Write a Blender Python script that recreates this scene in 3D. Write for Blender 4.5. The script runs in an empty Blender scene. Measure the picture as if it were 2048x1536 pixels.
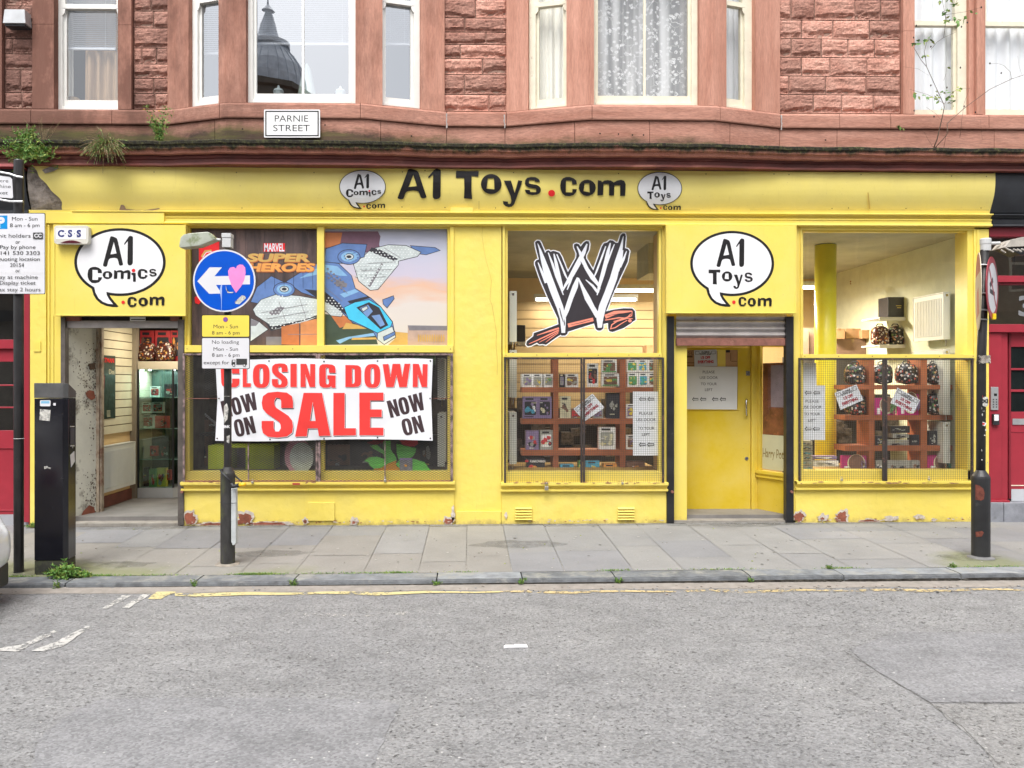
import bpy, bmesh, math, random
from math import sin, cos, pi, radians, sqrt, atan2
from mathutils import Vector, noise
from mathutils.geometry import tessellate_polygon

sc = bpy.context.scene
COL = sc.collection
random.seed(7)

# ------------------------------------------------------------------ camera
YAW = radians(1.0); F = 28.0/36*2048; CX0 = 968.0
cam_d = bpy.data.cameras.new('camera'); cam = bpy.data.objects.new('camera', cam_d); COL.objects.link(cam)
cam.location = (0, -9.5, 1.65); cam.rotation_euler = (radians(90), 0, -YAW)
cam_d.lens = 28; cam_d.sensor_width = 36; cam_d.shift_x = (1024-CX0)/2048
cam_d.clip_start = .1; cam_d.clip_end = 500
sc.camera = cam
# ------------------------------------------------------------------ sky
w = bpy.data.worlds.new('World'); sc.world = w; w.use_nodes = True
nt = w.node_tree; nt.nodes.clear()
wo = nt.nodes.new('ShaderNodeOutputWorld'); bg = nt.nodes.new('ShaderNodeBackground')
sky = nt.nodes.new('ShaderNodeTexSky'); sky.sky_type = 'NISHITA'; sky.sun_disc = False
SUN_EL, SUN_ROT = radians(60), radians(198)
sky.sun_elevation = SUN_EL; sky.sun_rotation = SUN_ROT
sky.air_density = 1.0; sky.dust_density = 4.0; sky.ozone_density = 1.0
hs = nt.nodes.new('ShaderNodeHueSaturation'); hs.inputs['Saturation'].default_value = .22; hs.inputs['Value'].default_value = 1.0
nt.links.new(sky.outputs[0], hs.inputs['Color']); nt.links.new(hs.outputs[0], bg.inputs['Color'])
bg.inputs['Strength'].default_value = .15
nt.links.new(bg.outputs[0], wo.inputs['Surface'])
# ------------------------------------------------------------------ sun (veiled by thin cloud)
sd = bpy.data.lights.new('sun', 'SUN'); so = bpy.data.objects.new('sun', sd); COL.objects.link(so)
sd.energy = 1.2; sd.angle = radians(34); sd.color = (1, .97, .93)
# sun_rotation is clockwise from +Y seen from above
sdir = Vector((sin(SUN_ROT)*cos(SUN_EL), cos(SUN_ROT)*cos(SUN_EL), sin(SUN_EL)))
so.location = (0, -6, 14); so.rotation_euler = (-sdir).to_track_quat('-Z', 'Y').to_euler()
# ------------------------------------------------------------------ exposure
vs = sc.view_settings; vs.view_transform = 'Standard'; vs.look = 'None'; vs.gamma = 1; vs.exposure = 0.97
vs.use_curve_mapping = False
sc.cycles.max_bounces = 6; sc.cycles.transparent_max_bounces = 12; sc.cycles.caustics_reflective = False
sc.cycles.caustics_refractive = False; sc.cycles.use_denoising = True
sc.cycles.sample_clamp_indirect = 6

# ------------------------------------------------------------------ survey helpers: a sighting line met with a plane parallel to the street
def at(px, py, Y):
    a = (px-CX0)/F; b = (768-py)/F
    t = (Y+9.5)/(cos(YAW)-a*sin(YAW))
    return Vector((t*(sin(YAW)+a*cos(YAW)), Y, 1.65+t*b))
def X(px, Y=0.0): return at(px, 768, Y).x
def Z(py, Y=0.0, px=1000): return at(px, py, Y).z

# ------------------------------------------------------------------ materials
def _n(nt, t, **kw):
    n = nt.nodes.new(t)
    for k, v in kw.items(): setattr(n, k, v)
    return n
def newmat(name):
    m = bpy.data.materials.new(name); m.use_nodes = True
    nt = m.node_tree; b = nt.nodes['Principled BSDF']
    return m, nt, b
def lin(c):
    return tuple(((v/255)/12.92 if v/255 <= .04045 else ((v/255+.055)/1.055)**2.4) for v in c)
def pos(nt, scale=(1, 1, 1), obj=False):
    g = _n(nt, 'ShaderNodeTexCoord') if obj else _n(nt, 'ShaderNodeNewGeometry')
    mp = _n(nt, 'ShaderNodeMapping'); mp.inputs['Scale'].default_value = scale
    nt.links.new(g.outputs['Object' if obj else 'Position'], mp.inputs['Vector'])
    return mp.outputs[0]
def noi(nt, vec, s, det=4, rough=.55, dist=0):
    n = _n(nt, 'ShaderNodeTexNoise'); n.inputs['Scale'].default_value = s
    n.inputs['Detail'].default_value = det; n.inputs['Roughness'].default_value = rough; n.inputs['Distortion'].default_value = dist
    nt.links.new(vec, n.inputs['Vector']); return n.outputs['Fac']
def ramp(nt, fac, stops):
    r = _n(nt, 'ShaderNodeValToRGB'); e = r.color_ramp.elements
    while len(e) < len(stops): e.new(.5)
    for i, (p, c) in enumerate(stops):
        e[i].position = p; e[i].color = (*c, 1) if len(c) == 3 else c
    nt.links.new(fac, r.inputs['Fac']); return r.outputs['Color']
def mixc(nt, fac, a, b, mode='MIX'):
    m = _n(nt, 'ShaderNodeMix', data_type='RGBA', blend_type=mode)
    for k, v in (('Factor', fac), ('A', a), ('B', b)):
        s = [i for i in m.inputs if i.name == k and (i.type == ('VALUE' if k == 'Factor' else 'RGBA'))][0]
        if hasattr(v, 'is_linked') or hasattr(v, 'node'): nt.links.new(v, s)
        elif k == 'Factor': s.default_value = v
        else: s.default_value = (*v, 1)
    return [o for o in m.outputs if o.type == 'RGBA'][0]
def math_(nt, op, a, b=None, clamp=False):
    m = _n(nt, 'ShaderNodeMath', operation=op, use_clamp=clamp)
    for i, v in enumerate((a, b)):
        if v is None: continue
        if hasattr(v, 'node'): nt.links.new(v, m.inputs[i])
        else: m.inputs[i].default_value = v
    return m.outputs[0]
def bump(nt, b, h, strength, dist=.01):
    n = _n(nt, 'ShaderNodeBump'); n.inputs['Strength'].default_value = strength; n.inputs['Distance'].default_value = dist
    nt.links.new(h, n.inputs['Height']); nt.links.new(n.outputs[0], b.inputs['Normal'])
def M(name, col, rough=.6, metal=0, var=.12, ns=6, bmp=0, bs=80, st=(1, 1, 1), spec=.5, dirt=None, dv=.5, ds=3, coat=0):
    """plain surface: base colour with soft variation, optional dirt patches and fine bump"""
    m, nt, b = newmat(name)
    p = pos(nt, st)
    f = noi(nt, p, ns, 5, .6)
    lo = tuple(c*(1-var) for c in col); hi = tuple(min(1, c*(1+var)) for c in col)
    c = ramp(nt, f, [(.3, lo), (.7, hi)])
    if dirt:
        d = noi(nt, p, ds, 8, .7)
        k = ramp(nt, d, [(dv, (0, 0, 0)), (dv+.12, (1, 1, 1))])
        c = mixc(nt, math_(nt, 'MULTIPLY', k, .85), c, dirt)
    nt.links.new(c, b.inputs['Base Color'])
    b.inputs['Roughness'].default_value = rough; b.inputs['Metallic'].default_value = metal
    b.inputs['Specular IOR Level'].default_value = spec; b.inputs['Coat Weight'].default_value = coat
    if bmp: bump(nt, b, noi(nt, p, bs, 4, .6), bmp, .01)
    return m
def emis(name, col, s):
    m, nt, b = newmat(name); b.inputs['Base Color'].default_value = (*col, 1)
    b.inputs['Emission Color'].default_value = (*col, 1); b.inputs['Emission Strength'].default_value = s; return m
def glassm(name, refl=.06, tint=(.975, .985, .98), gain=1.6):
    m, nt, b = newmat(name); nt.nodes.remove(b); o = nt.nodes['Material Output']
    fr = _n(nt, 'ShaderNodeFresnel'); gb = _n(nt, 'ShaderNodeNewGeometry')
    nt.links.new(math_(nt, 'ADD', 1.5, math_(nt, 'MULTIPLY', gb.outputs['Backfacing'], 1/1.5-1.5)), fr.inputs['IOR'])   # same reflectance from either side
    t = _n(nt, 'ShaderNodeBsdfTransparent'); t.inputs['Color'].default_value = (*tint, 1)
    g = _n(nt, 'ShaderNodeBsdfGlossy'); g.inputs['Roughness'].default_value = .0; g.inputs['Color'].default_value = (.95, .97, 1, 1)
    f = math_(nt, 'ADD', math_(nt, 'MULTIPLY', fr.outputs[0], gain), refl, True)
    mx = _n(nt, 'ShaderNodeMixShader'); nt.links.new(f, mx.inputs[0]); nt.links.new(t.outputs[0], mx.inputs[1]); nt.links.new(g.outputs[0], mx.inputs[2])
    # slight waviness of old glass
    bp = _n(nt, 'ShaderNodeBump'); bp.inputs['Strength'].default_value = .03; bp.inputs['Distance'].default_value = .02
    nt.links.new(noi(nt, pos(nt), 2.2, 1), bp.inputs['Height']); nt.links.new(bp.outputs[0], g.inputs['Normal'])
    nt.links.new(mx.outputs[0], o.inputs['Surface']); return m
def sheer(name, col, alpha, lace=False, folds=0):
    m, nt, b = newmat(name); o = nt.nodes['Material Output']
    b.inputs['Base Color'].default_value = (*col, 1); b.inputs['Roughness'].default_value = .9
    b.inputs['Specular IOR Level'].default_value = 0
    if lace:
        p = pos(nt, (1, .1, 1))
        nd = _n(nt, 'ShaderNodeTexNoise'); nd.inputs['Scale'].default_value = 26; nd.inputs['Detail'].default_value = 3; nt.links.new(p, nd.inputs['Vector'])
        vm = _n(nt, 'ShaderNodeVectorMath', operation='MULTIPLY_ADD'); nt.links.new(nd.outputs['Color'], vm.inputs[0]); vm.inputs[1].default_value = (.05, .0, .05); nt.links.new(p, vm.inputs[2]); p = vm.outputs[0]
        fold = ramp(nt, noi(nt, pos(nt, (7, .1, .25)), 1.0, 2, .5), [(.42, (.08, .08, .08)), (.62, (.5, .5, .5))])
        v = _n(nt, 'ShaderNodeTexVoronoi'); v.inputs['Scale'].default_value = 19; v.inputs['Randomness'].default_value = 1
        nt.links.new(p, v.inputs['Vector'])
        v2 = _n(nt, 'ShaderNodeTexVoronoi', feature='DISTANCE_TO_EDGE'); v2.inputs['Scale'].default_value = 9
        w1 = _n(nt, 'ShaderNodeMapping'); nt.links.new(p, w1.inputs['Vector'])
        nt.links.new(w1.outputs[0], v2.inputs['Vector'])
        br = noi(nt, p, 85, 5, .8); big = noi(nt, p, 5, 2)
        bl = math_(nt, 'LESS_THAN', v.outputs['Distance'], .40)
        bl = math_(nt, 'MULTIPLY', bl, math_(nt, 'GREATER_THAN', br, .47))
        st = math_(nt, 'MULTIPLY', math_(nt, 'LESS_THAN', v2.outputs['Distance'], .012), math_(nt, 'GREATER_THAN', big, .52))
        k = math_(nt, 'MAXIMUM', bl, st)
        z = _n(nt, 'ShaderNodeSeparateXYZ'); nt.links.new(_n(nt, 'ShaderNodeNewGeometry').outputs['Position'], z.inputs[0])
        hem = math_(nt, 'LESS_THAN', z.outputs[2], 5.12)
        k = math_(nt, 'MAXIMUM', k, math_(nt, 'MULTIPLY', hem, .75))
        nt.links.new(math_(nt, 'MAXIMUM', math_(nt, 'MULTIPLY', k, .8), math_(nt, 'ADD', fold, alpha)), b.inputs['Alpha'])
    else:
        b.inputs['Alpha'].default_value = alpha
    return m

Y_COL = (.83, .665, .12)
def yellow(name, rough=.42, bs=.25, dirty=.0, pale=0, bscale=18, col=None):
    m, nt, b = newmat(name)
    base = tuple(c+(p-c)*pale for c, p in zip(col or Y_COL, (.88, .745, .22)))
    p = pos(nt)
    f = noi(nt, p, 2.2, 5, .6)
    c = ramp(nt, f, [(.3, tuple(v*.93 for v in base)), (.7, base)])
    # vertical grime streaks
    s = noi(nt, pos(nt, (9, 9, .7)), 2.5, 6, .65)
    k = ramp(nt, s, [(.60, (0, 0, 0)), (.78, (1, 1, 1))])
    c = mixc(nt, math_(nt, 'MULTIPLY', k, .16+dirty), c, (.42, .28, .05))
    fd = ramp(nt, noi(nt, p, .9, 5, .7), [(.42, (0, 0, 0)), (.68, (1, 1, 1))]); c = mixc(nt, math_(nt, 'MULTIPLY', fd, .35), c, (.80, .68, .26))
    # small chips and specks
    sp = noi(nt, p, 60, 2, .5)
    k2 = ramp(nt, sp, [(.735, (0, 0, 0)), (.75, (1, 1, 1))])
    c = mixc(nt, math_(nt, 'MULTIPLY', k2, .5), c, (.30, .17, .08))
    # splash dirt close to the pavement
    g = _n(nt, 'ShaderNodeNewGeometry'); sx = _n(nt, 'ShaderNodeSeparateXYZ'); nt.links.new(g.outputs['Position'], sx.inputs[0])
    low = math_(nt, 'SUBTRACT', 1.0, math_(nt, 'MULTIPLY', math_(nt, 'ADD', sx.outputs[2], .02), 5.5), True)
    low = math_(nt, 'MULTIPLY', low, noi(nt, p, 14, 6, .75))
    k3 = ramp(nt, low, [(.30, (0, 0, 0)), (.62, (1, 1, 1))])
    c = mixc(nt, math_(nt, 'MULTIPLY', k3, .75), c, (.30, .22, .10))
    nt.links.new(c, b.inputs['Base Color']); b.inputs['Roughness'].default_value = rough
    h = math_(nt, 'ADD', noi(nt, p, bscale, 5, .6), math_(nt, 'MULTIPLY', noi(nt, p, 3, 2), 2))
    bump(nt, b, h, bs, .012)
    return m

YP = yellow('yellow_gloss_paint', .42, .12)
YF = yellow('yellow_fascia_paint', .38, .12, .03, .75)
YR = yellow('yellow_painted_render', .6, .45, .04, .05, 12)
BLACKV = M('black_vinyl', (.013, .012, .013), .35, var=.3)
WHITEV = M('white_vinyl', (.80, .80, .82), .4, var=.03)
REDV = M('red_vinyl', (.75, .02, .025), .4, var=.05)
def stone(name, c1, c2, dark, amt=.5, st=(1, 1, 1), bs=.4, zgrime=None, var=.7):
    m, nt, b = newmat(name); p = pos(nt, st)
    c = ramp(nt, noi(nt, p, 3.2, 7, .65), [(.3, c1), (.7, c2)])
    fine = noi(nt, p, 45, 5, .7)
    c = mixc(nt, var, c, ramp(nt, fine, [(.3, (.22, .22, .22)), (.7, (.78, .78, .78))]), 'OVERLAY')
    # soot: heavier towards the left of the street
    g = _n(nt, 'ShaderNodeNewGeometry'); sx = _n(nt, 'ShaderNodeSeparateXYZ'); nt.links.new(g.outputs['Position'], sx.inputs[0])
    lf = math_(nt, 'MULTIPLY', math_(nt, 'ADD', sx.outputs[0], .5), -.075)
    s = math_(nt, 'ADD', noi(nt, pos(nt, (1, 1, .5)), 2.4, 8, .7), lf)
    k = ramp(nt, s, [(.5, (0, 0, 0)), (.85, (1, 1, 1))])
    c = mixc(nt, math_(nt, 'MULTIPLY', k, amt), c, dark)
    if zgrime:
        z0, z1 = zgrime
        gz = math_(nt, 'DIVIDE', math_(nt, 'SUBTRACT', sx.outputs[2], z0), z1-z0, True)
        gz = math_(nt, 'SUBTRACT', 1.0, gz)
        q = math_(nt, 'ADD', math_(nt, 'MULTIPLY', gz, .62), math_(nt, 'MULTIPLY', noi(nt, pos(nt, (.5, 1, 1.2)), 4, 9, .75), .68))
        q = math_(nt, 'ADD', q, math_(nt, 'MULTIPLY', lf, .5))
        k = ramp(nt, q, [(.62, (0, 0, 0)), (.82, (1, 1, 1))])
        mossc = ramp(nt, noi(nt, p, 5, 6, .7), [(.4, (.035, .032, .025)), (.62, (.09, .10, .03))])
        c = mixc(nt, math_(nt, 'MULTIPLY', k, .85), c, mossc)
    nt.links.new(c, b.inputs['Base Color']); b.inputs['Roughness'].default_value = .9; b.inputs['Specular IOR Level'].default_value = .25
    bump(nt, b, math_(nt, 'ADD', noi(nt, p, 30, 8, .7), math_(nt, 'MULTIPLY', noi(nt, p, 140, 3, .6), .5)), bs, .012)
    return m
ST_D = stone('dressed_red_sandstone', (.40, .185, .13), (.60, .32, .24), (.13, .06, .045), .85, (2.2, 2.2, .22), .3, var=.38)
ST_S = stone('banded_red_sandstone', (.34, .155, .11), (.54, .29, .22), (.12, .06, .045), .8, (.25, 1, 1.8), .35, (4.40, 4.80), var=.5)
ST_R = [stone('rock_faced_sandstone_%s' % n, tuple(v*k for v in (.38, .175, .13)), tuple(min(1, v*k) for v in (.57, .32, .25)), (.11, .06, .05), .7, (1, 1, 1), .7)
        for n, k in (('mid', 1.0), ('pale', 1.17), ('deep', .78))]
MORTAR = M('lime_mortar', (.42, .27, .21), .95, var=.25, ns=20, bmp=.5)
def mossy():
    m, nt, b = newmat('mossy_weathered_stone'); p = pos(nt)
    base = ramp(nt, noi(nt, p, 4, 7, .7), [(.3, (.30, .11, .075)), (.7, (.46, .20, .14))])
    moss = ramp(nt, noi(nt, p, 26, 6, .7), [(.35, (.016, .013, .011)), (.52, (.04, .037, .022)), (.64, (.10, .10, .035)), (.76, (.30, .30, .20))])
    g = _n(nt, 'ShaderNodeNewGeometry'); sx = _n(nt, 'ShaderNodeSeparateXYZ'); nt.links.new(g.outputs['Position'], sx.inputs[0])
    gz = math_(nt, 'DIVIDE', math_(nt, 'SUBTRACT', sx.outputs[2], 4.29), .12, True)
    q = math_(nt, 'ADD', math_(nt, 'MULTIPLY', gz, .42), math_(nt, 'MULTIPLY', noi(nt, pos(nt, (1, 1, .5)), 3.0, 8, .75), .75))
    k = ramp(nt, q, [(.50, (0, 0, 0)), (.66, (1, 1, 1))])
    c = mixc(nt, k, base, moss)
    nt.links.new(c, b.inputs['Base Color']); b.inputs['Roughness'].default_value = .95
    bump(nt, b, noi(nt, p, 50, 6, .75), .9, .02); return m
MOSSY = mossy()
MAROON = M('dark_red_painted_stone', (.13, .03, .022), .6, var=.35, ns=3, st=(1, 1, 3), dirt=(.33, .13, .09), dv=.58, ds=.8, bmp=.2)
WOODW = M('white_sash_paint', (.80, .79, .75), .45, var=.05, bmp=.05)
WOODC = M('flaking_cream_sash_paint', (.76, .71, .56), .6, var=.1, dirt=(.38, .31, .22), dv=.62, ds=14, bmp=.3)
GL_UP = glassm('coated_window_glass', .34, gain=1.0); GL_OLD = glassm('old_window_glass', .02, gain=1.0)
GL_SH = glassm('shop_window_glass', .0, gain=.9)
BLACKM = M('black_painted_metal', (.018, .018, .02), .38, var=.4, ns=5, bmp=.06, dirt=(.06, .055, .05), dv=.62, ds=9)
BLACKR = M('rusty_black_metal', (.035, .028, .026), .6, var=.4, dirt=(.22, .10, .07), dv=.55, ds=14, bmp=.3)
RUST = M('rusty_brown_steel', (.24, .10, .075), .8, var=.3, ns=14, dirt=(.42, .22, .16), dv=.6, ds=9, bmp=.4)
GALV = M('galvanised_steel', (.48, .49, .50), .42, .55, var=.12, ns=8, bmp=.05)
GREYP = M('grey_plastic', (.55, .56, .56), .5, var=.06)
CHROME = M('polished_steel', (.6, .6, .62), .25, 1, var=.05)
REDP = M('red_door_paint', (.34, .028, .045), .38, var=.08, bmp=.06)
REDD = M('deep_red_paint', (.22, .018, .03), .4, var=.1, bmp=.06)
CHAR = M('charcoal_paint', (.025, .027, .032), .5, var=.2, bmp=.05)
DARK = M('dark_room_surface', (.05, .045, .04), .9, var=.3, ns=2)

# ------------------------------------------------------------------ mesh builder
ORG = {}
class MB:
    def __init__(s, xf=None): s.v = []; s.f = []; s.m = []; s.mats = []; s.xf = xf
    def _mi(s, m):
        if m not in s.mats: s.mats.append(m)
        return s.mats.index(m)
    def add(s, vs, fs, m):
        o = len(s.v); k = s._mi(m)
        for p in vs:
            p = Vector(p)
            s.v.append(s.xf(p) if s.xf else p)
        for f in fs: s.f.append([i+o for i in f]); s.m.append(k)
        return s
    def box(s, x0, x1, y0, y1, z0, z1, m):
        vs = [(x, y, z) for x in (x0, x1) for y in (y0, y1) for z in (z0, z1)]
        return s.add(vs, [(0, 1, 3, 2), (4, 6, 7, 5), (0, 4, 5, 1), (2, 3, 7, 6), (0, 2, 6, 4), (1, 5, 7, 3)], m)
    def pbox(s, px0, px1, py0, py1, Y0, Y1, m):
        a = at(px0, py0, Y0); b = at(px1, py1, Y0)
        return s.box(a.x, b.x, Y0, Y1, b.z, a.z, m)
    def quad(s, a, b, c, d, m): return s.add([a, b, c, d], [(0, 1, 2, 3)], m)
    def prism(s, loops, y0, y1, m, back=True):
        """outline(s) in (x,z), first one outer, others holes; from y0 (front) to y1"""
        L = [[Vector((x, 0, z)) for x, z in lp] for lp in loops]
        tris = tessellate_polygon([[Vector((p.x, p.z, 0)) for p in lp] for lp in L])
        flat = [p for lp in L for p in lp]; n = len(flat)
        vs = [(p.x, y0, p.z) for p in flat]+[(p.x, y1, p.z) for p in flat]
        fs = [tuple(t) for t in tris]
        if back: fs += [tuple(i+n for i in reversed(t)) for t in tris]
        o = 0
        for lp in L:
            k = len(lp)
            for i in range(k): j = (i+1) % k; fs.append((o+i, o+j, o+j+n, o+i+n))
            o += k
        return s.add(vs, fs, m)
    def tube(s, pts, r, m, n=8, cap=True):
        pts = [Vector(p) for p in pts]; rs = r if isinstance(r, (list, tuple)) else [r]*len(pts)
        vs = []; fs = []; up = None
        for i, p in enumerate(pts):
            t = (pts[min(i+1, len(pts)-1)]-pts[max(i-1, 0)]).normalized()
            if up is None: up = Vector((0, 0, 1)) if abs(t.z) < .9 else Vector((1, 0, 0))
            a = t.cross(up).normalized(); bb = a.cross(t).normalized(); up = bb
            for k in range(n):
                an = 2*pi*k/n; vs.append(p+(a*cos(an)+bb*sin(an))*rs[i])
        for i in range(len(pts)-1):
            for k in range(n):
                j = (k+1) % n; fs.append((i*n+k, i*n+j, (i+1)*n+j, (i+1)*n+k))
        if cap: fs.append(tuple(range(n-1, -1, -1))); fs.append(tuple((len(pts)-1)*n+k for k in range(n)))
        return s.add(vs, fs, m)
    def lathe(s, prof, c, m, n=24, axis='z'):
        vs = []; fs = []
        for r, z in prof:
            for k in range(n):
                a = 2*pi*k/n
                if axis == 'z': vs.append((c[0]+r*cos(a), c[1]+r*sin(a), c[2]+z))
                elif axis == 'y': vs.append((c[0]+r*cos(a), c[1]+z, c[2]+r*sin(a)))
                else: vs.append((c[0]+z, c[1]+r*cos(a), c[2]+r*sin(a)))
        for i in range(len(prof)-1):
            for k in range(n):
                j = (k+1) % n; fs.append((i*n+k, i*n+j, (i+1)*n+j, (i+1)*n+k))
        fs.append(tuple(range(n))); fs.append(tuple((len(prof)-1)*n+k for k in range(n)))
        return s.add(vs, fs, m)
    def sweep(s, path, prof, m, closed=False):
        """prof [(dy,z)] carried along path [(x,y)] or [(x,y,dz)]"""
        vs = []; fs = []; k = len(prof)
        for p in path:
            dz = p[2] if len(p) > 2 else 0
            for dy, z in prof: vs.append((p[0], p[1]+dy, z+dz))
        for i in range(len(path)-1):
            for j in range(k-1 if not closed else k):
                jj = (j+1) % k; fs.append((i*k+j, (i+1)*k+j, (i+1)*k+jj, i*k+jj))
        if closed: fs.append(tuple(range(k))); fs.append(tuple((len(path)-1)*k+j for j in range(k)))
        return s.add(vs, fs, m)
    def build(s, name, parent=None, smooth=False, bevel=0, origin=None, fix=True):
        me = bpy.data.meshes.new(name)
        if parent is not None: o = ORG[parent.name]
        else:
            if origin is not None: o = Vector(origin)
            else:
                xs = [p.x for p in s.v]; ys = [p.y for p in s.v]; zs = [p.z for p in s.v]
                o = Vector(((min(xs)+max(xs))/2, (min(ys)+max(ys))/2, min(zs)))
        me.from_pydata([tuple(p-o) for p in s.v], [], s.f)
        for m in s.mats: me.materials.append(m)
        me.polygons.foreach_set('material_index', s.m)
        if smooth: me.polygons.foreach_set('use_smooth', [True]*len(s.f))
        me.update()
        if fix:
            bm = bmesh.new(); bm.from_mesh(me); bmesh.ops.recalc_face_normals(bm, faces=bm.faces); bm.to_mesh(me); bm.free()
        ob = bpy.data.objects.new(name, me); COL.objects.link(ob)
        if parent is not None: ob.parent = parent
        else: ob.location = o
        ORG[ob.name] = o
        if bevel:
            md = ob.modifiers.new('bevel', 'BEVEL'); md.width = bevel; md.segments = 2; md.limit_method = 'ANGLE'; md.angle_limit = radians(40)
        return ob
def tag(o, label=None, cat=None, group=None, kind=None):
    if label: o['label'] = label
    if cat: o['category'] = cat
    if group: o['group'] = group
    if kind: o['kind'] = kind
    return o
def thing(name, loc, label, cat, group=None):
    o = bpy.data.objects.new(name, None); COL.objects.link(o); o.location = loc; o.empty_display_size = .1
    ORG[o.name] = Vector(loc); return tag(o, label, cat, group)
def structure(o, label=None, kind='structure'):
    o['kind'] = kind
    if label: o['label'] = label
    return o

# ------------------------------------------------------------------ flat lettering and cut-out shapes
_TX = {}
def text2d(s, bold=0.0):
    """triangles of a line of type, cap height 1, y up, x from 0"""
    if (s, bold) in _TX: return _TX[(s, bold)]
    def mk(t):
        cu = bpy.data.curves.new('type', 'FONT'); cu.body = t; cu.size = 1; cu.offset = bold; cu.resolution_u = 5
        ob = bpy.data.objects.new('type', cu); COL.objects.link(ob)
        dg = bpy.context.evaluated_depsgraph_get(); me = ob.evaluated_get(dg).to_mesh(); me.calc_loop_triangles()
        v = [(p.co.x, p.co.y) for p in me.vertices]; f = [tuple(t.vertices) for t in me.loop_triangles]
        bpy.data.objects.remove(ob); bpy.data.curves.remove(cu); return v, f
    if 'H' not in _TX: _TX['H'] = max(y for x, y in mk('H')[0])
    v, f = mk(s); h = _TX['H']; x0 = min(x for x, y in v)
    v = [((x-x0)/h, y/h) for x, y in v]
    _TX[(s, bold)] = (v, f); return v, f
def ell(cx, cy, rx, ry, n=40, a0=0, a1=2*pi, full=True):
    k = n if full else n+1
    return [(cx+rx*cos(a0+(a1-a0)*i/n), cy+ry*sin(a0+(a1-a0)*i/n)) for i in range(k)]
def sell(cx, cy, rx, ry, e=3.2, n=40):
    out = []
    for i in range(n):
        a = 2*pi*i/n; c, s_ = cos(a), sin(a)
        out.append((cx+rx*math.copysign(abs(c)**(2/e), c), cy+ry*math.copysign(abs(s_)**(2/e), s_)))
    return out
def rect(x0, y0, x1, y1): return [(x0, y0), (x1, y0), (x1, y1), (x0, y1)]
def rrect(x0, y0, x1, y1, r, n=5):
    out = []
    for cx, cy, a in ((x1-r, y0+r, -pi/2), (x1-r, y1-r, 0), (x0+r, y1-r, pi/2), (x0+r, y0+r, pi)):
        out += [(cx+r*cos(a+pi/2*i/n), cy+r*sin(a+pi/2*i/n)) for i in range(n+1)]
    return out
class Decal:
    """shapes drawn in survey coordinates and laid on a surface by mapper(px,py,lift)"""
    def __init__(s, mapper, ycuts=(), xcuts=(), step=.0004, base=.0008, tf=None):
        s.mp = mapper; s.yc = ycuts; s.xc = xcuts; s.lift = base; s.step = step; s.mb = MB(); s.tf = tf
    def tris(s, pts, tris, m):
        if s.tf: pts = [s.tf(x, y) for x, y in pts]
        if s.yc or s.xc:
            bm = bmesh.new(); vs = [bm.verts.new((x, y, 0)) for x, y in pts]
            for t in tris:
                try: bm.faces.new([vs[i] for i in t])
                except ValueError: pass
            for cuts, nrm in ((s.yc, (0, 1, 0)), (s.xc, (1, 0, 0))):
                for c in cuts:
                    co = (0, c, 0) if nrm[1] else (c, 0, 0)
                    bmesh.ops.bisect_plane(bm, geom=bm.verts[:]+bm.edges[:]+bm.faces[:], plane_co=co, plane_no=nrm)
            bm.verts.index_update()
            pts = [(v.co.x, v.co.y) for v in bm.verts]; tris = [tuple(v.index for v in f.verts) for f in bm.faces]; bm.free()
        s.mb.add([s.mp(x, y, s.lift) for x, y in pts], tris, m); s.lift += s.step
    def poly(s, loops, m):
        if loops and not isinstance(loops[0][0], (tuple, list)): loops = [loops]
        t = tessellate_polygon([[Vector((x, y, 0)) for x, y in lp] for lp in loops])
        s.tris([p for lp in loops for p in lp], t, m); return s
    def text(s, t, cx, cy, h, m, w=None, bold=0.0, rot=0, shear=0, anchor='c'):
        v, f = text2d(t, bold); wd = max(x for x, y in v); k = (w/wd) if w else h
        if anchor == 'l': cx = cx+wd*k/2
        if anchor == 'r': cx = cx-wd*k/2
        pts = []
        for x, y in v:
            dx = (x-wd/2)*k+shear*y*h; dy = -(y-.5)*h
            pts.append((cx+dx*cos(rot)-dy*sin(rot), cy+dx*sin(rot)+dy*cos(rot)))
        s.tris(pts, f, m); return s
    def stroke(s, pts, m):
        """tapered stroke through (x,y,width)"""
        L = []; R = []
        for i, (x, y, w_) in enumerate(pts):
            a = pts[max(i-1, 0)]; b = pts[min(i+1, len(pts)-1)]; d = Vector((b[0]-a[0], b[1]-a[1])).normalized(); n = Vector((-d.y, d.x))*w_/2
            L.append((x+n.x, y+n.y)); R.append((x-n.x, y-n.y))
        v = L+R; k = len(pts); s.tris(v, [(i, i+1, k+i+1, k+i) for i in range(k-1)], m); return s
    def build(s, name, parent=None): return s.mb.build(name, parent, fix=False)
def on(Y): return lambda x, y, l: at(x, y, Y-l)
# ================================================================== GROUND
def zf(x): return -.018+.0024*x          # pavement level at the shop front
def zk(x): return -.0785+.0062*x         # pavement level at the kerb
YK0, YK1 = -2.19, -2.46
def pav(x, y): t = max(0, min(1.15, y/YK0)); return zf(x)*(1-t)+zk(x)*t
def road_z(x, y=0): return -.135+.003*x
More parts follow.
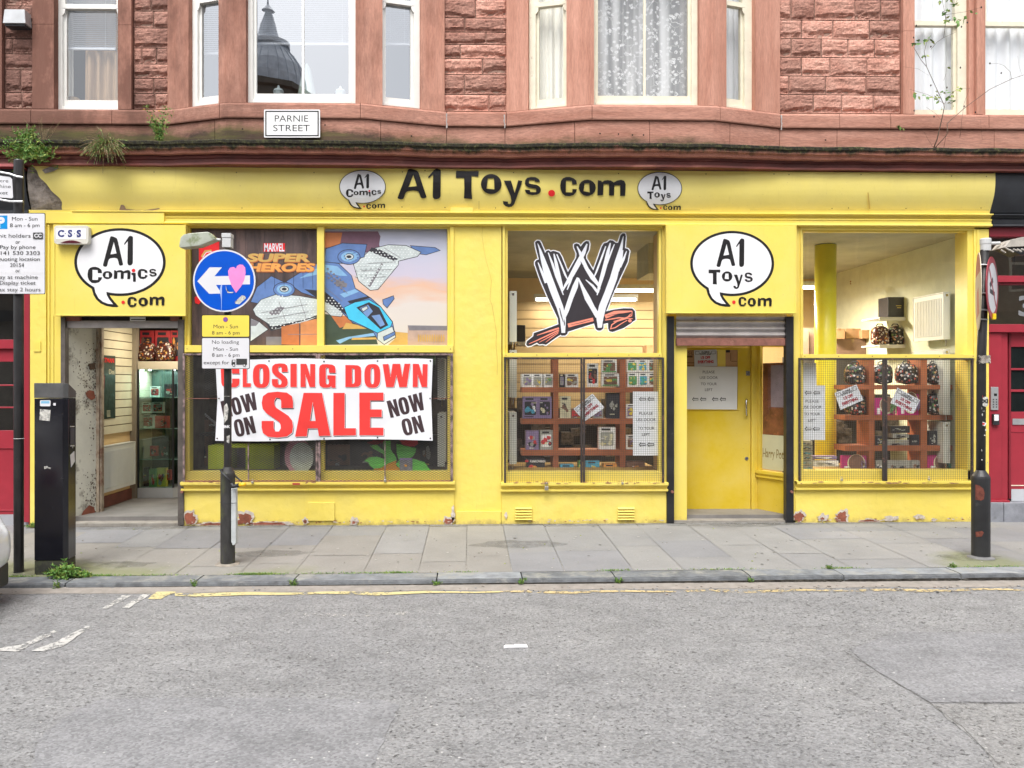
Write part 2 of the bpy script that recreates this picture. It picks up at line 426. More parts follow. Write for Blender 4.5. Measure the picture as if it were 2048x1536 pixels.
# asphalt
def asphalt(name, c1, c2, pits=.5, tint=(.5, .48, .45), bs=.9):
    m, nt, b = newmat(name); p = pos(nt)
    big = ramp(nt, noi(nt, p, .55, 4, .6), [(.35, c1), (.65, c2)])
    mid = ramp(nt, noi(nt, pos(nt, (.6, 1, 1)), 4.5, 5, .7), [(.3, (.40, .40, .40)), (.7, (.60, .60, .60))])
    c = mixc(nt, .8, big, mid, 'OVERLAY')
    v = _n(nt, 'ShaderNodeTexVoronoi'); v.inputs['Scale'].default_value = 85; nt.links.new(pos(nt, (.8, 1, 1)), v.inputs['Vector'])
    stn = ramp(nt, v.outputs['Color'], [(.0, (.30, .30, .30)), (1, (.70, .70, .69))])
    c = mixc(nt, .75, c, stn, 'OVERLAY')
    # open pits between stones
    pit = noi(nt, pos(nt, (.8, 1, 1)), 44, 3, .7, .5)
    k = ramp(nt, pit, [(.335, (1, 1, 1)), (.40, (0, 0, 0))])
    area = ramp(nt, noi(nt, p, 1.1, 3, .6), [(.35, (.25, .25, .25)), (.65, (1, 1, 1))])
    c = mixc(nt, math_(nt, 'MULTIPLY', math_(nt, 'MULTIPLY', k, area), pits), c, (.035, .032, .03))
    # pale chips
    v2 = _n(nt, 'ShaderNodeTexVoronoi'); v2.inputs['Scale'].default_value = 16; nt.links.new(p, v2.inputs['Vector'])
    ch = math_(nt, 'LESS_THAN', v2.outputs['Distance'], .11)
    ch = math_(nt, 'MULTIPLY', ch, math_(nt, 'GREATER_THAN', noi(nt, p, 7, 2), .55))
    c = mixc(nt, math_(nt, 'MULTIPLY', ch, .7), c, (.55, .54, .52))
    nt.links.new(c, b.inputs['Base Color']); b.inputs['Roughness'].default_value = .85; b.inputs['Specular IOR Level'].default_value = .3
    h = math_(nt, 'SUBTRACT', math_(nt, 'MULTIPLY', v.outputs['Distance'], -.6), k)
    bump(nt, b, h, bs, .010); return m
ASPH = asphalt('worn_asphalt', (.222, .224, .229), (.255, .256, .258), .8, bs=.85)
ASPH2 = asphalt('smooth_asphalt_patch', (.215, .217, .226), (.237, .239, .248), .3, bs=.4)
ASPH3 = asphalt('coarse_asphalt_patch', (.23, .23, .228), (.265, .263, .26), .8)
mb = MB()
mb.add([(-60, -40, road_z(-60)), (60, -40, road_z(60)), (60, YK1+.03, road_z(60)), (-60, YK1+.03, road_z(-60))], [(0, 1, 2, 3)], ASPH)
structure(mb.build('road', fix=False))
def gz(px, py, lift=0):
    """point on the road surface sighted at px,py"""
    a = (px-CX0)/F; b = (768-py)/F; fx, fy = sin(YAW)+a*cos(YAW), cos(YAW)-a*sin(YAW)
    # 1.65+t*b = -.135+.003*(t*fx)+lift
    t = (1.65+.135-lift)/(-(b)+.003*fx); return Vector((t*fx, -9.5+t*fy, 1.65+t*b))
def road_shape(name, polys, mat_, lift=.004, label=None, wob=0):
    d = Decal(lambda x, y, l: gz(x, y, lift)); d.step = 0
    for lp in polys: d.poly(lp, mat_)
    return structure(d.build(name), label)
def rough_edge(pts, amp, n=8, seed=1):
    rnd = random.Random(seed); out = []
    for i in range(len(pts)):
        a = pts[i]; b = pts[(i+1) % len(pts)]
        for k in range(n):
            t = k/n; out.append((a[0]+(b[0]-a[0])*t+rnd.uniform(-1, 1)*amp, a[1]+(b[1]-a[1])*t+rnd.uniform(-1, 1)*amp*.4))
    return out
road_shape('road_patch', [rough_edge([(60, 1560), (75, 1480), (150, 1420), (200, 1398), (420, 1395), (760, 1398), (800, 1410), (760, 1500), (735, 1560)], 4, 10)], ASPH2, .003)
road_shape('road_patch', [rough_edge([(1700, 1300), (1735, 1330), (1860, 1404), (2200, 1404), (2260, 1270), (1800, 1262)], 3, 10, 2)], ASPH2, .003)
road_shape('road_patch', [rough_edge([(1862, 1408), (2260, 1408), (2400, 1580), (2010, 1560), (1960, 1490)], 3, 10, 3)], ASPH3, .003)
# darker see-through patches and trodden gum on the flagstones
def patchm(name, col, thr, a=.55):
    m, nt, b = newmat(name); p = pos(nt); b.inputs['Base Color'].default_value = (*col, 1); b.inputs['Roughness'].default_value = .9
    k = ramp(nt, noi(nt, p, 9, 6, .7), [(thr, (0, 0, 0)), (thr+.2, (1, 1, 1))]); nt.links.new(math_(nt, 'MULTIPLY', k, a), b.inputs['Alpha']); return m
PATCH = patchm('grey_pavement_patch', (.10, .098, .085), .34, .26); GUM = M('trodden_gum', (.38, .37, .34), .8); GUMD = M('dark_gum', (.12, .115, .11), .8)
rnd = random.Random(91)
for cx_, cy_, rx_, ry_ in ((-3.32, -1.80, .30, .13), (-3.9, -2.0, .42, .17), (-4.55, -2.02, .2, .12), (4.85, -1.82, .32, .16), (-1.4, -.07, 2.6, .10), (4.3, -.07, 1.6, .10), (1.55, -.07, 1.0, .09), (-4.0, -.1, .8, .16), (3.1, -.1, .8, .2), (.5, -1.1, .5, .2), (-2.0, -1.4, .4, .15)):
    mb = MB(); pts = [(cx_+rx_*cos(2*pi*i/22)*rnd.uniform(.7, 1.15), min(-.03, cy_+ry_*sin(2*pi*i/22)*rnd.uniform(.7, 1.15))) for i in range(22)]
    mb.add([(x, y, pav(x, y)+.0045) for x, y in pts]+[(cx_, cy_, pav(cx_, cy_)+.0045)], [(i, (i+1) % 22, 22) for i in range(22)], PATCH); structure(mb.build('pavement_patch', fix=False))
mb = MB()
for _ in range(170):
    x, y = rnd.uniform(-6, 7), rnd.uniform(-2.15, -.1); r_ = rnd.uniform(.006, .017); n_ = 8; mb.add([(x+r_*cos(2*pi*i/n_)*rnd.uniform(.7, 1.2), y+r_*sin(2*pi*i/n_)*rnd.uniform(.7, 1.2), pav(x, y)+.0052) for i in range(n_)], [tuple(range(n_))], rnd.choice([GUM, GUM, GUMD]))
tag(mb.build('trodden_gum', fix=False), 'spots of trodden chewing gum on the flagstones', 'gum', kind='stuff')
CRA = M('tar_seam', (.10, .097, .09), .9, var=.5, ns=20)
def crack(pts, w_, seed):
    rnd = random.Random(seed); L = []
    for (xa, ya), (xb, yb) in zip(pts, pts[1:]):
        n = max(2, int(math.hypot(xb-xa, yb-ya)/9))
        for i in range(n): t = i/n; L.append((xa+(xb-xa)*t+rnd.uniform(-1.5, 1.5), ya+(yb-ya)*t+rnd.uniform(-.9, .9), w_*rnd.uniform(.15, 1)))
    d = Decal(lambda x, y, l: gz(x, y, .0042)); d.stroke(L, CRA); structure(d.build('road_seam'))
crack([(1690, 1302), (1735, 1330), (1860, 1405), (1920, 1450), (2010, 1540)], 1.1, 1); crack([(1850, 1405), (2060, 1406)], 1.0, 2)
# gutter strip of pale silt
def silt():
    m, nt, b = newmat('gutter_silt'); p = pos(nt)
    c = ramp(nt, noi(nt, p, 9, 7, .7), [(.3, (.22, .20, .175)), (.7, (.34, .31, .28))]); nt.links.new(c, b.inputs['Base Color'])
    b.inputs['Roughness'].default_value = .95; bump(nt, b, noi(nt, p, 90, 3), .5, .006); return m
SILT = silt()
d = MB(); n = 120; rnd = random.Random(4)
vs = []; 
for i in range(n+1):
    x = -9+19*i/n; e = .17+.05*noise.noise(Vector((x*1.3, 0, 0)))+rnd.uniform(-.01, .01)
    vs += [(x, YK1+.02, road_z(x)+.012), (x, YK1-e, road_z(x)+.0025)]
d.add(vs, [(2*i, 2*i+1, 2*i+3, 2*i+2) for i in range(n)], SILT); structure(d.build('gutter', fix=False))
def wornpaint(name, col, thr):
    m, nt, b = newmat(name); p = pos(nt)
    c = ramp(nt, noi(nt, p, 12, 5, .7), [(.3, tuple(v*.85 for v in col)), (.7, col)])
    n_ = math_(nt, 'ADD', math_(nt, 'MULTIPLY', noi(nt, p, 28, 5, .7), .6), math_(nt, 'MULTIPLY', noi(nt, p, 3, 3, .6), .4))
    k = ramp(nt, n_, [(thr, (0, 0, 0)), (thr+.05, (1, 1, 1))])
    nt.links.new(c, b.inputs['Base Color']); nt.links.new(k, b.inputs['Alpha']); b.inputs['Roughness'].default_value = .7; return m
LY = wornpaint('worn_yellow_line_paint', (.60, .52, .26), .42)
LY2 = wornpaint('pale_yellow_line_paint', (.58, .46, .24), .485)
LW = wornpaint('worn_white_line_paint', (.52, .515, .495), .42)
LW2 = wornpaint('faded_white_line_paint', (.55, .54, .52), .50)
LG = wornpaint('almost_gone_line_paint', (.50, .49, .47), .53)
road_shape('yellow_line', [[(326, 1174), (345, 1174), (352, 1176), (351, 1185), (335, 1190), (322, 1198), (296, 1198), (304, 1190), (316, 1182)]], LY, .005)
top = [(350+i*50, 1186-9*(i/34)**.8+1.2*sin(i*1.7)) for i in range(36)]
th = lambda i: 5.5+1.3*sin(i*.9)-1.5*(1 if 8 < i < 14 else 0)
top1 = top[:14]; road_shape('yellow_line', [top1+[(x, y+th(i)) for i, (x, y) in reversed(list(enumerate(top1)))]], LY, .0055)
road_shape('yellow_line', [top[13:]+[(x, y+th(i)*.75) for i, (x, y) in reversed(list(enumerate(top))) if i >= 13]], LY2, .0055)
road_shape('white_line', [rough_edge([(245, 1190), (262, 1191), (215, 1217), (203, 1217)], 1, 6), rough_edge([(285, 1188), (300, 1189), (258, 1216), (243, 1215)], 1, 6, 2)], LW, .005)
road_shape('white_line', [rough_edge([(175, 1251), (183, 1253), (125, 1292), (90, 1302), (60, 1302), (110, 1284)], 1.5, 8, 3), rough_edge([(108, 1261), (118, 1263), (60, 1290), (35, 1303), (-20, 1302), (-20, 1299), (40, 1290)], 1.5, 8, 4)], LW, .0052)
road_shape('white_line', [rough_edge([(585, 1225), (700, 1229), (830, 1222), (832, 1228), (720, 1234), (640, 1233), (585, 1228)], 2, 8, 5)], LG, .005)
# kerb stones
KERB = [M('whinstone_kerb_%s' % n, tuple(v*k for v in (.185, .20, .215)), .75, var=.3, ns=9, bmp=.5, bs=60, dirt=(.30, .30, .27), dv=.5, ds=3) for n, k in (('dark', .8), ('mid', 1.), ('pale', 1.3))]
kj = [-9, -7.6, -6.2, -4.9, X(128, YK1), X(388, YK1), X(585, YK1), X(873, YK1), X(1045, YK1), X(1232, YK1), X(1503, YK1), X(1690, YK1), X(1925, YK1), 5.6, 7, 8.3, 9.8]
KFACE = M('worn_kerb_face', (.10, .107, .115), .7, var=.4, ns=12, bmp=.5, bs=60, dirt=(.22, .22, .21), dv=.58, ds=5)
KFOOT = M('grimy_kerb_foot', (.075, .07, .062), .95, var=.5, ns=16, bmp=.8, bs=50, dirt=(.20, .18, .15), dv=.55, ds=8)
mb = MB(); rnd = random.Random(3)
for i in range(len(kj)-1):
    x0, x1 = kj[i]+.006, kj[i+1]-.006; dz = rnd.uniform(-.0015, .0015); m_ = KERB[[1, 0, 1, 0, 0, 0, 1, 2, 0, 0, 1, 2, 2, 2, 1, 1][i % 16]]
    k = 30; vs = []; fs = []; fm = []; fd = []
    rf = 2.2 if x0 > 1.2 else .7
    for a in range(k+1):
        x = x0+(x1-x0)*a/k; e = min(a, k-a); rnd_e = .012 if e == 0 else 0
        top = zk(x)+dz; nz = noise.noise(Vector((x*9, 1, 0)))*.004*rf; ny = noise.noise(Vector((x*14, 5, 0)))*.007*rf; ny2 = noise.noise(Vector((x*22, 9, 0)))*.010*rf
        prof = [(YK0+.003, top-.0015), (YK0-.02, top+.001), ((YK0+YK1)/2, top+.002), (YK1+.035, top-.001+nz), (YK1+.008+rnd_e, top-.012+nz), (YK1+ny*.5+rnd_e, top-.032-rnd_e), (YK1+.012+ny2+rnd_e, top-.06), (YK1+.02+ny+rnd_e, top-.2)]
        vs += [(x, y, z) for y, z in prof]
    p = 8
    for a in range(k):
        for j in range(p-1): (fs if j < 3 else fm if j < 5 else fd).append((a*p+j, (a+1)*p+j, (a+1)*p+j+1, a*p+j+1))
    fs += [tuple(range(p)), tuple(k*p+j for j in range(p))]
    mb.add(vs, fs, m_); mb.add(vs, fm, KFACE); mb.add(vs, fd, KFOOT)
# joint mortar under
structure(mb.build('kerb', smooth=False, fix=False), 'dark whinstone kerb between the pavement and the road')
# pavement slabs
def slabm(name, col, green=0, dark=0):
    m, nt, b = newmat(name); p = pos(nt)
    c = ramp(nt, noi(nt, p, 1.6, 6, .65), [(.3, tuple(v*.88 for v in col)), (.7, tuple(v*1.08 for v in col))])
    fine = ramp(nt, noi(nt, pos(nt, (1, 2, 1)), 55, 5, .75), [(.3, (.42, .42, .42)), (.7, (.58, .58, .58))])
    c = mixc(nt, .8, c, fine, 'OVERLAY')
    # chewing gum and lichen spots
    v = _n(nt, 'ShaderNodeTexVoronoi'); v.inputs['Scale'].default_value = 5.5; nt.links.new(p, v.inputs['Vector'])
    k = math_(nt, 'LESS_THAN', v.outputs['Distance'], .05); c = mixc(nt, math_(nt, 'MULTIPLY', k, .35), c, (.5, .49, .45))
    # algae near the kerb around post feet
    g = _n(nt, 'ShaderNodeNewGeometry'); sx = _n(nt, 'ShaderNodeSeparateXYZ'); nt.links.new(g.outputs['Position'], sx.inputs[0])
    kk = math_(nt, 'MULTIPLY', math_(nt, 'ADD', math_(nt, 'MULTIPLY', sx.outputs[1], -1), -1.35), 1.1, True)
    for (cx, cw, amp) in ((-4.3, 2.1, 1.0), (4.85, .6, 1.0), (-1.8, 1.2, .35)):
        dx = math_(nt, 'ABSOLUTE', math_(nt, 'SUBTRACT', sx.outputs[0], cx)); w_ = math_(nt, 'MULTIPLY', math_(nt, 'SUBTRACT', 1.0, math_(nt, 'DIVIDE', dx, cw), True), amp)
        q = math_(nt, 'MULTIPLY', math_(nt, 'MULTIPLY', w_, kk), math_(nt, 'MULTIPLY', noi(nt, p, 4.5, 6, .7), 3.0))
        r_ = ramp(nt, q, [(.22, (0, 0, 0)), (.6, (1, 1, 1))])
        c = mixc(nt, math_(nt, 'MULTIPLY', r_, .6), c, (.17, .19, .06))
    # soft grime along wall foot
    nt.links.new(c, b.inputs['Base Color']); b.inputs['Roughness'].default_value = .85; b.inputs['Specular IOR Level'].default_value = .3
    bump(nt, b, noi(nt, p, 70, 5, .7), .35, .006); return m
SL = [slabm('flagstone_%s' % n, c) for n, c in (('blue', (.238, .24, .248)), ('buff', (.275, .266, .245)), ('grey', (.252, .252, .25)), ('pale', (.272, .27, .262)), ('brownish', (.262, .252, .232)), ('dark', (.22, .22, .224)))]
JOINT = M('joint_sand', (.30, .285, .25), .95, var=.3, ns=10)
mb = MB(); rnd = random.Random(11)
jx = [-9, -8.4, -7.75, -7.1, -6.5, X(90), X(200), X(309), X(384), X(484), X(583), X(668), X(775), X(860), X(934), X(1005), X(1086), X(1193), X(1270), X(1369), X(1453), X(1530), X(1650), X(1755), X(1850), X(1960), 6.8, 7.4, 8.1, 8.7, 9.3]
nsub = 3
for i in range(len(jx)-1):
    x0, x1 = jx[i]+.0025, jx[i+1]-.0025; y = .9 if (x0 > -5.2 and x1 < 5.9) else .3; y = 1.2 if x0 > 5.7 or x0 < -4.9 else .35
    first = True
    ys = [y]; cur = -rnd.uniform(.05, .8)
    while cur > YK0+.28: ys.append(cur); cur -= rnd.choice((.62, .75, .9))
    ys.append(YK0)
    for a in range(len(ys)-1):
        ya, yb = ys[a]-.003, ys[a+1]+.003; dz = rnd.uniform(-.0015, .0015)
        if 860 < 940+x0*167 < 1000: cs = [1, 1, 3, 4]
        elif x0 < -1: cs = [0, 0, 2, 2, 5, 4, 0]
        else: cs = [2, 2, 0, 3, 3, 2]
        m_ = SL[rnd.choice(cs)]
        if yb < -1.5 and x0 < 0: m_ = SL[rnd.choice([4, 1, 4])]
        mb.add([(x0, yb, pav(x0, yb)+dz), (x1, yb, pav(x1, yb)+dz), (x1, ya, pav(x1, ya)+dz), (x0, ya, pav(x0, ya)+dz)], [(0, 1, 2, 3)], m_)
x0, x1 = -9, 9.3
mb.add([(x0, YK0+.001, pav(x0, YK0)-.0022), (x1, YK0+.001, pav(x1, YK0)-.0022), (x1, 1.2, pav(x1, 0)-.0022), (x0, 1.2, pav(x0, 0)-.0022)], [(0, 1, 2, 3)], JOINT)
structure(mb.build('pavement', fix=False), 'flagstone pavement of mixed grey, blue and buff slabs')

# ================================================================== TENEMENT ABOVE THE SHOP
ten = thing('tenement_building', (0, .3, 3.7), 'red sandstone tenement upper floor with two shallow bay windows over the shops', 'building')
PJ = .26
def bayx(px, Y): return X(px, Y)
B1 = [(bayx(335, 0), 0), (bayx(452, -PJ), -PJ), (bayx(727, -PJ), -PJ), (bayx(889, 0), 0)]
B2 = [(bayx(1013, 0), 0), (bayx(1177, -PJ), -PJ), (bayx(1427, -PJ), -PJ), (bayx(1560, 0), 0)]
PATH = [(-9.5, 0)]+B1+B2+[(9.5, 0)]
ZT = 7.4     # top of what is built
def soften(path, k): return [(x, y*k) for x, y in path]
# cornice: splayed mossy top, drip, then the dark painted band
def jag(path, step=.12):
    out = []
    for (xa, ya), (xb, yb) in zip(path, path[1:]):
        n = max(1, int(abs(xb-xa)/step))
        for i in range(n): t = i/n; out.append((xa+(xb-xa)*t, ya+(yb-ya)*t))
    out.append(path[-1]); return out
cp = []
for x, y in jag(PATH, .05):
    yy = .30*y
    cp.append((x, yy+.010*noise.noise(Vector((x*5, 0, 3))), .012*noise.noise(Vector((x*3, 2, 3)))-.004*x))
mb = MB()
mb.sweep(cp, [(.12, 4.52), (.02, 4.50), (-.20, 4.455), (-.275, 4.435), (-.29, 4.425), (-.285, 4.395), (-.265, 4.385), (-.262, 4.35), (-.235, 4.335), (-.225, 4.30), (-.19, 4.29)], MOSSY)
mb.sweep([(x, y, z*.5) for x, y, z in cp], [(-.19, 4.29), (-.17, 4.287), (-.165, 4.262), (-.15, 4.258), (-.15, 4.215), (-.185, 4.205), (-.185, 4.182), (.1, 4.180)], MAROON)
mb.build('cornice', ten, fix=False)
# base courses
mb = MB()
def blocks(path, prof, cuts, m, gap=.006):
    """courses cut into stones at given x"""
    def yat(x):
        for (xa, ya), (xb, yb) in zip(path, path[1:]):
            if xa <= x <= xb: return ya+(yb-ya)*(x-xa)/(xb-xa)
        return 0
    for a, b in zip(cuts, cuts[1:]):
        xs = [a+gap/2]+[x for x, y in path if a+gap < x < b-gap]+[b-gap/2]
        mb.sweep([(x, yat(x)) for x in xs], prof, m, closed=True)
blocks(PATH, [(.2, 4.45), (.015, 4.45), (.012, 4.715), (.2, 4.715)], [-9.5, -7.2, X(60), X(440), X(610), X(765), X(893), X(1010), X(1145), X(1290), X(1450), X(1560), X(1675), X(1990), 9.5], ST_S)
blocks(PATH, [(.2, 4.722), (-.015, 4.722), (-.02, 4.735), (-.02, 4.87), (-.005, 4.895), (.2, 4.915)], [-9.5, -7, X(63), X(225), X(452), X(727), X(893), X(1013), X(1177), X(1427), X(1560), X(1678), X(1780), X(1976), 9.5], ST_S)
mb.build('sill_course', ten, fix=False)
# upper wall masonry
rub = None; rnd = random.Random(21)
def rockface(x0, x1, z0, z1, Y, tone):
    nx = max(3, int((x1-x0)/.016)); nz = max(3, int((z1-z0)/.016)); vs = []; fs = []
    sd = rnd.random()*50; sl = rnd.uniform(-.015, .015); lowf = rnd.uniform(.15, .45)
    for j in range(nz+1):
        for i in range(nx+1):
            u = i/nx; v = j/nz; x = x0+(x1-x0)*u; z = z0+(z1-z0)*v
            e = min(u*(x1-x0), (1-u)*(x1-x0), v*(z1-z0), (1-v)*(z1-z0)); rim = min(1, e/.022)
            a = noise.noise(Vector((x*5, z*11, sd))); b = abs(noise.noise(Vector((x*11, z*26, sd+7)))); c = noise.noise(Vector((x*45, z*60, sd)))
            # conchoidal scoop in the lower part of the stone
            k = lowf+.18*noise.noise(Vector((x*4, 0, sd)))
            sc_ = max(0, k-v)/max(k, .01)
            d_ = .028*rim*(.75+.45*a)-.040*rim*min(1, sc_*2.6)*(.55+b)-.014*b*rim+.004*c+sl*(u-.5)*.5
            vs.append((x, Y-d_+.012, z))
    for j in range(nz):
        for i in range(nx): fs.append((j*(nx+1)+i, j*(nx+1)+i+1, (j+1)*(nx+1)+i+1, (j+1)*(nx+1)+i))
    rub.add(vs, fs, ST_R[tone])
def rubble(x0, x1, heights, maxw, z0=4.92, ztop=ZT, Y=.04):
    global rub
    rub = MB()
    rub.box(x0, x1, Y+.03, Y+.2, z0, ztop, MORTAR)
    z = z0; i = 0
    while z < ztop-.05:
        h = heights[i % len(heights)]; z1 = min(z+h, ztop)
        x = x0
        first = True
        while x < x1-.02:
            w_ = rnd.uniform(.55, 1.0)*maxw if (x1-x0) > .55 else ((x1-x0) if i % 3 else (x1-x0)*rnd.uniform(.4, .65))
            if first and i % 2: w_ *= .55
            first = False
            xe = x+w_
            if xe > x1-.13: xe = x1
            rockface(x+.004, xe-.004, z+.005, z1-.005, Y, rnd.randrange(3)); x = xe
        z = z1; i += 1
    rub.build('rock_faced_wall', ten, fix=False)
rubble(-9.5, X(-30), [.22, .2, .19], .5)
rubble(X(5), X(63), [.19, .27, .19, .18, .2], .4)
rubble(X(264), X(336), [.19, .18, .17, .19, .24, .2], .45)
rubble(X(885), X(1014), [.20, .24, .19, .17, .15, .17, .22], .62)
rubble(X(1551), X(1805), [.225, .225, .225, .225, .225, .25], .50)
rubble(X(2180), 9.5, [.22, .22], .5)
dr = MB()
def jamb(a, b, z0=4.90, z1=ZT, y0=-.005, y1=.25, m=ST_D, cuts=None):
    zs = [z0]+(cuts or [])+[z1]
    q = MB()
    for c, e in zip(zs, zs[1:]): q.box(a, b, y0, y1, c+.002, e-.002, m)
    q.build('stone_jamb', ten)
for a, b in ((65, 108), (236, 263), (1806, 1829), (2110, 2140)): jamb(X(a), X(b), cuts=[5.9])
for a, b in ((-30, 4),): jamb(X(a), X(b))
# moulded mullion between the two right-hand windows
mxa, mxb = X(1943), X(1976)
dr.box(mxa, mxb, .05, .28, 4.902, ZT, ST_D); dr.box(mxa+.06, mxb-.06, -.005, .048, 4.902, ZT, ST_D)
dr.build('stone_mullion', ten); jamb(X(2140), X(2180), y0=0)
def bay(P, pj, names):
    """P plan corners of a bay; stone at its two outer jambs and two corner piers"""
    out = []
    (ax, ay), (bx, by), (cx, cy), (dx, dy) = P
    def pier(pts):
        vs = [(x, y, z) for z in (4.90, ZT) for x, y in pts]; n = len(pts)
        q = MB(); q.add(vs, [tuple(range(n)), tuple(range(n, 2*n))]+[(i, (i+1) % n, (i+1) % n+n, i+n) for i in range(n)], ST_D); q.build('stone_pier', ten)
    def lerp(p, q, t): return (p[0]+(q[0]-p[0])*t, p[1]+(q[1]-p[1])*t)
    return lerp, pier
for P, (jl, pl0, pl1, pr0, pr1, jr) in ((B1, (377, 437, 492, 711, 765, 842)), (B2, (1056, 1133, 1188, 1399, 1453, 1511))):
    A, B, C, D = P
    lerp, pier = bay(P, PJ, None)
    def tpx(px, p, q):   # fraction along p->q sighted at px
        lo, hi = 0, 1
        for _ in range(40):
            m_ = (lo+hi)/2; pt = lerp(p, q, m_)
            if X(px, pt[1]) > pt[0]: lo = m_
            else: hi = m_
        return (lo+hi)/2
    tl1 = tpx(jl, A, B); tl2 = tpx(pl0, A, B); tr1 = tpx(pr1, C, D); tr2 = tpx(jr, C, D)
    g = .20
    def back(p, q, t, d_=.2):
        n_ = Vector((-(q[1]-p[1]), q[0]-p[0])).normalized(); a = lerp(p, q, t); return (a[0]+n_.x*d_, a[1]+n_.y*d_)
    pier([A, lerp(A, B, tl1), back(A, B, tl1), (A[0], .2)])
    pier([lerp(C, D, tr2), D, (D[0], .2), back(C, D, tr2)])
    fl = X(pl1, -PJ); fr = X(pr0, -PJ)
    pier([lerp(A, B, tl2), B, (fl, -PJ), (fl, -PJ+.2), back(A, B, tl2, .15)])
    pier([(fr, -PJ), C, lerp(C, D, tr1), back(C, D, tr1, .15), (fr, -PJ+.2)])
    P.extend([lerp(A, B, tl1), lerp(A, B, tl2), (fl, -PJ), (fr, -PJ), lerp(C, D, tr1), lerp(C, D, tr2)])
# wall above and behind (lintels, floor slab, dull rooms)
mb = MB()
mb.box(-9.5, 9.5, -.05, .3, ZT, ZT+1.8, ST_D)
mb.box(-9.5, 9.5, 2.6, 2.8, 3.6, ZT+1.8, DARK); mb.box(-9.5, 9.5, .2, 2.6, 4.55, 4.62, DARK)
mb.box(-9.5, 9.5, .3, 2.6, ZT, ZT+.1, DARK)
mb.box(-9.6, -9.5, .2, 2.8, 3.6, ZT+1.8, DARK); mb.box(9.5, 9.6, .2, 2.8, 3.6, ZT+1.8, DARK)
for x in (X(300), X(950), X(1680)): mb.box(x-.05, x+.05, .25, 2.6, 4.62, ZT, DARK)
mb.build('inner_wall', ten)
# ------------------------------------------------------------------ sash windows
def frame_map(a, b):
    d_ = Vector((b[0]-a[0], b[1]-a[1], 0)); L = d_.length; d_.normalize(); n_ = Vector((-d_.y, d_.x, 0))
    return L, lambda p: Vector((a[0], a[1], 0))+d_*p.x+n_*p.y+Vector((0, 0, p.z))
GL_MID = glassm('double_glazing', .09, gain=1.0)
def sash(a, b, z0, z1, rail, wood, set_=.10, bar=False, left=.075, right=.075, horn=True, bot=.075, parent=ten):
    """box-sash window from plan point a to b, lower sash from z0 to rail"""
    L, xf = frame_map(a, b)
    mb = MB(xf)
    mb.box(0, left, set_, set_+.12, z0, z1, wood); mb.box(L-right, L, set_, set_+.12, z0, z1, wood)
    mb.box(left, L-right, set_-.004, set_+.12, z0, z0+.03, wood)
    fr = mb.build('window_frame', parent, bevel=.003)
    mb = MB(xf); s = .035; y0, y1 = set_+.035, set_+.075
    mb.box(left, left+s, y0, y1, z0+.03, rail, wood); mb.box(L-right-s, L-right, y0, y1, z0+.03, rail, wood)
    mb.box(left+s, L-right-s, y0, y1, z0+.03, z0+.03+bot, wood)
    mb.box(left+s, L-right-s, y0, y1, rail-.04, rail, wood)
    # upper sash stands one layer forward and runs out of sight
    yu0, yu1 = set_-.002, set_+.032
    mb.box(left, left+s, yu0, yu1, rail-.04, z1, wood); mb.box(L-right-s, L-right, yu0, yu1, rail-.04, z1, wood)
    mb.box(left+s, L-right-s, yu0, yu1, rail-.045, rail+.01, wood)
    if horn:
        for x, dx in ((left, 1), (L-right, -1)):
            pr = [(x, rail-.045), (x+dx*s, rail-.045), (x+dx*s*.8, rail-.09), (x+dx*s*.3, rail-.115), (x, rail-.12)]
            mb.prism([pr], yu0, yu1, wood)
    if bar: mb.box(L/2-.014, L/2+.014, y0+.008, y1-.008, z0+.03+bot, rail-.04, wood); mb.box(L/2-.014, L/2+.014, yu0+.005, yu1-.005, rail+.01, z1, wood)
    mb.build('sash', fr)
    mb = MB(xf); gm_ = GL_OLD if wood is not WOODW else GL_MID if L > .7 and left == .07 and right == .05 else GL_UP
    for ya_, za_, zb3 in ((y0+.02, z0+.03+bot, rail-.04), (yu0+.016, rail+.01, z1)): mb.quad((left+s, ya_, za_), (L-right-s, ya_, za_), (L-right-s, ya_, zb3), (left+s, ya_, zb3), gm_)
    mb.build('pane', fr, fix=False)
    return xf, L, set_
RL = 6.18
wins = []
def flat(a, b): return (X(a, .0), 0), (X(b, .0), 0)
wins.append(sash(*flat(104, 240), 4.925, ZT, RL, WOODW, .10, left=.07, right=.05, bot=.10))
A = B1; wins.append(sash(A[4], A[5], 4.925, ZT, RL, WOODW, .07, left=.07, right=.02, bot=.08)); wins.append(sash(A[6], A[7], 4.925, ZT, 6.6, WOODW, .08, bar=True, left=.055, right=.06, bot=.09)); wins.append(sash(A[8], A[9], 4.925, ZT, RL, WOODW, .07, left=.02, right=.07, bot=.08))
A = B2; wins.append(sash(A[4], A[5], 4.925, ZT, RL, WOODC, .07, left=.08, right=.02, bot=.09)); wins.append(sash(A[6], A[7], 4.925, ZT, 6.6, WOODC, .08, bar=True, left=.03, right=.07, bot=.09)); wins.append(sash(A[8], A[9], 4.925, ZT, RL, WOODC, .07, left=.02, right=.1, bot=.09))
wins.append(sash(*flat(1822, 1950), 4.87, ZT, 6.06, WOODC, .10, left=.02, right=.15, horn=False, bot=.10))
wins.append(sash(*flat(1974, 2112), 4.86, ZT, 6.06, WOODC, .10, left=.02, right=.1, horn=False, bot=.12))

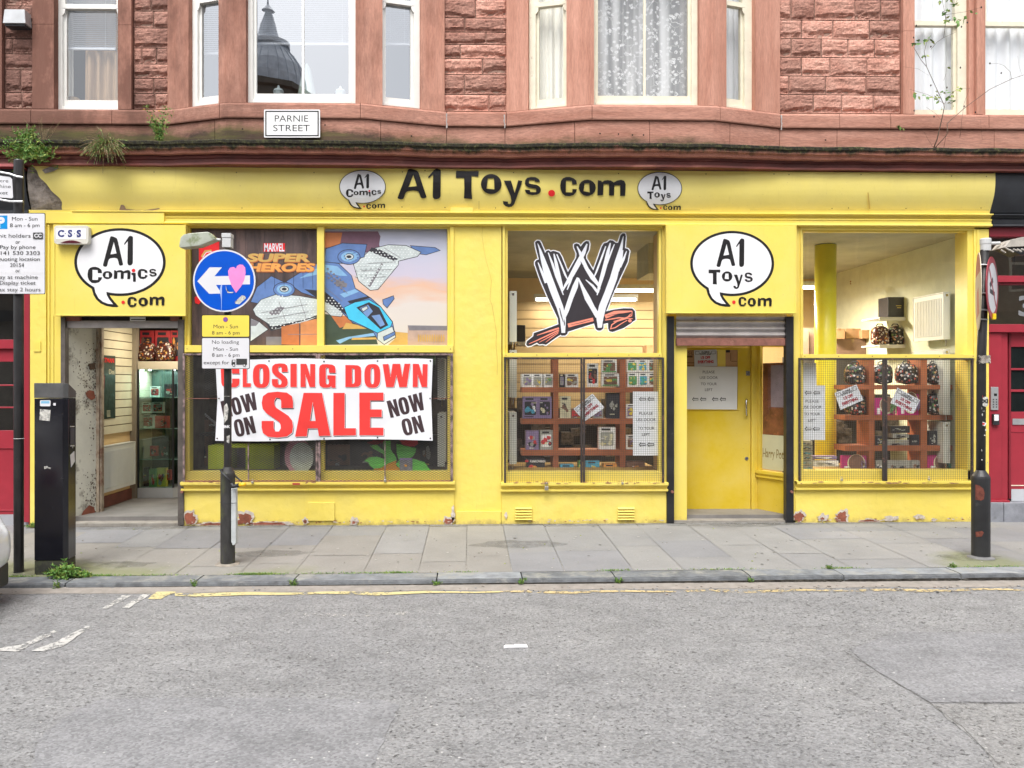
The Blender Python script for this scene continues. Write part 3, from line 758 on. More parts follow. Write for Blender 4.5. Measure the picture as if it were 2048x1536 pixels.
# ------------------------------------------------------------------ curtains and blinds (each hangs by itself)
def curtain(a, b, y, z0, z1, m, name, label, cat, folds=9, amp=.03, gather=0, seed=1):
    mb = MB(); rnd = random.Random(seed); n = folds*8; rows = 10; vs = []; fs = []
    ph = [rnd.uniform(0, 6) for _ in range(4)]
    for j in range(rows+1):
        v = j/rows
        for i in range(n+1):
            u = i/n; t = u+.012*sin(v*3+ph[0])*sin(u*9+ph[3]); x = a+(b-a)*t
            x += gather*(1-v)**2*(u-.5)*(b-a)
            yy = y+amp*(.6*sin(u*folds*2*pi+ph[1])+.4*sin(u*folds*3.7+ph[2]+v))
            vs.append((x, yy, z0+(z1-z0)*v+(.012*sin(u*21+ph[3]) if j == 0 else 0)))
    for j in range(rows):
        for i in range(n): fs.append((j*(n+1)+i, j*(n+1)+i+1, (j+1)*(n+1)+i+1, (j+1)*(n+1)+i))
    mb.add(vs, fs, m); return tag(mb.build(name, smooth=True, fix=False), label, cat)
LINEN = sheer('cream_linen_curtain', (.90, .88, .80), 1.0); VOILE = sheer('white_voile_curtain', (.90, .91, .94), .93); LACE = sheer('white_lace_net', (.94, .94, .96), .22, True)
TAN = M('tan_curtain_cloth', (.36, .24, .14), .9, var=.25, ns=3, st=(8, 8, .5))
BLIND = M('white_blind_slat', (.62, .65, .70), .5, var=.05)
curtain(X(1060, .1), X(1136, .1), .14, 5.02, 7.2, LINEN, 'curtain', 'cream curtain filling the left side light of the bay with the lace net', 'curtain', 5, .03, 0, 2)
curtain(X(1452, .1), X(1505, .1), .16, 5.0, 7.2, VOILE, 'curtain', 'white curtain in the narrow side light right of the lace net window', 'curtain', 4, .03, 0, 3)
curtain(X(1186, .05), X(1404, .05), .06, 5.03, 6.5, LACE, 'lace_net_curtain', 'flowered white lace net curtain with scalloped hem in the middle of the right bay', 'net curtain', 7, .02, 0, 4)
curtain(X(1822, .25), X(1965, .25), .25, 5.0, 7.2, VOILE, 'voile_curtain', 'white voile curtain behind the climbing shrub in the tall window', 'net curtain', 7, .04, .04, 5)
curtain(X(1968, .25), X(2125, .25), .25, 4.95, 7.2, VOILE, 'voile_curtain', 'white voile curtain in the rightmost upper window', 'net curtain', 7, .04, .04, 6)
curtain(X(172, .3), X(240, .3), .30, 4.9, 7.2, TAN, 'curtain', 'tan brown curtain drawn to the right in the leftmost window', 'curtain', 4, .05, .1, 7)
curtain(X(122, .35), X(146, .35), .36, 4.9, 7.2, LINEN, 'curtain', 'pale curtain hanging at the left of the leftmost window', 'curtain', 2, .04, 0, 8)
def blind(a, b, y, z0, z1, label, cx=0, pitch=.024, open_=.0):
    t = thing('venetian_blind', ((a+b)/2, y, z0), label, 'blind')
    mb = MB(); z = z0+.03
    while z < z1: mb.quad((a, y-.008, z+.007), (b, y-.008, z+.007), (b, y+.008, z-.007), (a, y+.008, z-.007), BLIND); z += pitch
    mb.build('slats', t, fix=False)
    mb = MB(); mb.box(a, b, y-.014, y+.014, z0, z0+.022, BLIND); mb.build('bottom_rail', t)
    for x in (a+.12, b-.12): mb = MB(); mb.tube([(x, y-.011, z0), (x, y-.011, z1)], .002, BLIND, 4); mb.build('cord', t)
blind(X(124, .3), X(236, .3), .24, Z(110, .3), 7.2, 'slatted white blind half lowered in the leftmost window')
blind(X(500, .1), X(706, .1), .06, Z(96, .1), 6.58, 'wide slatted white blind in the front window above the street name plate')
blind(X(762, .2), X(830, .2), .12, Z(98, .2), 7.2, 'narrow slatted white blind in the side light right of the street name plate window')
blind(X(402, .2), X(440, .2), .14, Z(118, .2), 7.2, 'narrow slatted white blind in the side light left of the street name plate window')
# ornaments on the bay sill
LANT = M('pale_blue_enamel', (.55, .66, .70), .5)
for px, lb in ((557, 'left of the two pale pierced lanterns standing on the window sill'), (681, 'right of the two pale pierced lanterns standing on the window sill')):
    c = at(px, 195, .02); t = thing('lantern', (c.x, .02, 4.955), lb, 'lantern')
    mb = MB(); mb.lathe([(.04, 0), (.045, .02), (.06, .11), (.062, .125), (.03, .13)], (c.x, .02, 4.955+.05), LANT, 12); mb.build('body', t)
    mb = MB(); mb.lathe([(.065, .175), (.05, .20), (.018, .215), (.012, .24), (.002, .25)], (c.x, .02, 4.955), LANT, 12); mb.build('lid', t)
    mb = MB(); mb.lathe([(.05, 0), (.05, .012), (.03, .05)], (c.x, .02, 4.955), LANT, 12); mb.build('foot', t)
c = at(612, 150, .25)
mb = MB(); mb.lathe([(.16, 0), (.10, .3), (.05, .55), (.01, .62)], (c.x, .3, 4.955), sheer('pale_green_cloth', (.55, .68, .62), 1.0), 14); tag(mb.build('cloth_cone', smooth=True), 'pale green draped cloth behind the glazing bar of the bay above the name plate', 'cloth')
c = at(143, 196, .3)
mb = MB(); mb.lathe([(.06, 0), (.07, .02), (.07, .2), (.05, .21)], (c.x, .35, 4.95), M('wicker', (.30, .20, .10), .8), 14); tag(mb.build('wicker_pot', smooth=True), 'brown wicker pot on the sill of the leftmost window', 'pot')
mb = MB(); mb.pbox(1191, 1206, 191, 201, .0, .03, M('dusky_pink_cloth', (.5, .08, .12), .8)); tag(mb.build('pink_box', bevel=.02), 'small dark pink cushion at the foot of the lace net curtain', 'cushion')
# vent hood on the far left stonework
t = thing('vent_hood', at(34, 45, -.02), 'grey metal vent hood on the rock-faced wall at top left', 'vent')
mb = MB(); a = at(17, 28, -.02); b = at(51, 48, -.12)
mb.prism([[(a.x, b.z), (a.x+.02, a.z), (b.x-.0, a.z), (b.x+.01, b.z)]], -.14, .0, GALV); mb.build('cowl', t, bevel=.006)
mb = MB(); mb.box(a.x+.015, b.x-.01, -.12, .0, b.z-.02, b.z-.002, CHAR); mb.build('outlet', t)

# ------------------------------------------------------------------ street name plate
def plate(name, px0, px1, py0, py1, Y, th, face, edge, label, cat, parent=None, r=3, group=None):
    """a flat plate with rounded corners; returns (object, decal on its face)"""
    mb = MB(); lp = [(p.x, p.z) for p in (at(x, y, Y) for x, y in rrect(px0, py0, px1, py1, r))]
    mb.prism([lp], Y, Y+th, face)
    o = mb.build(name, parent)
    if parent is None: tag(o, label, cat, group)
    return o
PL = M('white_enamel_plate', (.80, .80, .80), .35, var=.03, dirt=(.5, .48, .44), dv=.66, ds=5)
sn = plate('street_name_sign', 528, 640, 219, 275, -PJ-.03, .015, PL, PL, 'white PARNIE STREET name plate with black border under the left bay window', 'street sign', r=2)
d = Decal(on(-PJ-.03))
d.poly([rect(530.5, 221.5, 637.5, 272.5), rect(533, 224, 635, 270)[::-1]], BLACKV)
d.text('PARNIE', 583, 237, 12.5, BLACKV, w=67, bold=-.004); d.text('STREET', 583, 256, 12.5, BLACKV, w=73, bold=-.004); d.build('lettering', sn)
# little plug holes and pale repaired joints in the stone course
HOLE = M('plug_hole', (.02, .012, .01), .9); RJ = M('grey_cement_repair', (.42, .38, .36), .9, var=.2, ns=20, bmp=.4)
d = Decal(lambda x, y, l: at(x, y, -.004-l-(PJ if 452 < x < 727 or 1177 < x < 1427 else PJ*max(0, 1-min(abs(x-452), abs(x-727), abs(x-1177), abs(x-1427))/150.))))
for x, y in ((485, 258), (650, 250), (823, 272), (952, 243), (1200, 267), (1237, 268), (1265, 270), (1287, 270), (1651, 280)): d.poly(ell(x, y, 1.7, 1.7, 9), HOLE)
d.build('plug_hole', ten)
d = Decal(lambda x, y, l: at(x, y, -.022-l)); rn = random.Random(3)
for x, y0_, y1_ in ((1009, 229, 256), (893, 227, 256), (1563, 230, 260)): d.stroke([(x+rn.uniform(-1, 1), y0_+(y1_-y0_)*i/7, rn.uniform(1.5, 3.2)) for i in range(8)], RJ)
d.build('cement_repair', ten)
# ================================================================== SHOP FRONT
shop = thing('shop_front', (0, 0, 0), 'bright yellow toy and comic shop front with wide curved fascia and three barred windows', 'shop front')
ZF0, ZF1 = 3.69, 4.184
FP = [(0, -.012), (.06, -.02), (.14, -.045), (.22, -.073), (.32, -.105), (.43, -.133), (.55, -.152), (.68, -.163), (.84, -.169), (1.0, -.170)]
FP = [(a, b*.68) for a, b in FP]
def fY(z):
    t = (z-ZF0)/(ZF1-ZF0)
    if t <= 0: return FP[0][1]
    for (a, ya), (b, yb) in zip(FP, FP[1:]):
        if t <= b: return ya+(yb-ya)*(t-a)/(b-a)
    return FP[-1][1]
def onfascia(px, py, l):
    Y = -.1
    for _ in range(8): p = at(px, py, Y); Y = fY(p.z)
    return at(px, py, Y-l-.011)
fx0, fx1 = X(62), X(1978, 0)
mb = MB(); prof = [(ZF0+(ZF1-ZF0)*i/26) for i in range(27)]
cols = 60; vs = []; fs = []
xl = lambda z: X(128)-.30*max(0, (z-3.78))/.4+.03*noise.noise(Vector((z*9, 0, 0)))   # broken left end of the sheet
for i in range(cols+1):
    for j, z in enumerate(prof):
        xa = xl(z); x = xa+(fx1-xa)*i/cols
        dy = .006*noise.noise(Vector((x*1.5, z*4, 0)))
        if x < X(340) and z < 3.80: dy -= .008*max(0, noise.noise(Vector((x*4, z*3, 5)))+.3)*(3.80-z)/.08
        vs.append((x, fY(z)+dy-.002, z-.0035*(x+1)*(j/26)**2))
P_ = len(prof)
for i in range(cols):
    for j in range(P_-1): fs.append((i*P_+j, (i+1)*P_+j, (i+1)*P_+j+1, i*P_+j+1))
mb.add(vs, fs, YF)
# end cheek on the right and sheet edge thickness
mb.add([(fx1, fY(z), z) for z in prof]+[(fx1, .1, prof[-1]), (fx1, .1, prof[0])], [tuple(range(P_+2))], YF)
mb.build('fascia', shop, smooth=True, fix=False)
fas = bpy.data.objects['fascia']
# cement corbel laid bare at the left end
CEM = M('bare_cement', (.30, .26, .23), .95, var=.4, ns=9, dirt=(.10, .08, .06), dv=.5, ds=7, bmp=.9, bs=30)
mb = MB(); vs = []; fs = []; nx_, nz_ = 16, 26
for i in range(nx_+1):
    for j in range(nz_+1):
        z = 3.70+.50*j/nz_; x = X(52)+(X(190)-X(52))*i/nx_*(1 if z < 4 else .9); x += .04*(z-3.7)
        y = fY(z)+.012+.014*noise.noise(Vector((x*7, z*7, 1)))+.008*noise.noise(Vector((x*25, z*25, 1)))
        if i == 0: y = .1
        vs.append((x, y+.02, z))
for i in range(nx_):
    for j in range(nz_): fs.append((i*(nz_+1)+j, (i+1)*(nz_+1)+j, (i+1)*(nz_+1)+j+1, i*(nz_+1)+j+1))
mb.add(vs, fs, CEM); mb.build('broken_render', shop, fix=False)
# sheet seams, rivets and the strip patch
d = Decal(onfascia, base=.0); SC = M('seam_grime', (.40, .33, .12), .8); RIV = M('rust_spot', (.09, .045, .02), .8)
for x, y in ((308, 344), (473, 345), (628, 345), (805, 344), (850, 341), (1027, 345), (1237, 347), (1412, 348), (1548, 348), (1578, 349), (1722, 349), (1903, 352), (1973, 353), (1962, 416), (1664, 417), (1697, 416), (1812, 417), (1178, 415), (991, 416), (890, 415), (804, 414), (645, 415), (484, 416)):
    d.poly(ell(x, y, 1.1, 1.1, 8), RIV)
for x in (958,): d.poly([(x-.4, 342), (x+.3, 342), (x+.5, 419), (x-.5, 419)], SC)
for x0, x1 in ((100, 900), (960, 1400), (1500, 1978)): d.poly([(x0, 419.6), (x1, 419.6), (x1, 420.5), (x0, 420.3)], SC)
d.poly([(1735, 385), (1737, 385), (1741, 418), (1738, 418)], M('rust_run', (.62, .42, .09), .6))
d.build('rivets', fas)
mb = MB(); mb.pbox(902, 946, 415, 424, -.075, -.03, YP); mb.build('patch_strip', shop)
# torn lower lip at the left
mb = MB(); TR = M('torn_sheet_underside', (.20, .13, .08), .8, var=.3)
d = Decal(lambda x, y, l: at(x, y, -.035-l))
d.poly([(238, 421), (243, 406), (249, 412), (252, 418), (285, 421), (318, 416), (320, 418), (290, 424), (245, 424)], TR)
d.build('torn_edge', shop)
d = Decal(lambda x, y, l: at(x, y, -.13-l)); d.poly([(84, 340), (100, 333), (118, 336), (108, 342), (90, 347)], CEM); d.build('mortar_remnant', shop)

# ---- glyph outlines of the hand-cut lettering, each in its own survey window
G = {}
G['A'] = [[(285, 75), (300, 64), (325, 63), (370, 72), (425, 90), (442, 108), (455, 135), (515, 320), (575, 500), (568, 515), (530, 524), (500, 523), (485, 510), (465, 455), (445, 415), (410, 405), (370, 402), (325, 404), (285, 410), (258, 425), (243, 448), (215, 525), (198, 538), (165, 542), (128, 530), (120, 512)], [(366, 152), (425, 332), (290, 347)]]
G['1'] = [[(722, 62), (750, 62), (785, 70), (798, 84), (800, 110), (795, 490), (785, 515), (760, 532), (725, 540), (692, 532), (676, 510), (672, 480), (680, 148), (640, 180), (612, 206), (600, 200), (598, 188), (650, 130), (695, 80)]]
G['T'] = [[(1040, 92), (1200, 97), (1397, 95), (1390, 184), (1330, 178), (1285, 172), (1283, 400), (1293, 536), (1165, 526), (1172, 380), (1168, 206), (1100, 203), (1040, 206)]]
G['o'] = [ell(1595, 300, 162, 158, 30), [(1540, 212), (1638, 205), (1645, 385), (1520, 372)]]
G['y'] = [[(1792, 245), (1905, 245), (1965, 440), (2020, 240), (2085, 250), (2060, 330), (2010, 470), (1955, 620), (1920, 655), (1870, 667), (1820, 650), (1785, 615), (1780, 570), (1858, 577), (1858, 610), (1885, 617), (1905, 600), (1912, 560), (1900, 490), (1850, 370)]]
G['s'] = [[(470, 268), (392, 262), (388, 238), (300, 234), (300, 290), (340, 300), (420, 312), (465, 340), (487, 375), (485, 410), (465, 445), (420, 468), (350, 476), (280, 460), (245, 430), (235, 388), (312, 395), (320, 425), (412, 428), (414, 375), (350, 365), (285, 350), (250, 325), (235, 290), (240, 240), (268, 205), (330, 188), (400, 192), (445, 215), (465, 240)]]
G['c'] = [[(1055, 305), (978, 306), (975, 248), (882, 245), (880, 430), (980, 432), (985, 380), (1055, 382), (1042, 425), (1000, 475), (940, 492), (870, 488), (820, 440), (796, 380), (792, 320), (805, 250), (835, 210), (880, 190), (940, 188), (1000, 208), (1043, 245)]]
G['q'] = [[(1220, 232), (1270, 240), (1310, 265), (1345, 310), (1353, 365), (1335, 420), (1300, 460), (1250, 484), (1205, 489), (1150, 470), (1105, 425), (1085, 370), (1092, 310), (1125, 262), (1170, 238)], [(1175, 290), (1247, 286), (1257, 432), (1158, 412)]]
G['m'] = [[(1385, 238), (1441, 250), (1450, 270), (1490, 245), (1540, 238), (1590, 245), (1635, 275), (1690, 245), (1750, 233), (1800, 250), (1822, 300), (1820, 380), (1812, 487), (1735, 488), (1737, 316), (1645, 320), (1638, 482), (1560, 480), (1562, 298), (1475, 298), (1465, 475), (1378, 480)]]
G['i'] = [[(0, 0), (90, 0), (95, 100), (35, 100), (32, 25), (0, 25)]]
def bb(loops): xs = [p[0] for p in loops[0]]; ys = [p[1] for p in loops[0]]; return min(xs), max(xs), min(ys), max(ys)
def glyph(k, x0, x1, y0, y1):
    a, b, c, e = bb(G[k]); return [[(x0+(x-a)/(b-a)*(x1-x0), y0+(y-c)/(e-c)*(y1-y0)) for x, y in lp] for lp in G[k]]
z1 = lambda lp: [(780+x/7.877, 330+y/7.88) for x, y in lp]; z2 = lambda lp: [(1020+x/7.877, 330+y/7.88) for x, y in lp]
FC = [342+4.5*i for i in range(18)]
d = Decal(onfascia, ycuts=FC, step=.0005)
for k in 'A1Toy': d.poly([z1(l) for l in G[k]], BLACKV)
for k in 'scqm': d.poly([z2(l) for l in G[k]], BLACKV)
d.poly(ell(1020+655/7.877, 330+445/7.88, 6.8, 6.7, 24), REDV)
d.build('lettering', fas)
# ---- speech bubble logos; coordinates normalised on the bubble
def logo(dc, kind, cx, cy, rx, ry, edge=.062, white=WHITEV, parts=None):
    U = lambda pts: [(cx+u*rx, cy+v*ry) for u, v in pts]
    def ring(ex, ey, a0, a1, tail):  # long way round then the tail
        return [(ex*cos(a0+(a1-a0)*i/60), ey*sin(a0+(a1-a0)*i/60)) for i in range(61)]+tail
    a_in = atan2(.98, -.235); a_out = atan2(.79, -.62)-2*pi
    dc.poly(U(ring(1, 1, atan2(.975, -.225), a_out+2*pi-2*pi, [(-.58, .96), (-.52, 1.10), (-.42, 1.22), (-.30, 1.29), (-.16, 1.325), (-.06, 1.325), (-.03, 1.30), (-.12, 1.17), (-.19, 1.05)])), BLACKV)
    ex, ey = 1-edge, 1-edge*1.25
    dc.poly(U(ring(ex, ey, atan2(.885, -.295), atan2(.745, -.555)-2*pi, [(-.535, .90), (-.47, 1.06), (-.37, 1.17), (-.26, 1.225), (-.15, 1.24), (-.235, 1.10), (-.29, .97)])), white)
    g = lambda k, u0, u1, v0, v1, m=BLACKV: dc.poly([U(l) for l in glyph(k, u0, u1, v0, v1)], m)
    if kind == 'toys':
        g('A', -.372, .072, -.755, .11); g('1', .095, .29, -.765, .11)
        g('T', -.56, -.28, .185, .64); g('o', -.245, .005, .24, .55); g('y', .03, .255, .335, .78); g('s', .30, .49, .275, .565)
        dc.poly(U([(.042+.042*cos(a*pi/8), 1.182+.054*sin(a*pi/8)) for a in range(16)]), REDV)
        g('c', .15, .34, 1.02, 1.31); g('q', .37, .57, 1.05, 1.315); g('m', .61, .945, 1.045, 1.305)
    else:
        g('A', -.373, .068, -.76, .14); g('1', .09, .285, -.77, .10)
        g('c', -.71, -.39, .138, .62); g('q', -.38, -.165, .265, .50); g('m', -.135, .23, .23, .50)
        g('i', .25, .345, .315, .575); dc.poly(U([(.295+.04*cos(a*pi/8), .247+.053*sin(a*pi/8)) for a in range(16)]), REDV)
        g('c', .385, .60, .20, .49); g('s', .64, .80, .20, .42)
        dc.poly(U([(.068+.038*cos(a*pi/8), 1.18+.05*sin(a*pi/8)) for a in range(16)]), REDV)
        g('c', .16, .365, 1.02, 1.32); g('q', .40, .61, 1.04, 1.30); g('m', .645, .97, 1.01, 1.27)
WHF = M('white_vinyl_weathered', (.70, .71, .73), .4, var=.05)
d = Decal(onfascia, ycuts=FC, step=.0005); logo(d, 'comics', 725, 373.5, 46.6, 33.6, .03, WHF); d.build('bubble_logo', fas)
d = Decal(onfascia, ycuts=FC, step=.0005); logo(d, 'toys', 1319.6, 376.8, 44.6, 33.2, .03, WHF); d.build('bubble_logo', fas)

# ---- mouldings under the fascia
mb = MB(); zz = lambda py, Y=0: Z(py, Y)
mb.sweep([(X(150), 0), (X(1978), 0)], [(.05, 3.693), (-.075, 3.688), (-.085, 3.683), (-.085, 3.673), (-.05, 3.666), (-.032, 3.645), (-.026, 3.630), (-.055, 3.626), (-.055, 3.612), (-.045, 3.609), (-.045, 3.570), (-.065, 3.564), (-.068, 3.546), (-.055, 3.537), (.05, 3.533)], YP)
mb.build('cornice_moulding', shop, fix=False)
mb = MB(); mb.pbox(92, 328, 424, 447, -.075, .0, YP); mb.box(X(60), X(330), -.03, .0, 3.55, ZF0+.01, YP); mb.build('boarded_frieze', shop, bevel=.004)
# ---- pilasters
def pil(px0, px1, pytop, Y0, Y1, m=YR, base=True, name='pilaster'):
    mb = MB(); a, b = X(px0, Y0), X(px1, Y0); zb = zf(a)-.02
    mb.box(a, b, Y0, Y1, zb, Z(pytop, Y0), m); return mb
mb = pil(905, 1003, 446, 0, .25); mb.box(X(912), X(1002), -.022, -.001, -.03, Z(1022), YR); mb.build('pilaster', shop, bevel=.004)
mb = pil(60, 92, 448, -.03, .25); mb.box(X(92), X(108), -.008, .25, -.04, 3.534, YP); mb.box(X(97), X(101), -.02, -.009, 1.3, 3.52, YP); mb.box(X(108), X(122), .0, .25, -.04, 3.534, YP); mb.build('pilaster', shop, bevel=.003)
mb = MB(); mb.pbox(67, 81, 683, 703, -.04, -.031, YP); mb.build('cover_box', shop)
mb = pil(1948, 1978, 455, -.02, .25); mb.box(X(1935), X(1948), .0, .25, -.04, 3.534, YP); mb.box(X(1951), X(1955), -.032, -.021, .2, 3.5, YP); mb.build('pilaster', shop, bevel=.003)
mb = MB(); mb.box(X(1324), X(1336), -.0, .25, -.05, 3.534, YP); mb.build('pilaster', shop, bevel=.003)
mb = MB(); mb.box(X(1585), X(1601), -.0, .25, -.05, 3.534, YP); mb.build('pilaster', shop, bevel=.003)
mb = MB(); mb.box(X(365), X(372), -.01, .25, .05, 3.534, YP); mb.build('pilaster', shop, bevel=.003)
# hairline crack in the broad pilaster
CRK = M('crack_shadow', (.52, .40, .10), .9)
pts = [(966, 447), (964, 470), (968, 500), (972, 520), (979, 545), (983, 562), (981, 580), (980, 600), (984, 610), (989, 640), (993, 665), (992, 690), (995, 725), (994, 750)]
d = Decal(on(-.003))
d.stroke([(x, y, .5 if y < 600 else .8) for x, y in pts], CRK)
d.build('crack', shop)
# ---- window surrounds
def shopwin(ox0, ox1, gx0, gx1, gt, gb, tr0, tr1, bot, mull=(), Yg=.07):
    """outer px, glass px, glass top/bottom py, transom py, lower frame bottom"""
    mb = MB(); a0, a1 = X(ox0), X(ox1); zt = 3.534; zb = Z(bot)
    g0, g1 = X(gx0, Yg), X(gx1, Yg)
    # stepped head and stiles
    mb.box(a0, a1, -.012, .10, Z(gt)+.03, zt, YP)
    mb.box(a0, a1, -.03, -.013, Z(gt)+.075, zt-.005, YP)
    mb.box(a0, g0-.035, -.02, .10, zb, Z(gt)+.03, YP); mb.box(g0-.035, g0, .02, .10, zb, Z(gt)+.03, YP)
    mb.box(g1+.035, a1, -.02, .10, zb, Z(gt)+.03, YP); mb.box(g1, g1+.035, .02, .10, zb, Z(gt)+.03, YP)
    mb.box(g0, g1, .02, .10, Z(gt, Yg)+.001, Z(gt)+.03, YP)
    o = mb.build('window_frame', shop, bevel=.004)
    mb = MB(); mb.box(a0+.01, a1-.01, -.045, .09, Z(tr1, -.03), Z(tr0, -.03), YP)
    for i in range(6):
        x = a0+.04+(a1-a0-.08)*i/5; mb.lathe([(.006, -.003), (.006, .0)], (x, -.045, Z((tr0+tr1)/2, -.045)), RUST, 8, 'y')
    mb.build('transom', o, bevel=.003)
    for mx0, mx1 in mull:
        mb = MB(); mb.box(X(mx0, 0), X(mx1, 0), -.005, .09, Z(tr0), Z(gt)+.03, YP); mb.box(X(mx0, 0), X(mx1, 0), .01, .09, zb, Z(tr1), YP); mb.build('mullion', o, bevel=.003)
    mb = MB(); mb.quad((g0, Yg, Z(bot-20, Yg)), (g1, Yg, Z(bot-20, Yg)), (g1, Yg, Z(gt, Yg)), (g0, Yg, Z(gt, Yg)), GL_SH); mb.build('pane', o, fix=False)
    mb = MB(); mb.box(g0-.035, g1+.035, .0, .16, zb, Z(bot-21, 0), YP); mb.build('lower_rail', o, bevel=.003)
    return o
W1 = shopwin(370, 908, 382, 895, 459, 690, 691, 705, 963, ((634, 648),))
W2 = shopwin(1005, 1324, 1015, 1316, 461, 705, 706, 714, 965)
W3 = shopwin(1600, 1948, 1603, 1934, 463, 707, 708, 716, 963)
# ---- sills and stall risers
def riser(px0, px1, s0, s1, chips):
    a, b = X(px0), X(px1); mb = MB()
    zt = Z(s0, -.06)
    mb.sweep([(a-.01, 0), (b+.01, 0)], [(.2, zt+.01), (-.05, zt+.004), (-.085, zt), (-.085, zt-.028), (-.07, zt-.034), (-.04, zt-.05), (-.035, zt-.075), (-.062, zt-.08), (-.062, zt-.10), (-.03, zt-.112), (.1, zt-.115)], YP)
    mb.build('sill', shop, fix=False)
    mb = MB(); n = int((b-a)/.05); k = 12; vs = []; fs = []
    for i in range(n+1):
        x = a+(b-a)*i/n
        for j in range(k+1):
            z = zf(x)-.01+(zt-.113-zf(x)+.01)*j/k
            y = -.018+.004*noise.noise(Vector((x*3, z*5, 2)))-.012*max(0, 1-j/2.5)*noise.noise(Vector((x*2, 8, 1)))
            if i in (0, n): y = -.018
            vs.append((x, y, z))
    for i in range(n):
        for j in range(k): fs.append((i*(k+1)+j, (i+1)*(k+1)+j, (i+1)*(k+1)+j+1, i*(k+1)+j+1))
    mb.add(vs, fs, YR)
    mb.box(a+.002, b-.002, -.012, .25, -.05, zt-.112, YR)
    r = mb.build('stall_riser', shop, smooth=True, fix=False)
    if chips:
        BR = M('exposed_brick', (.27, .085, .05), .9, var=.4, ns=8, bmp=.8, bs=40); PLS = M('old_plaster_edge', (.56, .50, .44), .9, var=.25, ns=20, dirt=(.3, .2, .08), dv=.55, ds=25, bmp=.5)
        rn = random.Random(px0)
        d = Decal(lambda x, y, l: at(x, y, -.031-l))
        for _ in range(int((px1-px0)/11)):
            cx = rn.uniform(px0+4, px1-4); cy = 1048-.0055*(cx-300)-abs(rn.gauss(0, 2.2)); rx = rn.uniform(1, 5); ry = rn.uniform(.5, 1.6)
            d.poly([(cx+rx*cos(2*pi*i/9)*rn.uniform(.5, 1.2), cy+ry*sin(2*pi*i/9)*rn.uniform(.5, 1.2)) for i in range(9)], rn.choice([BR, PLS, PLS]))
        d.build('paint_flaking', r)
        for c in chips:
            d = Decal(lambda x, y, l: at(x, y, -.031-l))
            cx, cy, rx, ry, inner = c; pts = []
            for i in range(26):
                an = 2*pi*i/26; rr = 1+.5*noise.noise(Vector((cos(an)*1.7+cx, sin(an)*1.7, 0)))+rn.uniform(-.24, .2)
                pts.append((cx+rx*rr*cos(an), min(cy+ry*rr*sin(an), 1052-.0055*(cx-300))))
            d.poly(pts, PLS)
            if inner: d.poly([(cx+(x-cx)*inner-rx*.1, min(cy+(y-cy)*inner+ry*.18, 1051-.0055*(cx-300))) for x, y in pts], BR)
            d.build('chipped_paint', r)
    return r
riser(367, 908, 963, 985, [(382, 1034, 15, 14, .8), (494, 1036, 20, 15, .78), (540, 1047, 50, 4, .75), (430, 1048, 30, 5, .7), (611, 1042, 6, 7, .6), (708, 1044, 9, 9, .35), (898, 1042, 12, 9, .7), (906, 1028, 4, 14, 0)])
riser(1003, 1332, 966, 986, [(1012, 1030, 3, 6, 0)])
riser(1590, 1948, 964, 984, [(1600, 1032, 12, 12, .8), (1646, 1036, 12, 9, .35), (1684, 1033, 18, 13, .8), (1740, 1042, 26, 4, .8), (1781, 1037, 16, 5, 0), (1838, 1034, 12, 4, 0), (1868, 1040, 5, 3, 0)])
# flaking along the sills
FLK = M('flaked_rust_patch', (.33, .17, .09), .9, var=.5, ns=30, bmp=.5)
d = Decal(lambda x, y, l: at(x, y, -.0865-l)); rn = random.Random(5)
for x0, x1, n_ in ((1030, 1330, 26), (1600, 1650, 4), (1725, 1910, 18), (380, 470, 6), (600, 650, 4)):
    for _ in range(n_):
        x = rn.uniform(x0, x1); y = rn.uniform(963.5, 967); d.poly(ell(x, y, rn.uniform(2, 8), rn.uniform(.4, 1.3), 9), FLK)
d.poly(rect(585, 966, 600, 970), M('red_label', (.42, .06, .04), .6))
d.build('flaking', shop)
# louvred air vents in the middle stall riser and painted-over vent
def airvent(px0, px1, py0, py1, m=YR):
    v = None; mb = MB(); a = at(px0, py0, -.03); b = at(px1, py1, -.03)
    mb.box(a.x, b.x, -.028, -.02, b.z, a.z, m)
    n_ = 5; h = (a.z-b.z)/n_
    for i in range(n_):
        z = b.z+h*i; mb.add([(a.x+.01, -.03, z+h*.2), (b.x-.01, -.03, z+h*.2), (b.x-.01, -.05, z+h*.35), (a.x+.01, -.05, z+h*.35), (a.x+.01, -.03, z+h*.9), (b.x-.01, -.03, z+h*.9)], [(0, 1, 2, 3), (3, 2, 5, 4), (0, 3, 4), (1, 5, 2)], m)
    mb.build('air_vent', shop, fix=False)
airvent(1029, 1065, 1014, 1041); airvent(1234, 1270, 1014, 1041)
mb = MB(); mb.pbox(616, 669, 1005, 1042, -.034, -.02, YR); mb.build('blocked_vent', shop, bevel=.004)

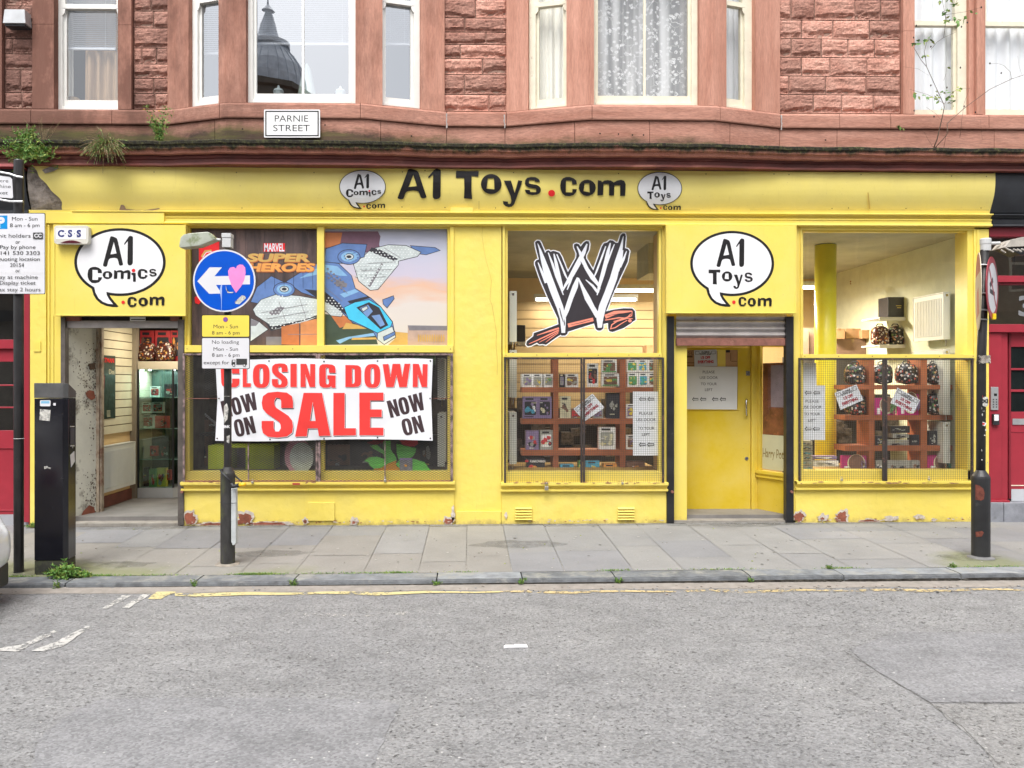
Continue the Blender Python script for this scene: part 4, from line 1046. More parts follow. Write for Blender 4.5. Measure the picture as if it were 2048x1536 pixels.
# ---- projecting shutter boxes that carry the two square sign boards
def signboard(px0, px1, py0, py1, kind, cx, cy, rx, ry, label):
    Y = -.12; t = thing('sign_board', at((px0+px1)/2, py1, Y), label, 'shop sign', 'speech bubble sign boards over the two doors')
    a = at(px0, py0, Y); b = at(px1, py1, Y); mb = MB()
    mb.box(a.x, b.x, Y, -.035, b.z, min(a.z, 3.532), YP); mb.box(a.x-.004, a.x+.012, Y-.008, Y-.0005, b.z, min(a.z, 3.531), YP); mb.box(b.x-.012, b.x+.004, Y-.008, Y-.0005, b.z, min(a.z, 3.531), YP)
    mb.box(a.x+.012, b.x-.012, Y-.008, Y-.0005, b.z, b.z+.012, YP)
    mb.build('board', t, bevel=.002)
    d = Decal(on(Y)); logo(d, kind, cx, cy, rx, ry); d.build('bubble_logo', t)
signboard(108, 371, 449, 632, 'comics', 240, 524.2, 91.6, 68, 'square yellow board with the A1 Comics speech bubble over the open door')
signboard(1333, 1592, 450, 627, 'toys', 1464.3, 527, 84, 65.4, 'square yellow board with the A1 Toys speech bubble over the closed yellow door')
# rolled-up steel shutters and their black guide rails
SHT = M('weathered_shutter_steel', (.40, .37, .36), .5, .5, var=.2, ns=5, dirt=(.20, .10, .075), dv=.6, ds=6, bmp=.15)
sh = MB(); a, b = X(1352, .02), X(1572, .02); z = Z(628, .02); zb = Z(676, .02); n_ = 4; h = (z-zb)/n_; prof = []
for i in range(n_):
    for k in range(7): t_ = k/6; prof.append((.02-.022*sin(pi*t_), z-h*i-h*.86*t_))
    prof.append((.022, z-h*i-h*.95))
sh.sweep([(a, 0), (b, 0)], prof, SHT); s_o = sh.build('roller_shutter', shop, smooth=False, fix=False)
mb = MB(); mb.box(a, b, -.005, .04, Z(691, 0), zb, RUST); mb.build('bottom_rail', s_o, bevel=.003)
mb = MB(); mb.pbox(132, 356, 641, 656, .0, .04, SHT); mb.pbox(128, 160, 633, 642, -.02, .03, RUST); mb.pbox(340, 358, 633, 642, -.02, .03, RUST); mb.build('roller_shutter', shop, bevel=.002)
d = Decal(on(-.001)); d.poly(rect(260, 634, 291, 642), WHITEV); d.poly(rect(262, 638, 290, 640), BLACKV); d.build('maker_label', shop)
mb = MB(); mb.box(X(122), X(368), .05, .09, Z(644, .05), 2.7, BLACKR); mb.build('lamp_screen_board', shop)  # board added to keep the doorway fill tube out of view
GR2 = M('worn_guide_rail', (.11, .095, .085), .6, .2, var=.4, ns=7, bmp=.1)
for p0, p1, pt, m_ in ((122, 131, 636, GR2), (356, 368, 640, GR2), (1334, 1348, 632, BLACKM), (1572, 1587, 632, BLACKM)):
    mb = MB(); mb.box(X(p0, -.03), X(p1, -.03), -.04, .05, -.02, Z(pt, -.03), m_); g = mb.build('guide_rail', shop, bevel=.003)
    mb = MB(); c = at((p0+p1)/2+3, 980, -.04); mb.lathe([(.016, -.03), (.016, .0)], (c.x, -.04, c.z-.02), RUST, 12, 'y'); mb.build('pin_lock', g)
# ---- recessed yellow door
t0 = .78                                    # depth of the recess
FLO = M('worn_concrete_step', (.28, .26, .23), .9, var=.2, ns=6, bmp=.3, dirt=(.16, .14, .11), dv=.55, ds=5)
YD = yellow('recess_shaded_yellow', .35, .08, .05, col=(.70, .50, .018))  # deeper yellow: the shade of the recess is put into the colour
mb = MB(); mb.box(X(1336, .1), X(1640, .3), .0, t0+.05, -.04, .012, FLO); structure(mb.build('door_step'))
LFY = .62
dx0, dx1 = X(1350, LFY), X(1501, LFY); zt = Z(694, LFY); zb = .03
lf = MB()
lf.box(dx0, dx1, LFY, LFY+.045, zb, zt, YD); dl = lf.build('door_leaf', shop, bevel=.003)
# glazed upper panel with frame
mb = MB(); g0, g1 = at(1351, 697, LFY), at(1478, 820, LFY)
fr = .018
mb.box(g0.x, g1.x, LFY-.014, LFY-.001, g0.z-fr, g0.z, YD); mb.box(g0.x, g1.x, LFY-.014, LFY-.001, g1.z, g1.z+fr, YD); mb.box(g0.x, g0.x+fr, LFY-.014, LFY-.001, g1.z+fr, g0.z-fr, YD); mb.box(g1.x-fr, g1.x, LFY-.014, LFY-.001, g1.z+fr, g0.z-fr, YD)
mb.build('door_beading', dl)
CARD = M('brown_cardboard', (.42, .25, .13), .85, var=.12, ns=5)
PAPER = M('white_notice_paper', (.66, .67, .66), .7, var=.03); PAPER2 = M('grey_white_paper', (.50, .52, .56), .7, var=.03)
INKB = M('black_ink', (.03, .03, .03), .7); INKR = M('red_ink', (.42, .01, .03), .7)
d = Decal(on(LFY-.002))
d.poly(rect(1354, 699, 1475, 735), CARD); d.poly(rect(1435, 699, 1451, 734), YP); d.poly(rect(1388, 699, 1435, 702), YP); d.poly(rect(1452, 699, 1460, 705), BLACKV)
CARDD = M('cardboard_crease', (.13, .07, .03), .9)
for r in (rect(1355, 725, 1389, 726.2), rect(1355, 731, 1389, 732), rect(1461, 706, 1462, 722), rect(1463, 722, 1474, 723), rect(1368, 711, 1385, 715)): d.poly(r, CARDD)
d.text('RSL', 1378, 706, 6, CARDD, w=18)
d.build('cardboard_backing', dl)
def arrow(d, cx, cy, w_, h_, m=INKB, inner=None):
    """outlined block arrow to the left"""
    P = [(-.5, 0), (-.18, -.5), (-.18, -.24), (.5, -.24), (.5, .24), (-.18, .24), (-.18, .5)]
    k = [(cx+x*w_, cy+y*h_) for x, y in P]; d.poly(k, m)
    Q = [(-.36, .0), (-.26, -.16), (-.26, -.09), (.44, -.09), (.44, .13), (-.2, .13), (-.2, .22)]
    if inner: d.poly([(cx+x*w_, cy+y*h_) for x, y in Q], inner)
def sheet(name, pts, Y, m, label, cat, group=None, th=.0015):
    mb = MB(); ps = [at(x, y, Y) for x, y in pts]; mb.prism([[(p.x, p.z) for p in ps]], Y, Y+th, m); return tag(mb.build(name), label, cat, group)
n1 = sheet('notice', [(1353, 733), (1475, 733.5), (1474, 819), (1353, 818)], LFY-.018, PAPER, 'wide white PLEASE USE DOOR TO YOUR LEFT notice on the yellow door', 'notice')
d = Decal(on(LFY-.018))
for s, y, w_ in (('PLEASE', 744, 24), ('USE DOOR', 755.3, 36), ('TO YOUR', 767.8, 32), ('LEFT', 779.5, 15)): d.text(s, 1417.5, y, 5.2, INKB, w=w_)
for x in (1390.3, 1406, 1430, 1445.5): arrow(d, x, 798.4, 12.5, 9.5, INKB, PAPER)
d.text('G', 1363.5, 804.5, 7.2, INKB, bold=.03); d.poly(rect(1357, 811, 1370, 811.5), INKB); d.poly(rect(1357.5, 813, 1369.5, 814), INKB)
d.build('lettering', n1)
n2 = sheet('notice', [(1388, 700.5), (1433, 699), (1434.5, 732), (1389, 733.5)], LFY-.022, PAPER2, 'small closing down notice reading 1/3 off everything taped high on the yellow door', 'notice')
def offer(d, u, sm=1.0):
    """lettering of the small offer notices; u maps unit square to survey coordinates"""
    tf = d.tf; d.tf = lambda x, y: u(x, y)
    d.text('CLOSING', .5, .13, .09, INKB, w=.36, bold=.05); d.text('DOWN SALE', .5, .25, .10, INKB, w=.50, bold=.05)
    d.text('1/3 OFF', .5, .47, .15, INKR, w=.42, bold=.05); d.text('EVERYTHING', .5, .74, .16, INKR, w=.70, bold=.05)
    for x in (.05, .77): d.poly([rect(x, .07, x+.18, .27), rect(x+.015, .09, x+.165, .25)[::-1]], INKB)
    d.tf = tf
d = Decal(on(LFY-.022)); offer(d, lambda x, y: (1388+45*x+1.2*y, 700.5+32*y-1.2*x)); d.build('lettering', n2)
# handle and locks
mb = MB(); c = at(1490, 797, LFY); z0_, z1_ = Z(833, LFY), Z(797, LFY)
mb.tube([(c.x+.02, LFY, z1_-.01), (c.x+.01, LFY-.04, z1_-.012), (c.x, LFY-.05, z1_-.03), (c.x, LFY-.05, z0_+.03), (c.x+.01, LFY-.04, z0_+.012), (c.x+.02, LFY, z0_+.01)], .010, CHROME, 10); mb.build('pull_handle', dl, smooth=True)
mb = MB(); mb.pbox(1492, 1500, 742, 751, LFY-.006, LFY, CHROME); mb.build('lock_plate', dl)
mb = MB(); c = at(1493, 917, LFY); mb.lathe([(.022, -.008), (.024, 0)], (c.x, LFY, c.z), CHROME, 16, 'y'); mb.lathe([(.008, -.012), (.008, -.009)], (c.x, LFY, c.z), BLACKM, 10, 'y'); mb.build('lock_cylinder', dl)
# frame to the right of the leaf, splayed glazed return, ceiling and left reveal
rx0 = X(1514, LFY); rx1 = X(1590, .06)
mb = MB()
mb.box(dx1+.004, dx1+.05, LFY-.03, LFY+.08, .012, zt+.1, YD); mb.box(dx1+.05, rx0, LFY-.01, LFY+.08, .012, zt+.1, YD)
mb.box(X(1338, .05), dx0-.002, .05, LFY+.08, -.02, zt+.3, YP)
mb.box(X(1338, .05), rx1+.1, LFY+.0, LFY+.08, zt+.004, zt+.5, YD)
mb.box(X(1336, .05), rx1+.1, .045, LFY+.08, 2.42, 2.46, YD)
mb.build('door_frame', shop, bevel=.004)
L, xf = frame_map((rx0, LFY), (rx1, .06)); mb = MB(xf)
zs = Z(945, .35)
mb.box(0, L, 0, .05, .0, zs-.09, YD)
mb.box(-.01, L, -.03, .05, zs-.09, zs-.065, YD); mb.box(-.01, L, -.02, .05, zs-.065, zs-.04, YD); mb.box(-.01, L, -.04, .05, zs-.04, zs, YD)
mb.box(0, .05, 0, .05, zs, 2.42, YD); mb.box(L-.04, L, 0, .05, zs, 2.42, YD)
o = mb.build('return_window', shop, bevel=.003)
mb = MB(xf); mb.quad((.05, .02, zs), (L-.04, .02, zs), (L-.04, .02, 2.42), (.05, .02, 2.42), GL_SH); mb.build('pane', o, fix=False)
POST = M('faded_red_brown_poster', (.20, .065, .035), .45, var=.5, ns=6, dirt=(.45, .14, .06), dv=.6, ds=7)
POST2 = M('mauve_poster', (.26, .20, .23), .5, var=.2); CREAM = M('cream_card', (.62, .60, .42), .7, var=.05)
mb = MB(xf); za, zb2 = Z(725, .3), Z(876, .3); mb.box(.06, L-.05, .04, .043, zb2, za, POST); mb.box(.32*L, L-.05, .036, .039, Z(815, .3), Z(730, .3), POST2); tag(mb.build('poster'), 'torn red brown poster in the angled window beside the yellow door', 'poster')
mb = MB(xf); mb.box(.06, L-.045, .030, .034, zs+.02, Z(872, .3), CREAM); cd = tag(mb.build('card'), "cream card with spindly Harry Potter's lettering at the foot of the angled door window", 'card')
def onret(x, y, l): return xf(Vector((x, .0295-l, y)))
d = Decal(onret); v, f = text2d("Harry Potter's", .0); kx = (L-.13)/max(x for x, y in v)
GILT = M('brown_gilt_ink', (.22, .14, .03), .6)
d.tris([(.07+x*kx, zs+.17+(y*.11 if y > .6 else y*.09)) for x, y in v], f, GILT); d.build('lettering', cd)
# ---- C.S.S alarm box
ab = thing('alarm_box', at(142, 488, -.16), 'cream C.S.S alarm box at the top left corner of the A1 Comics board', 'alarm')
CRM = M('aged_cream_plastic', (.62, .60, .53), .5, var=.12, dirt=(.35, .27, .2), dv=.6, ds=9)
Ya = -.20; a = at(108, 450, Ya); b = at(177, 489, Ya); mb = MB()
lp = [(p.x, p.z) for p in (at(x, y, Ya) for x, y in rrect(108, 451, 177, 488, 6))]; mb.prism([lp], Ya, -.13, CRM); mb.build('casing', ab, bevel=.006)
d = Decal(on(Ya)); d.poly(rect(112, 457, 172, 478), WHITEV); NAVY = M('navy_ink', (.02, .03, .16), .6)
def serif(d, ch, cx, cy, h, m):
    w_ = h*.62; d.text(ch, cx, cy, h, m, bold=.045)
    for sx in ((.30, -.42), (-.30, .36)) if ch == 'S' else ((.30, -.38), (.30, .40)): d.poly(rect(cx+sx[0]*w_*1.35-1, cy+sx[1]*h-2.2, cx+sx[0]*w_*1.35+.6, cy+sx[1]*h+2.2), m)
for ch, x in (('C', 122), ('S', 140), ('S', 157.5)): serif(d, ch, x, 467, 12.5, NAVY)
for x in (130.5, 149): d.poly(ell(x, 467, 1, 1, 8), NAVY)
d.poly([(120+ (44*i/16), 486-5.5*sin(pi*i/16)) for i in range(17)], M('dark_maroon_lens', (.09, .01, .02), .3)); d.build('lettering', ab)
# ================================================================== INSIDE THE SHOP
WALL = M('cream_shop_wall', (.66, .47, .24), .85, var=.08, ns=2)
SLATW = M('tan_slatwall_board', (.43, .32, .17), .6, var=.08, ns=3); SLATD = M('slat_groove_shadow', (.16, .11, .06), .9)
CEIL = M('dingy_ceiling', (.44, .44, .34), .9, var=.15, ns=2); LINO = M('grey_lino', (.20, .19, .18), .6, var=.2, ns=3)
PLAST = M('scuffed_white_plaster', (.74, .73, .63), .8, var=.1, ns=4, dirt=(.11, .085, .055), dv=.53, ds=4, bmp=.25)
IX0, IX1, IY1, IZ1 = -4.72, 6.12, 4.4, 3.50
mb = MB(); mb.box(IX0-.1, IX1+.1, .16, IY1, .0, .055, LINO); structure(mb.build('interior_floor'))
mb = MB(); mb.box(IX0-.1, IX1+.1, .12, IY1, IZ1, IZ1+.08, CEIL); mb.box(X(1330), X(1600), .9, 1.6, 3.1, IZ1-.002, CEIL); structure(mb.build('interior_ceiling'))
mb = MB(); mb.box(IX0-.1, IX1+.1, IY1, IY1+.1, .05, IZ1, WALL); mb.box(IX1, IX1+.1, .26, IY1-.002, .055, IZ1-.002, M('pale_green_wall', (.58, .60, .46), .8, var=.08)); structure(mb.build('interior_wall'))
# piers behind the front between windows
mb = MB()
for a, b in ((905, 1005), (1324, 1336)): mb.box(X(a), X(b), .252, .45, .055, IZ1, WALL)
structure(mb.build('interior_pier'))
# partition behind the left window
DKP = M('dark_display_backing', (.085, .072, .062), .7, var=.6, ns=7, dirt=(.12, .09, .07), dv=.6, ds=3)
mb = MB(); mb.box(X(372, 1.0), X(905, 1.0), .95, 1.0, .06, IZ1-.005, DKP); mb.box(X(366, .2)+.02, X(372, .2)+.03, .2, .95, .06, 2.6, DKP); mb.box(X(366, .2)+.05, X(905, .2), .16, .94, .062, .60, DKP)
structure(mb.build('display_partition'))
# display bed boards behind the other windows
BED = M('display_bed_board', (.33, .21, .05), .7, var=.2)
mb = MB(); mb.box(X(1016, .2), X(1322, .2), .165, 1.2, .058, .60, BED); mb.box(X(1640, .3), X(1934, .2), .165, 1.2, .058, .58, BED); structure(mb.build('display_bed'))
def slatwall(x0, x1, z0, z1, y, pitch, name, mat_=SLATW, struct_=True, along='x'):
    mb = MB(); z = z0
    while z < z1-.01:
        zz_ = min(z+pitch-.012, z1)
        if along == 'x': mb.box(x0, x1, y, y+.02, z, zz_, mat_)
        else: mb.box(y-.02, y, x0, x1, z, zz_, mat_)
        z += pitch
    if along == 'x': mb.box(x0, x1, y+.015, y+.03, z0, z1, SLATD)
    else: mb.box(y-.03, y-.015, x0, x1, z0, z1, SLATD)
    return mb
structure(slatwall(X(1030, 3.6), X(1330, 3.6), .06, 3.0, 3.6, .148, 'x').build('slatwall_panel'))
mb = MB(); mb.box(X(1600, 4.0), X(1800, 4.0), 4.0, 4.05, .06, 2.62, M('pale_board', (.66, .55, .38), .6, var=.06)); structure(mb.build('wall_board'))
# fluorescent lights
TUBE = emis('lit_fluorescent_tube', (1, .94, .80), 7)
def fluoro(x0, x1, y, z, lab):
    t = thing('fluorescent_light', ((x0+x1)/2, y, z), lab, 'light', 'fluorescent lights inside the shop')
    mb = MB(); mb.box(x0, x1, y-.05, y+.05, z+.05, z+.11, GREYP); mb.build('housing', t, bevel=.005)
    mb = MB(); mb.tube([(x0+.03, y, z+.022), (x1-.03, y, z+.022)], .019, TUBE, 8); mb.build('tube', t)
    mb = MB(); mb.box(x0, x0+.03, y-.03, y+.03, z, z+.05, GREYP); mb.box(x1-.03, x1, y-.03, y+.03, z, z+.05, GREYP); mb.build('end_cap', t)
    ld = bpy.data.lights.new('shop_lamp', 'AREA'); lo = bpy.data.objects.new('shop_lamp', ld); COL.objects.link(lo)
    ld.shape = 'RECTANGLE'; ld.size = x1-x0-.1; ld.size_y = .06; ld.energy = 9 if x1 < 0 else 16 if x1 < 3.0 else 78; ld.color = (1, .86, .66)
    lo.location = ((x0+x1)/2, y, z-.004)-ORG[t.name] if False else Vector(((x0+x1)/2, y, z-.004))-ORG[t.name]; lo.parent = t
fluoro(X(1206, 2.2), X(1322, 2.2), 2.2, Z(584, 2.2), 'lit fluorescent tube at the right of the window with the scratched W logo')
fluoro(X(1068, 3.3), X(1275, 3.3), 3.3, Z(602, 3.3), 'long lit fluorescent tube farther back behind the scratched W logo')
fluoro(X(1520, 2.2), X(1631, 2.2), 2.2, Z(577, 2.2), 'lit fluorescent tube left of the round yellow column')
fluoro(X(1400, 2.4), X(1500, 2.4), 2.4, 3.3, 'added fill tube hidden under the ceiling behind the A1 Toys board')  # unseen fill light, added to brighten the right window
# yellow column
mb = MB(); c = at(1651, 700, 1.0); mb.lathe([(.135, .06), (.135, 3.49)], (c.x, 1.0, 0), M('column_lemon_gloss', (.92, .84, .06), .3, var=.04), 32); tag(mb.build('yellow_column', smooth=True), 'round yellow iron column inside the right-hand window', 'column')
# radiators on the returns, one above another
RADM = M('white_radiator_enamel', (.66, .68, .64), .4, var=.03)
def radiator(x, side, y0, y1, z0, z1, label, group=None, ax='y'):
    """panel radiator along y on a wall at x; side=+1 panel faces -x"""
    t = thing('radiator', (x, (y0+y1)/2, z0), label, 'radiator', group)
    xf = (lambda p: Vector((x-side*p.y, y0+p.x, p.z)))
    L = y1-y0; mb = MB(xf)
    mb.box(0, L, .03, .05, z0+.02, z1-.02, RADM); mb.box(0, L, .09, .105, z0, z1-.015, RADM)
    k = 0; u = .04
    while u < L-.06: mb.box(u, u+.018, .105, .111, z0+.05, z1-.07, RADM); u += .036
    mb.build('panel', t, bevel=.003)
    mb = MB(xf); mb.box(-.004, .004, .02, .11, z0, z1, RADM); mb.box(L-.004, L+.004, .02, .11, z0, z1, RADM); mb.build('end_cap', t, bevel=.002)
    mb = MB(xf); mb.box(0.004, L-.004, .02, .108, z1-.012, z1, RADM); mb.build('top_grille', t)
    mb = MB(xf); mb.lathe([(.014, 0), (.014, .012)], (-.010, .065, z1-.04), CHROME, 10, 'x'); mb.tube([(.02, .06, z0), (.02, .06, z0-.08)], .009, CHROME, 8); mb.build('valve', t)
    return t
xw = 6.06
for py0, py1, lb in ((582, 678, 'highest of the white radiators stacked on the right wall of the right-hand window'), (697, 830, 'middle white radiator stacked on the right wall of the right-hand window'), (845, 928, 'lowest white radiator on the right wall, behind the wire mesh')):
    radiator(xw, 1, .42, 1.1, Z(py1, .42), Z(py0, .42), lb, 'radiators stacked beside the window displays')
xw2 = X(1016, .25)
for py0, py1, lb in ((582, 684, 'highest white radiator at the left edge of the scratched W logo window'), (700, 795, 'middle white radiator at the left edge of the middle barred window'), (825, 928, 'lowest white radiator at the left edge of the middle barred window')):
    t = radiator(xw2, -1, .3, .9, Z(py1, .3), Z(py0, .3), lb, 'radiators stacked beside the window displays')
for py0, py1, lb in ((716, 800, 'upper white radiator at the right end of the dark window behind the sale banner'), (827, 933, 'lower white radiator at the right end of the dark window, beside the banner')):
    radiator(X(893, .3), 1, .3, .9, Z(py1, .3), Z(py0, .3), lb, 'radiators stacked beside the window displays')
# copper pipe
COPP = M('copper_pipe', (.30, .13, .07), .35, .8, var=.1)
t = [at(1700, 563, 3.2), at(1790, 565, 3.1), at(1845, 566, 2.8), at(1897, 545, .9), at(1904, 546, .8), at(1911, 556, .7), at(1911, 580, .7)]
mb = MB(); mb.tube(t, .012, COPP, 8); mb.tube([p+Vector((0, .0, -.035)) for p in t[:3]]+[t[3]+Vector((-.02, 0, -.03))], .010, COPP, 8); tag(mb.build('copper_pipe', smooth=True), 'bent copper pipes running to the highest radiator in the right window', 'pipe')
# ------------------------------------------------------------------ shelves, boxes, bags
SHELFW = M('white_shelf_board', (.62, .62, .58), .5, var=.05)
OAK = M('red_brown_shelf_wood', (.36, .12, .055), .5, var=.3, ns=4, st=(.6, 1, 1), bmp=.1)
def bracket_shelf(px0, px1, py, Y, dep, label):
    t = thing('bracket_shelf', at((px0+px1)/2, py, Y), label, 'shelf'); a = at(px0, py, Y); b = at(px1, py, Y)
    mb = MB(); mb.box(a.x, b.x, Y, Y+dep, a.z, a.z+.02, SHELFW); mb.build('board', t)
    mb = MB(); mb.prism([[(b.x, a.z-.002), (b.x-.03, a.z-.002), (b.x-.03, a.z-.05), (b.x, a.z-.02)]], Y, Y+dep, SHELFW); mb.box(a.x, b.x, Y-.012, Y-.001, a.z-.03, a.z+.02, SHELFW); mb.build('bracket', t)
bracket_shelf(1758, 1830, 637, 1.6, .5, 'upper white bracket shelf in the right window carrying the black box')
bracket_shelf(1758, 1830, 692, 1.6, .5, 'lower white bracket shelf in the right window carrying two patterned backpacks')
def grid_shelf(name, verts, hors, x0, x1, pyt, pyb, Y, dep, label, tb=.035):
    t = thing(name, at((x0+x1)/2, pyb, Y), label, 'shelving')
    a = X(x0, Y); b = X(x1, Y)
    for v0, v1 in verts:
        mb = MB(); mb.box(X(v0, Y), X(v1, Y), Y, Y+dep, Z(pyb, Y), Z(pyt, Y), OAK); mb.build('upright', t)
    for h0, h1 in hors:
        mb = MB(); mb.box(a, b, Y-.006, Y+dep-.01, Z(h1, Y), Z(h0, Y), OAK); mb.build('shelf', t)
    return t
YS = .5
grid_shelf('display_shelving', ((1106, 1117), (1240, 1251)), ((775, 785), (838, 848), (900, 911)), 1043, 1322, 718, 958, YS, .32, 'red brown grid shelving of toys behind the middle wire mesh')
grid_shelf('display_shelving', ((1738, 1749), (1842, 1854)), ((770, 779), (831, 841), (892, 903)), 1690, 1904, 716, 950, YS, .32, 'red brown grid shelving of backpacks behind the right wire mesh')
PALETTE = {'white': (0.90, 0.90, 0.90), 'purple': (0.29, 0.22, 0.39), 'black': (0.04, 0.04, 0.05), 'green': (0.14, 0.38, 0.14), 'blue': (0.10, 0.41, 0.61), 'orange': (0.80, 0.36, 0.09), 'grey': (0.38, 0.39, 0.36), 'red': (0.65, 0.06, 0.07), 'cream': (0.72, 0.68, 0.48), 'brown': (0.25, 0.14, 0.10), 'magenta': (0.52, 0.04, 0.22), 'teal': (0.09, 0.46, 0.35), 'yellow': (0.87, 0.70, 0.12)}
PMAT = {k: M('print_'+k, v, .35, var=.15, ns=14) for k, v in PALETTE.items()}
def toybox(px0, px1, py0, py1, Y, dep, col, label, inks, seed, win=True, group='boxed toys on the shelves of the middle window', mesh_name='toy_box', bands=False):
    rnd = random.Random(seed); a = at(px0, py0, Y); b = at(px1, py1, Y)
    t = thing(mesh_name, ((a.x+b.x)/2, Y+dep/2, b.z), label, 'toy box', group)
    mb = MB(); mb.box(a.x, b.x, Y, Y+dep, b.z, a.z, PMAT[col]); mb.build('carton', t, bevel=.002)
    d = Decal(on(Y), base=.0015); W_, H_ = px1-px0, py1-py0
    if win:
        d.poly(rrect(px0+W_*.12, py0+H_*.22, px1-W_*.12, py1-H_*.16, min(W_, H_)*.08, 3), PMAT[inks[0]])
        if H_ > 12: d.poly(rect(px0+W_*.18, py0+H_*.06, px1-W_*.3, py0+H_*.15), PMAT['black' if col != 'black' else 'cream'])
    n = 11
    for i in range(4):
        cy = py0+H_*rnd.uniform(.25, .9); cx = px0+W_*rnd.uniform(.08, .55); d.poly(rect(cx, cy, cx+W_*rnd.uniform(.1, .4), cy+H_*.035), PMAT[rnd.choice(['white', 'black', 'yellow', 'cream'])])
    for i in range(n):
        cx, cy = px0+W_*rnd.uniform(.22, .78), py0+H_*rnd.uniform(.34, .76); r = rnd.uniform(.06, .17)
        d.poly([(cx+W_*r*cos(k*pi/4)*rnd.uniform(.7, 1.2), cy+H_*r*.8*sin(k*pi/4)*rnd.uniform(.7, 1.2)) for k in range(8)], PMAT[rnd.choice(inks)])
    if bands: d.poly(rect(px0+W_*.05, py1-H_*.15, px1-W_*.05, py1-H_*.07), PMAT[inks[-1]])
    d.build('printed_front', t); t.rotation_euler.z = rnd.uniform(-.09, .09); return t
k_ = lambda x, y, ox=1000, oy=700: (ox+x/5.484, oy+y/5.484)
def TB(x0, x1, y0, y1, ox, col, label, inks, seed, **kw):
    if len(label.split()) <= 12: label += ' in the middle window'
    elif len(label.split()) <= 14: label += ', middle window'
    toybox(ox+x0/5.484, ox+x1/5.484, 700+y0/5.484, 700+y1/5.484, YS+.02, .13, col, label, inks, seed, **kw)
S = ''
TB(235, 355, 262, 408, 1000, 'white', 'white toy box, leftmost on the top shelf'+S, ['grey', 'yellow', 'purple'], 1)
TB(362, 470, 262, 408, 1000, 'white', 'white toy box, second from left on the top shelf'+S, ['grey', 'yellow', 'purple'], 2)
TB(477, 585, 262, 408, 1000, 'white', 'white toy box, third from left and beside the left upright on the top shelf'+S, ['grey', 'yellow', 'green'], 3)
TB(655, 708, 262, 408, 1000, 'black', 'narrow dark toy box just right of the left upright on the top shelf'+S, ['purple', 'grey'], 4)
TB(714, 858, 262, 408, 1000, 'white', 'wide white toy box just left of the black centre bar on the top shelf'+S, ['brown', 'yellow', 'grey'], 5)
TB(85, 205, 145, 405, 1160, 'white', 'tall dark fronted toy box right of the black centre bar on the top shelf'+S, ['black', 'red', 'brown'], 6)
TB(240, 432, 258, 402, 1160, 'white', 'wide toy box with pink foot, lower of the two stacked left of the right upright'+S, ['brown', 'yellow', 'green'], 7, bands=True)
TB(240, 410, 106, 252, 1160, 'white', 'wide toy box with pink foot, upper of the two stacked left of the right upright'+S, ['brown', 'yellow', 'green'], 8, bands=True)
for r, (y0, y1) in enumerate(((252, 405), (108, 245))):
    for c, (x0, x1) in enumerate(((517, 636), (642, 745), (751, 850))):
        TB(x0, x1, y0, y1, 1160, 'white', '%s toy box with %s print, %s right of the right upright on the top shelf%s' % (('lower', 'upper')[r], ('green', 'blue', 'brown')[c], ('first', 'second', 'third')[c], ''), [('green', 'blue', 'brown')[c], 'yellow', 'teal'], 20+r*3+c)
TB(248, 415, 512, 752, 1000, 'purple', 'purple and black boxed figure set, leftmost on the second shelf'+S, ['black', 'white', 'purple', 'blue'], 30)
TB(420, 570, 512, 752, 1000, 'purple', 'purple boxed figure set with red blade print, beside the left upright on the second shelf'+S, ['black', 'red', 'cream', 'purple'], 31)
TB(662, 780, 508, 748, 1000, 'cream', 'cream carded toy with dark centre right of the left upright on the second shelf'+S, ['cream', 'black', 'brown'], 32)
TB(770, 895, 640, 748, 1000, 'brown', 'low brown toy box left of the centre bar on the second shelf'+S, ['red', 'brown', 'black'], 33)
TB(290, 436, 470, 748, 1160, 'black', 'tall black toy box left of the right upright on the second shelf'+S, ['black', 'grey', 'brown'], 34, win=False)
TB(150, 255, 640, 748, 1160, 'grey', 'grey blue toy box half hidden by the tilted offer notice on the second shelf'+S, ['purple', 'brown'], 35)
TB(508, 640, 595, 748, 1160, 'white', 'white toy box half hidden by the long notice on the second shelf'+S, ['purple', 'yellow'], 36)
TB(282, 424, 885, 1096, 1000, 'purple', 'purple grey boxed figure, leftmost on the third shelf'+S, ['grey', 'red', 'white', 'black'], 37, win=False)
TB(432, 575, 880, 1098, 1000, 'grey', 'grey boxed figure with red and white corner beside the left upright on the third shelf'+S, ['white', 'red', 'black'], 38)
TB(206, 392, 846, 1092, 1160, 'white', 'white capped clear toy box left of the right upright on the third shelf'+S, ['grey', 'cream', 'grey'], 39)
TB(506, 640, 936, 1092, 1160, 'white', 'white toy box half hidden by the long notice on the third shelf'+S, ['brown', 'purple'], 40)
TB(292, 490, 1195, 1405, 1000, 'black', 'black toy box with white title lettering at the bottom left'+S, ['red', 'green', 'orange', 'white'], 41, win=False)
TB(660, 808, 1255, 1405, 1000, 'blue', 'small blue and yellow toy box at the bottom right of the left upright'+S, ['yellow', 'blue', 'grey'], 42)
TB(862, 900, 1215, 1405, 1000, 'green', 'thin green toy box against the centre bar at the bottom'+S, ['yellow', 'green'], 47)
TB(62, 215, 1215, 1400, 1160, 'blue', 'blue toy box right of the centre bar at the bottom'+S, ['blue', 'teal', 'yellow'], 43)
TB(255, 402, 1250, 1405, 1160, 'orange', 'small orange toy box beside the right upright at the bottom'+S, ['yellow', 'blue', 'grey'], 44)
TB(505, 710, 1225, 1405, 1160, 'brown', 'brown and red carded toy at the bottom right'+S, ['red', 'green', 'orange'], 45, win=False)
d = Decal(on(YS+.018)); d.text('FUNKOVERSE', 1075, 922.5, 4.6, PMAT['white'], w=31, bold=.03); d.poly(ell(1053, 922, 3.6, 2.8, 12), PMAT['red'])
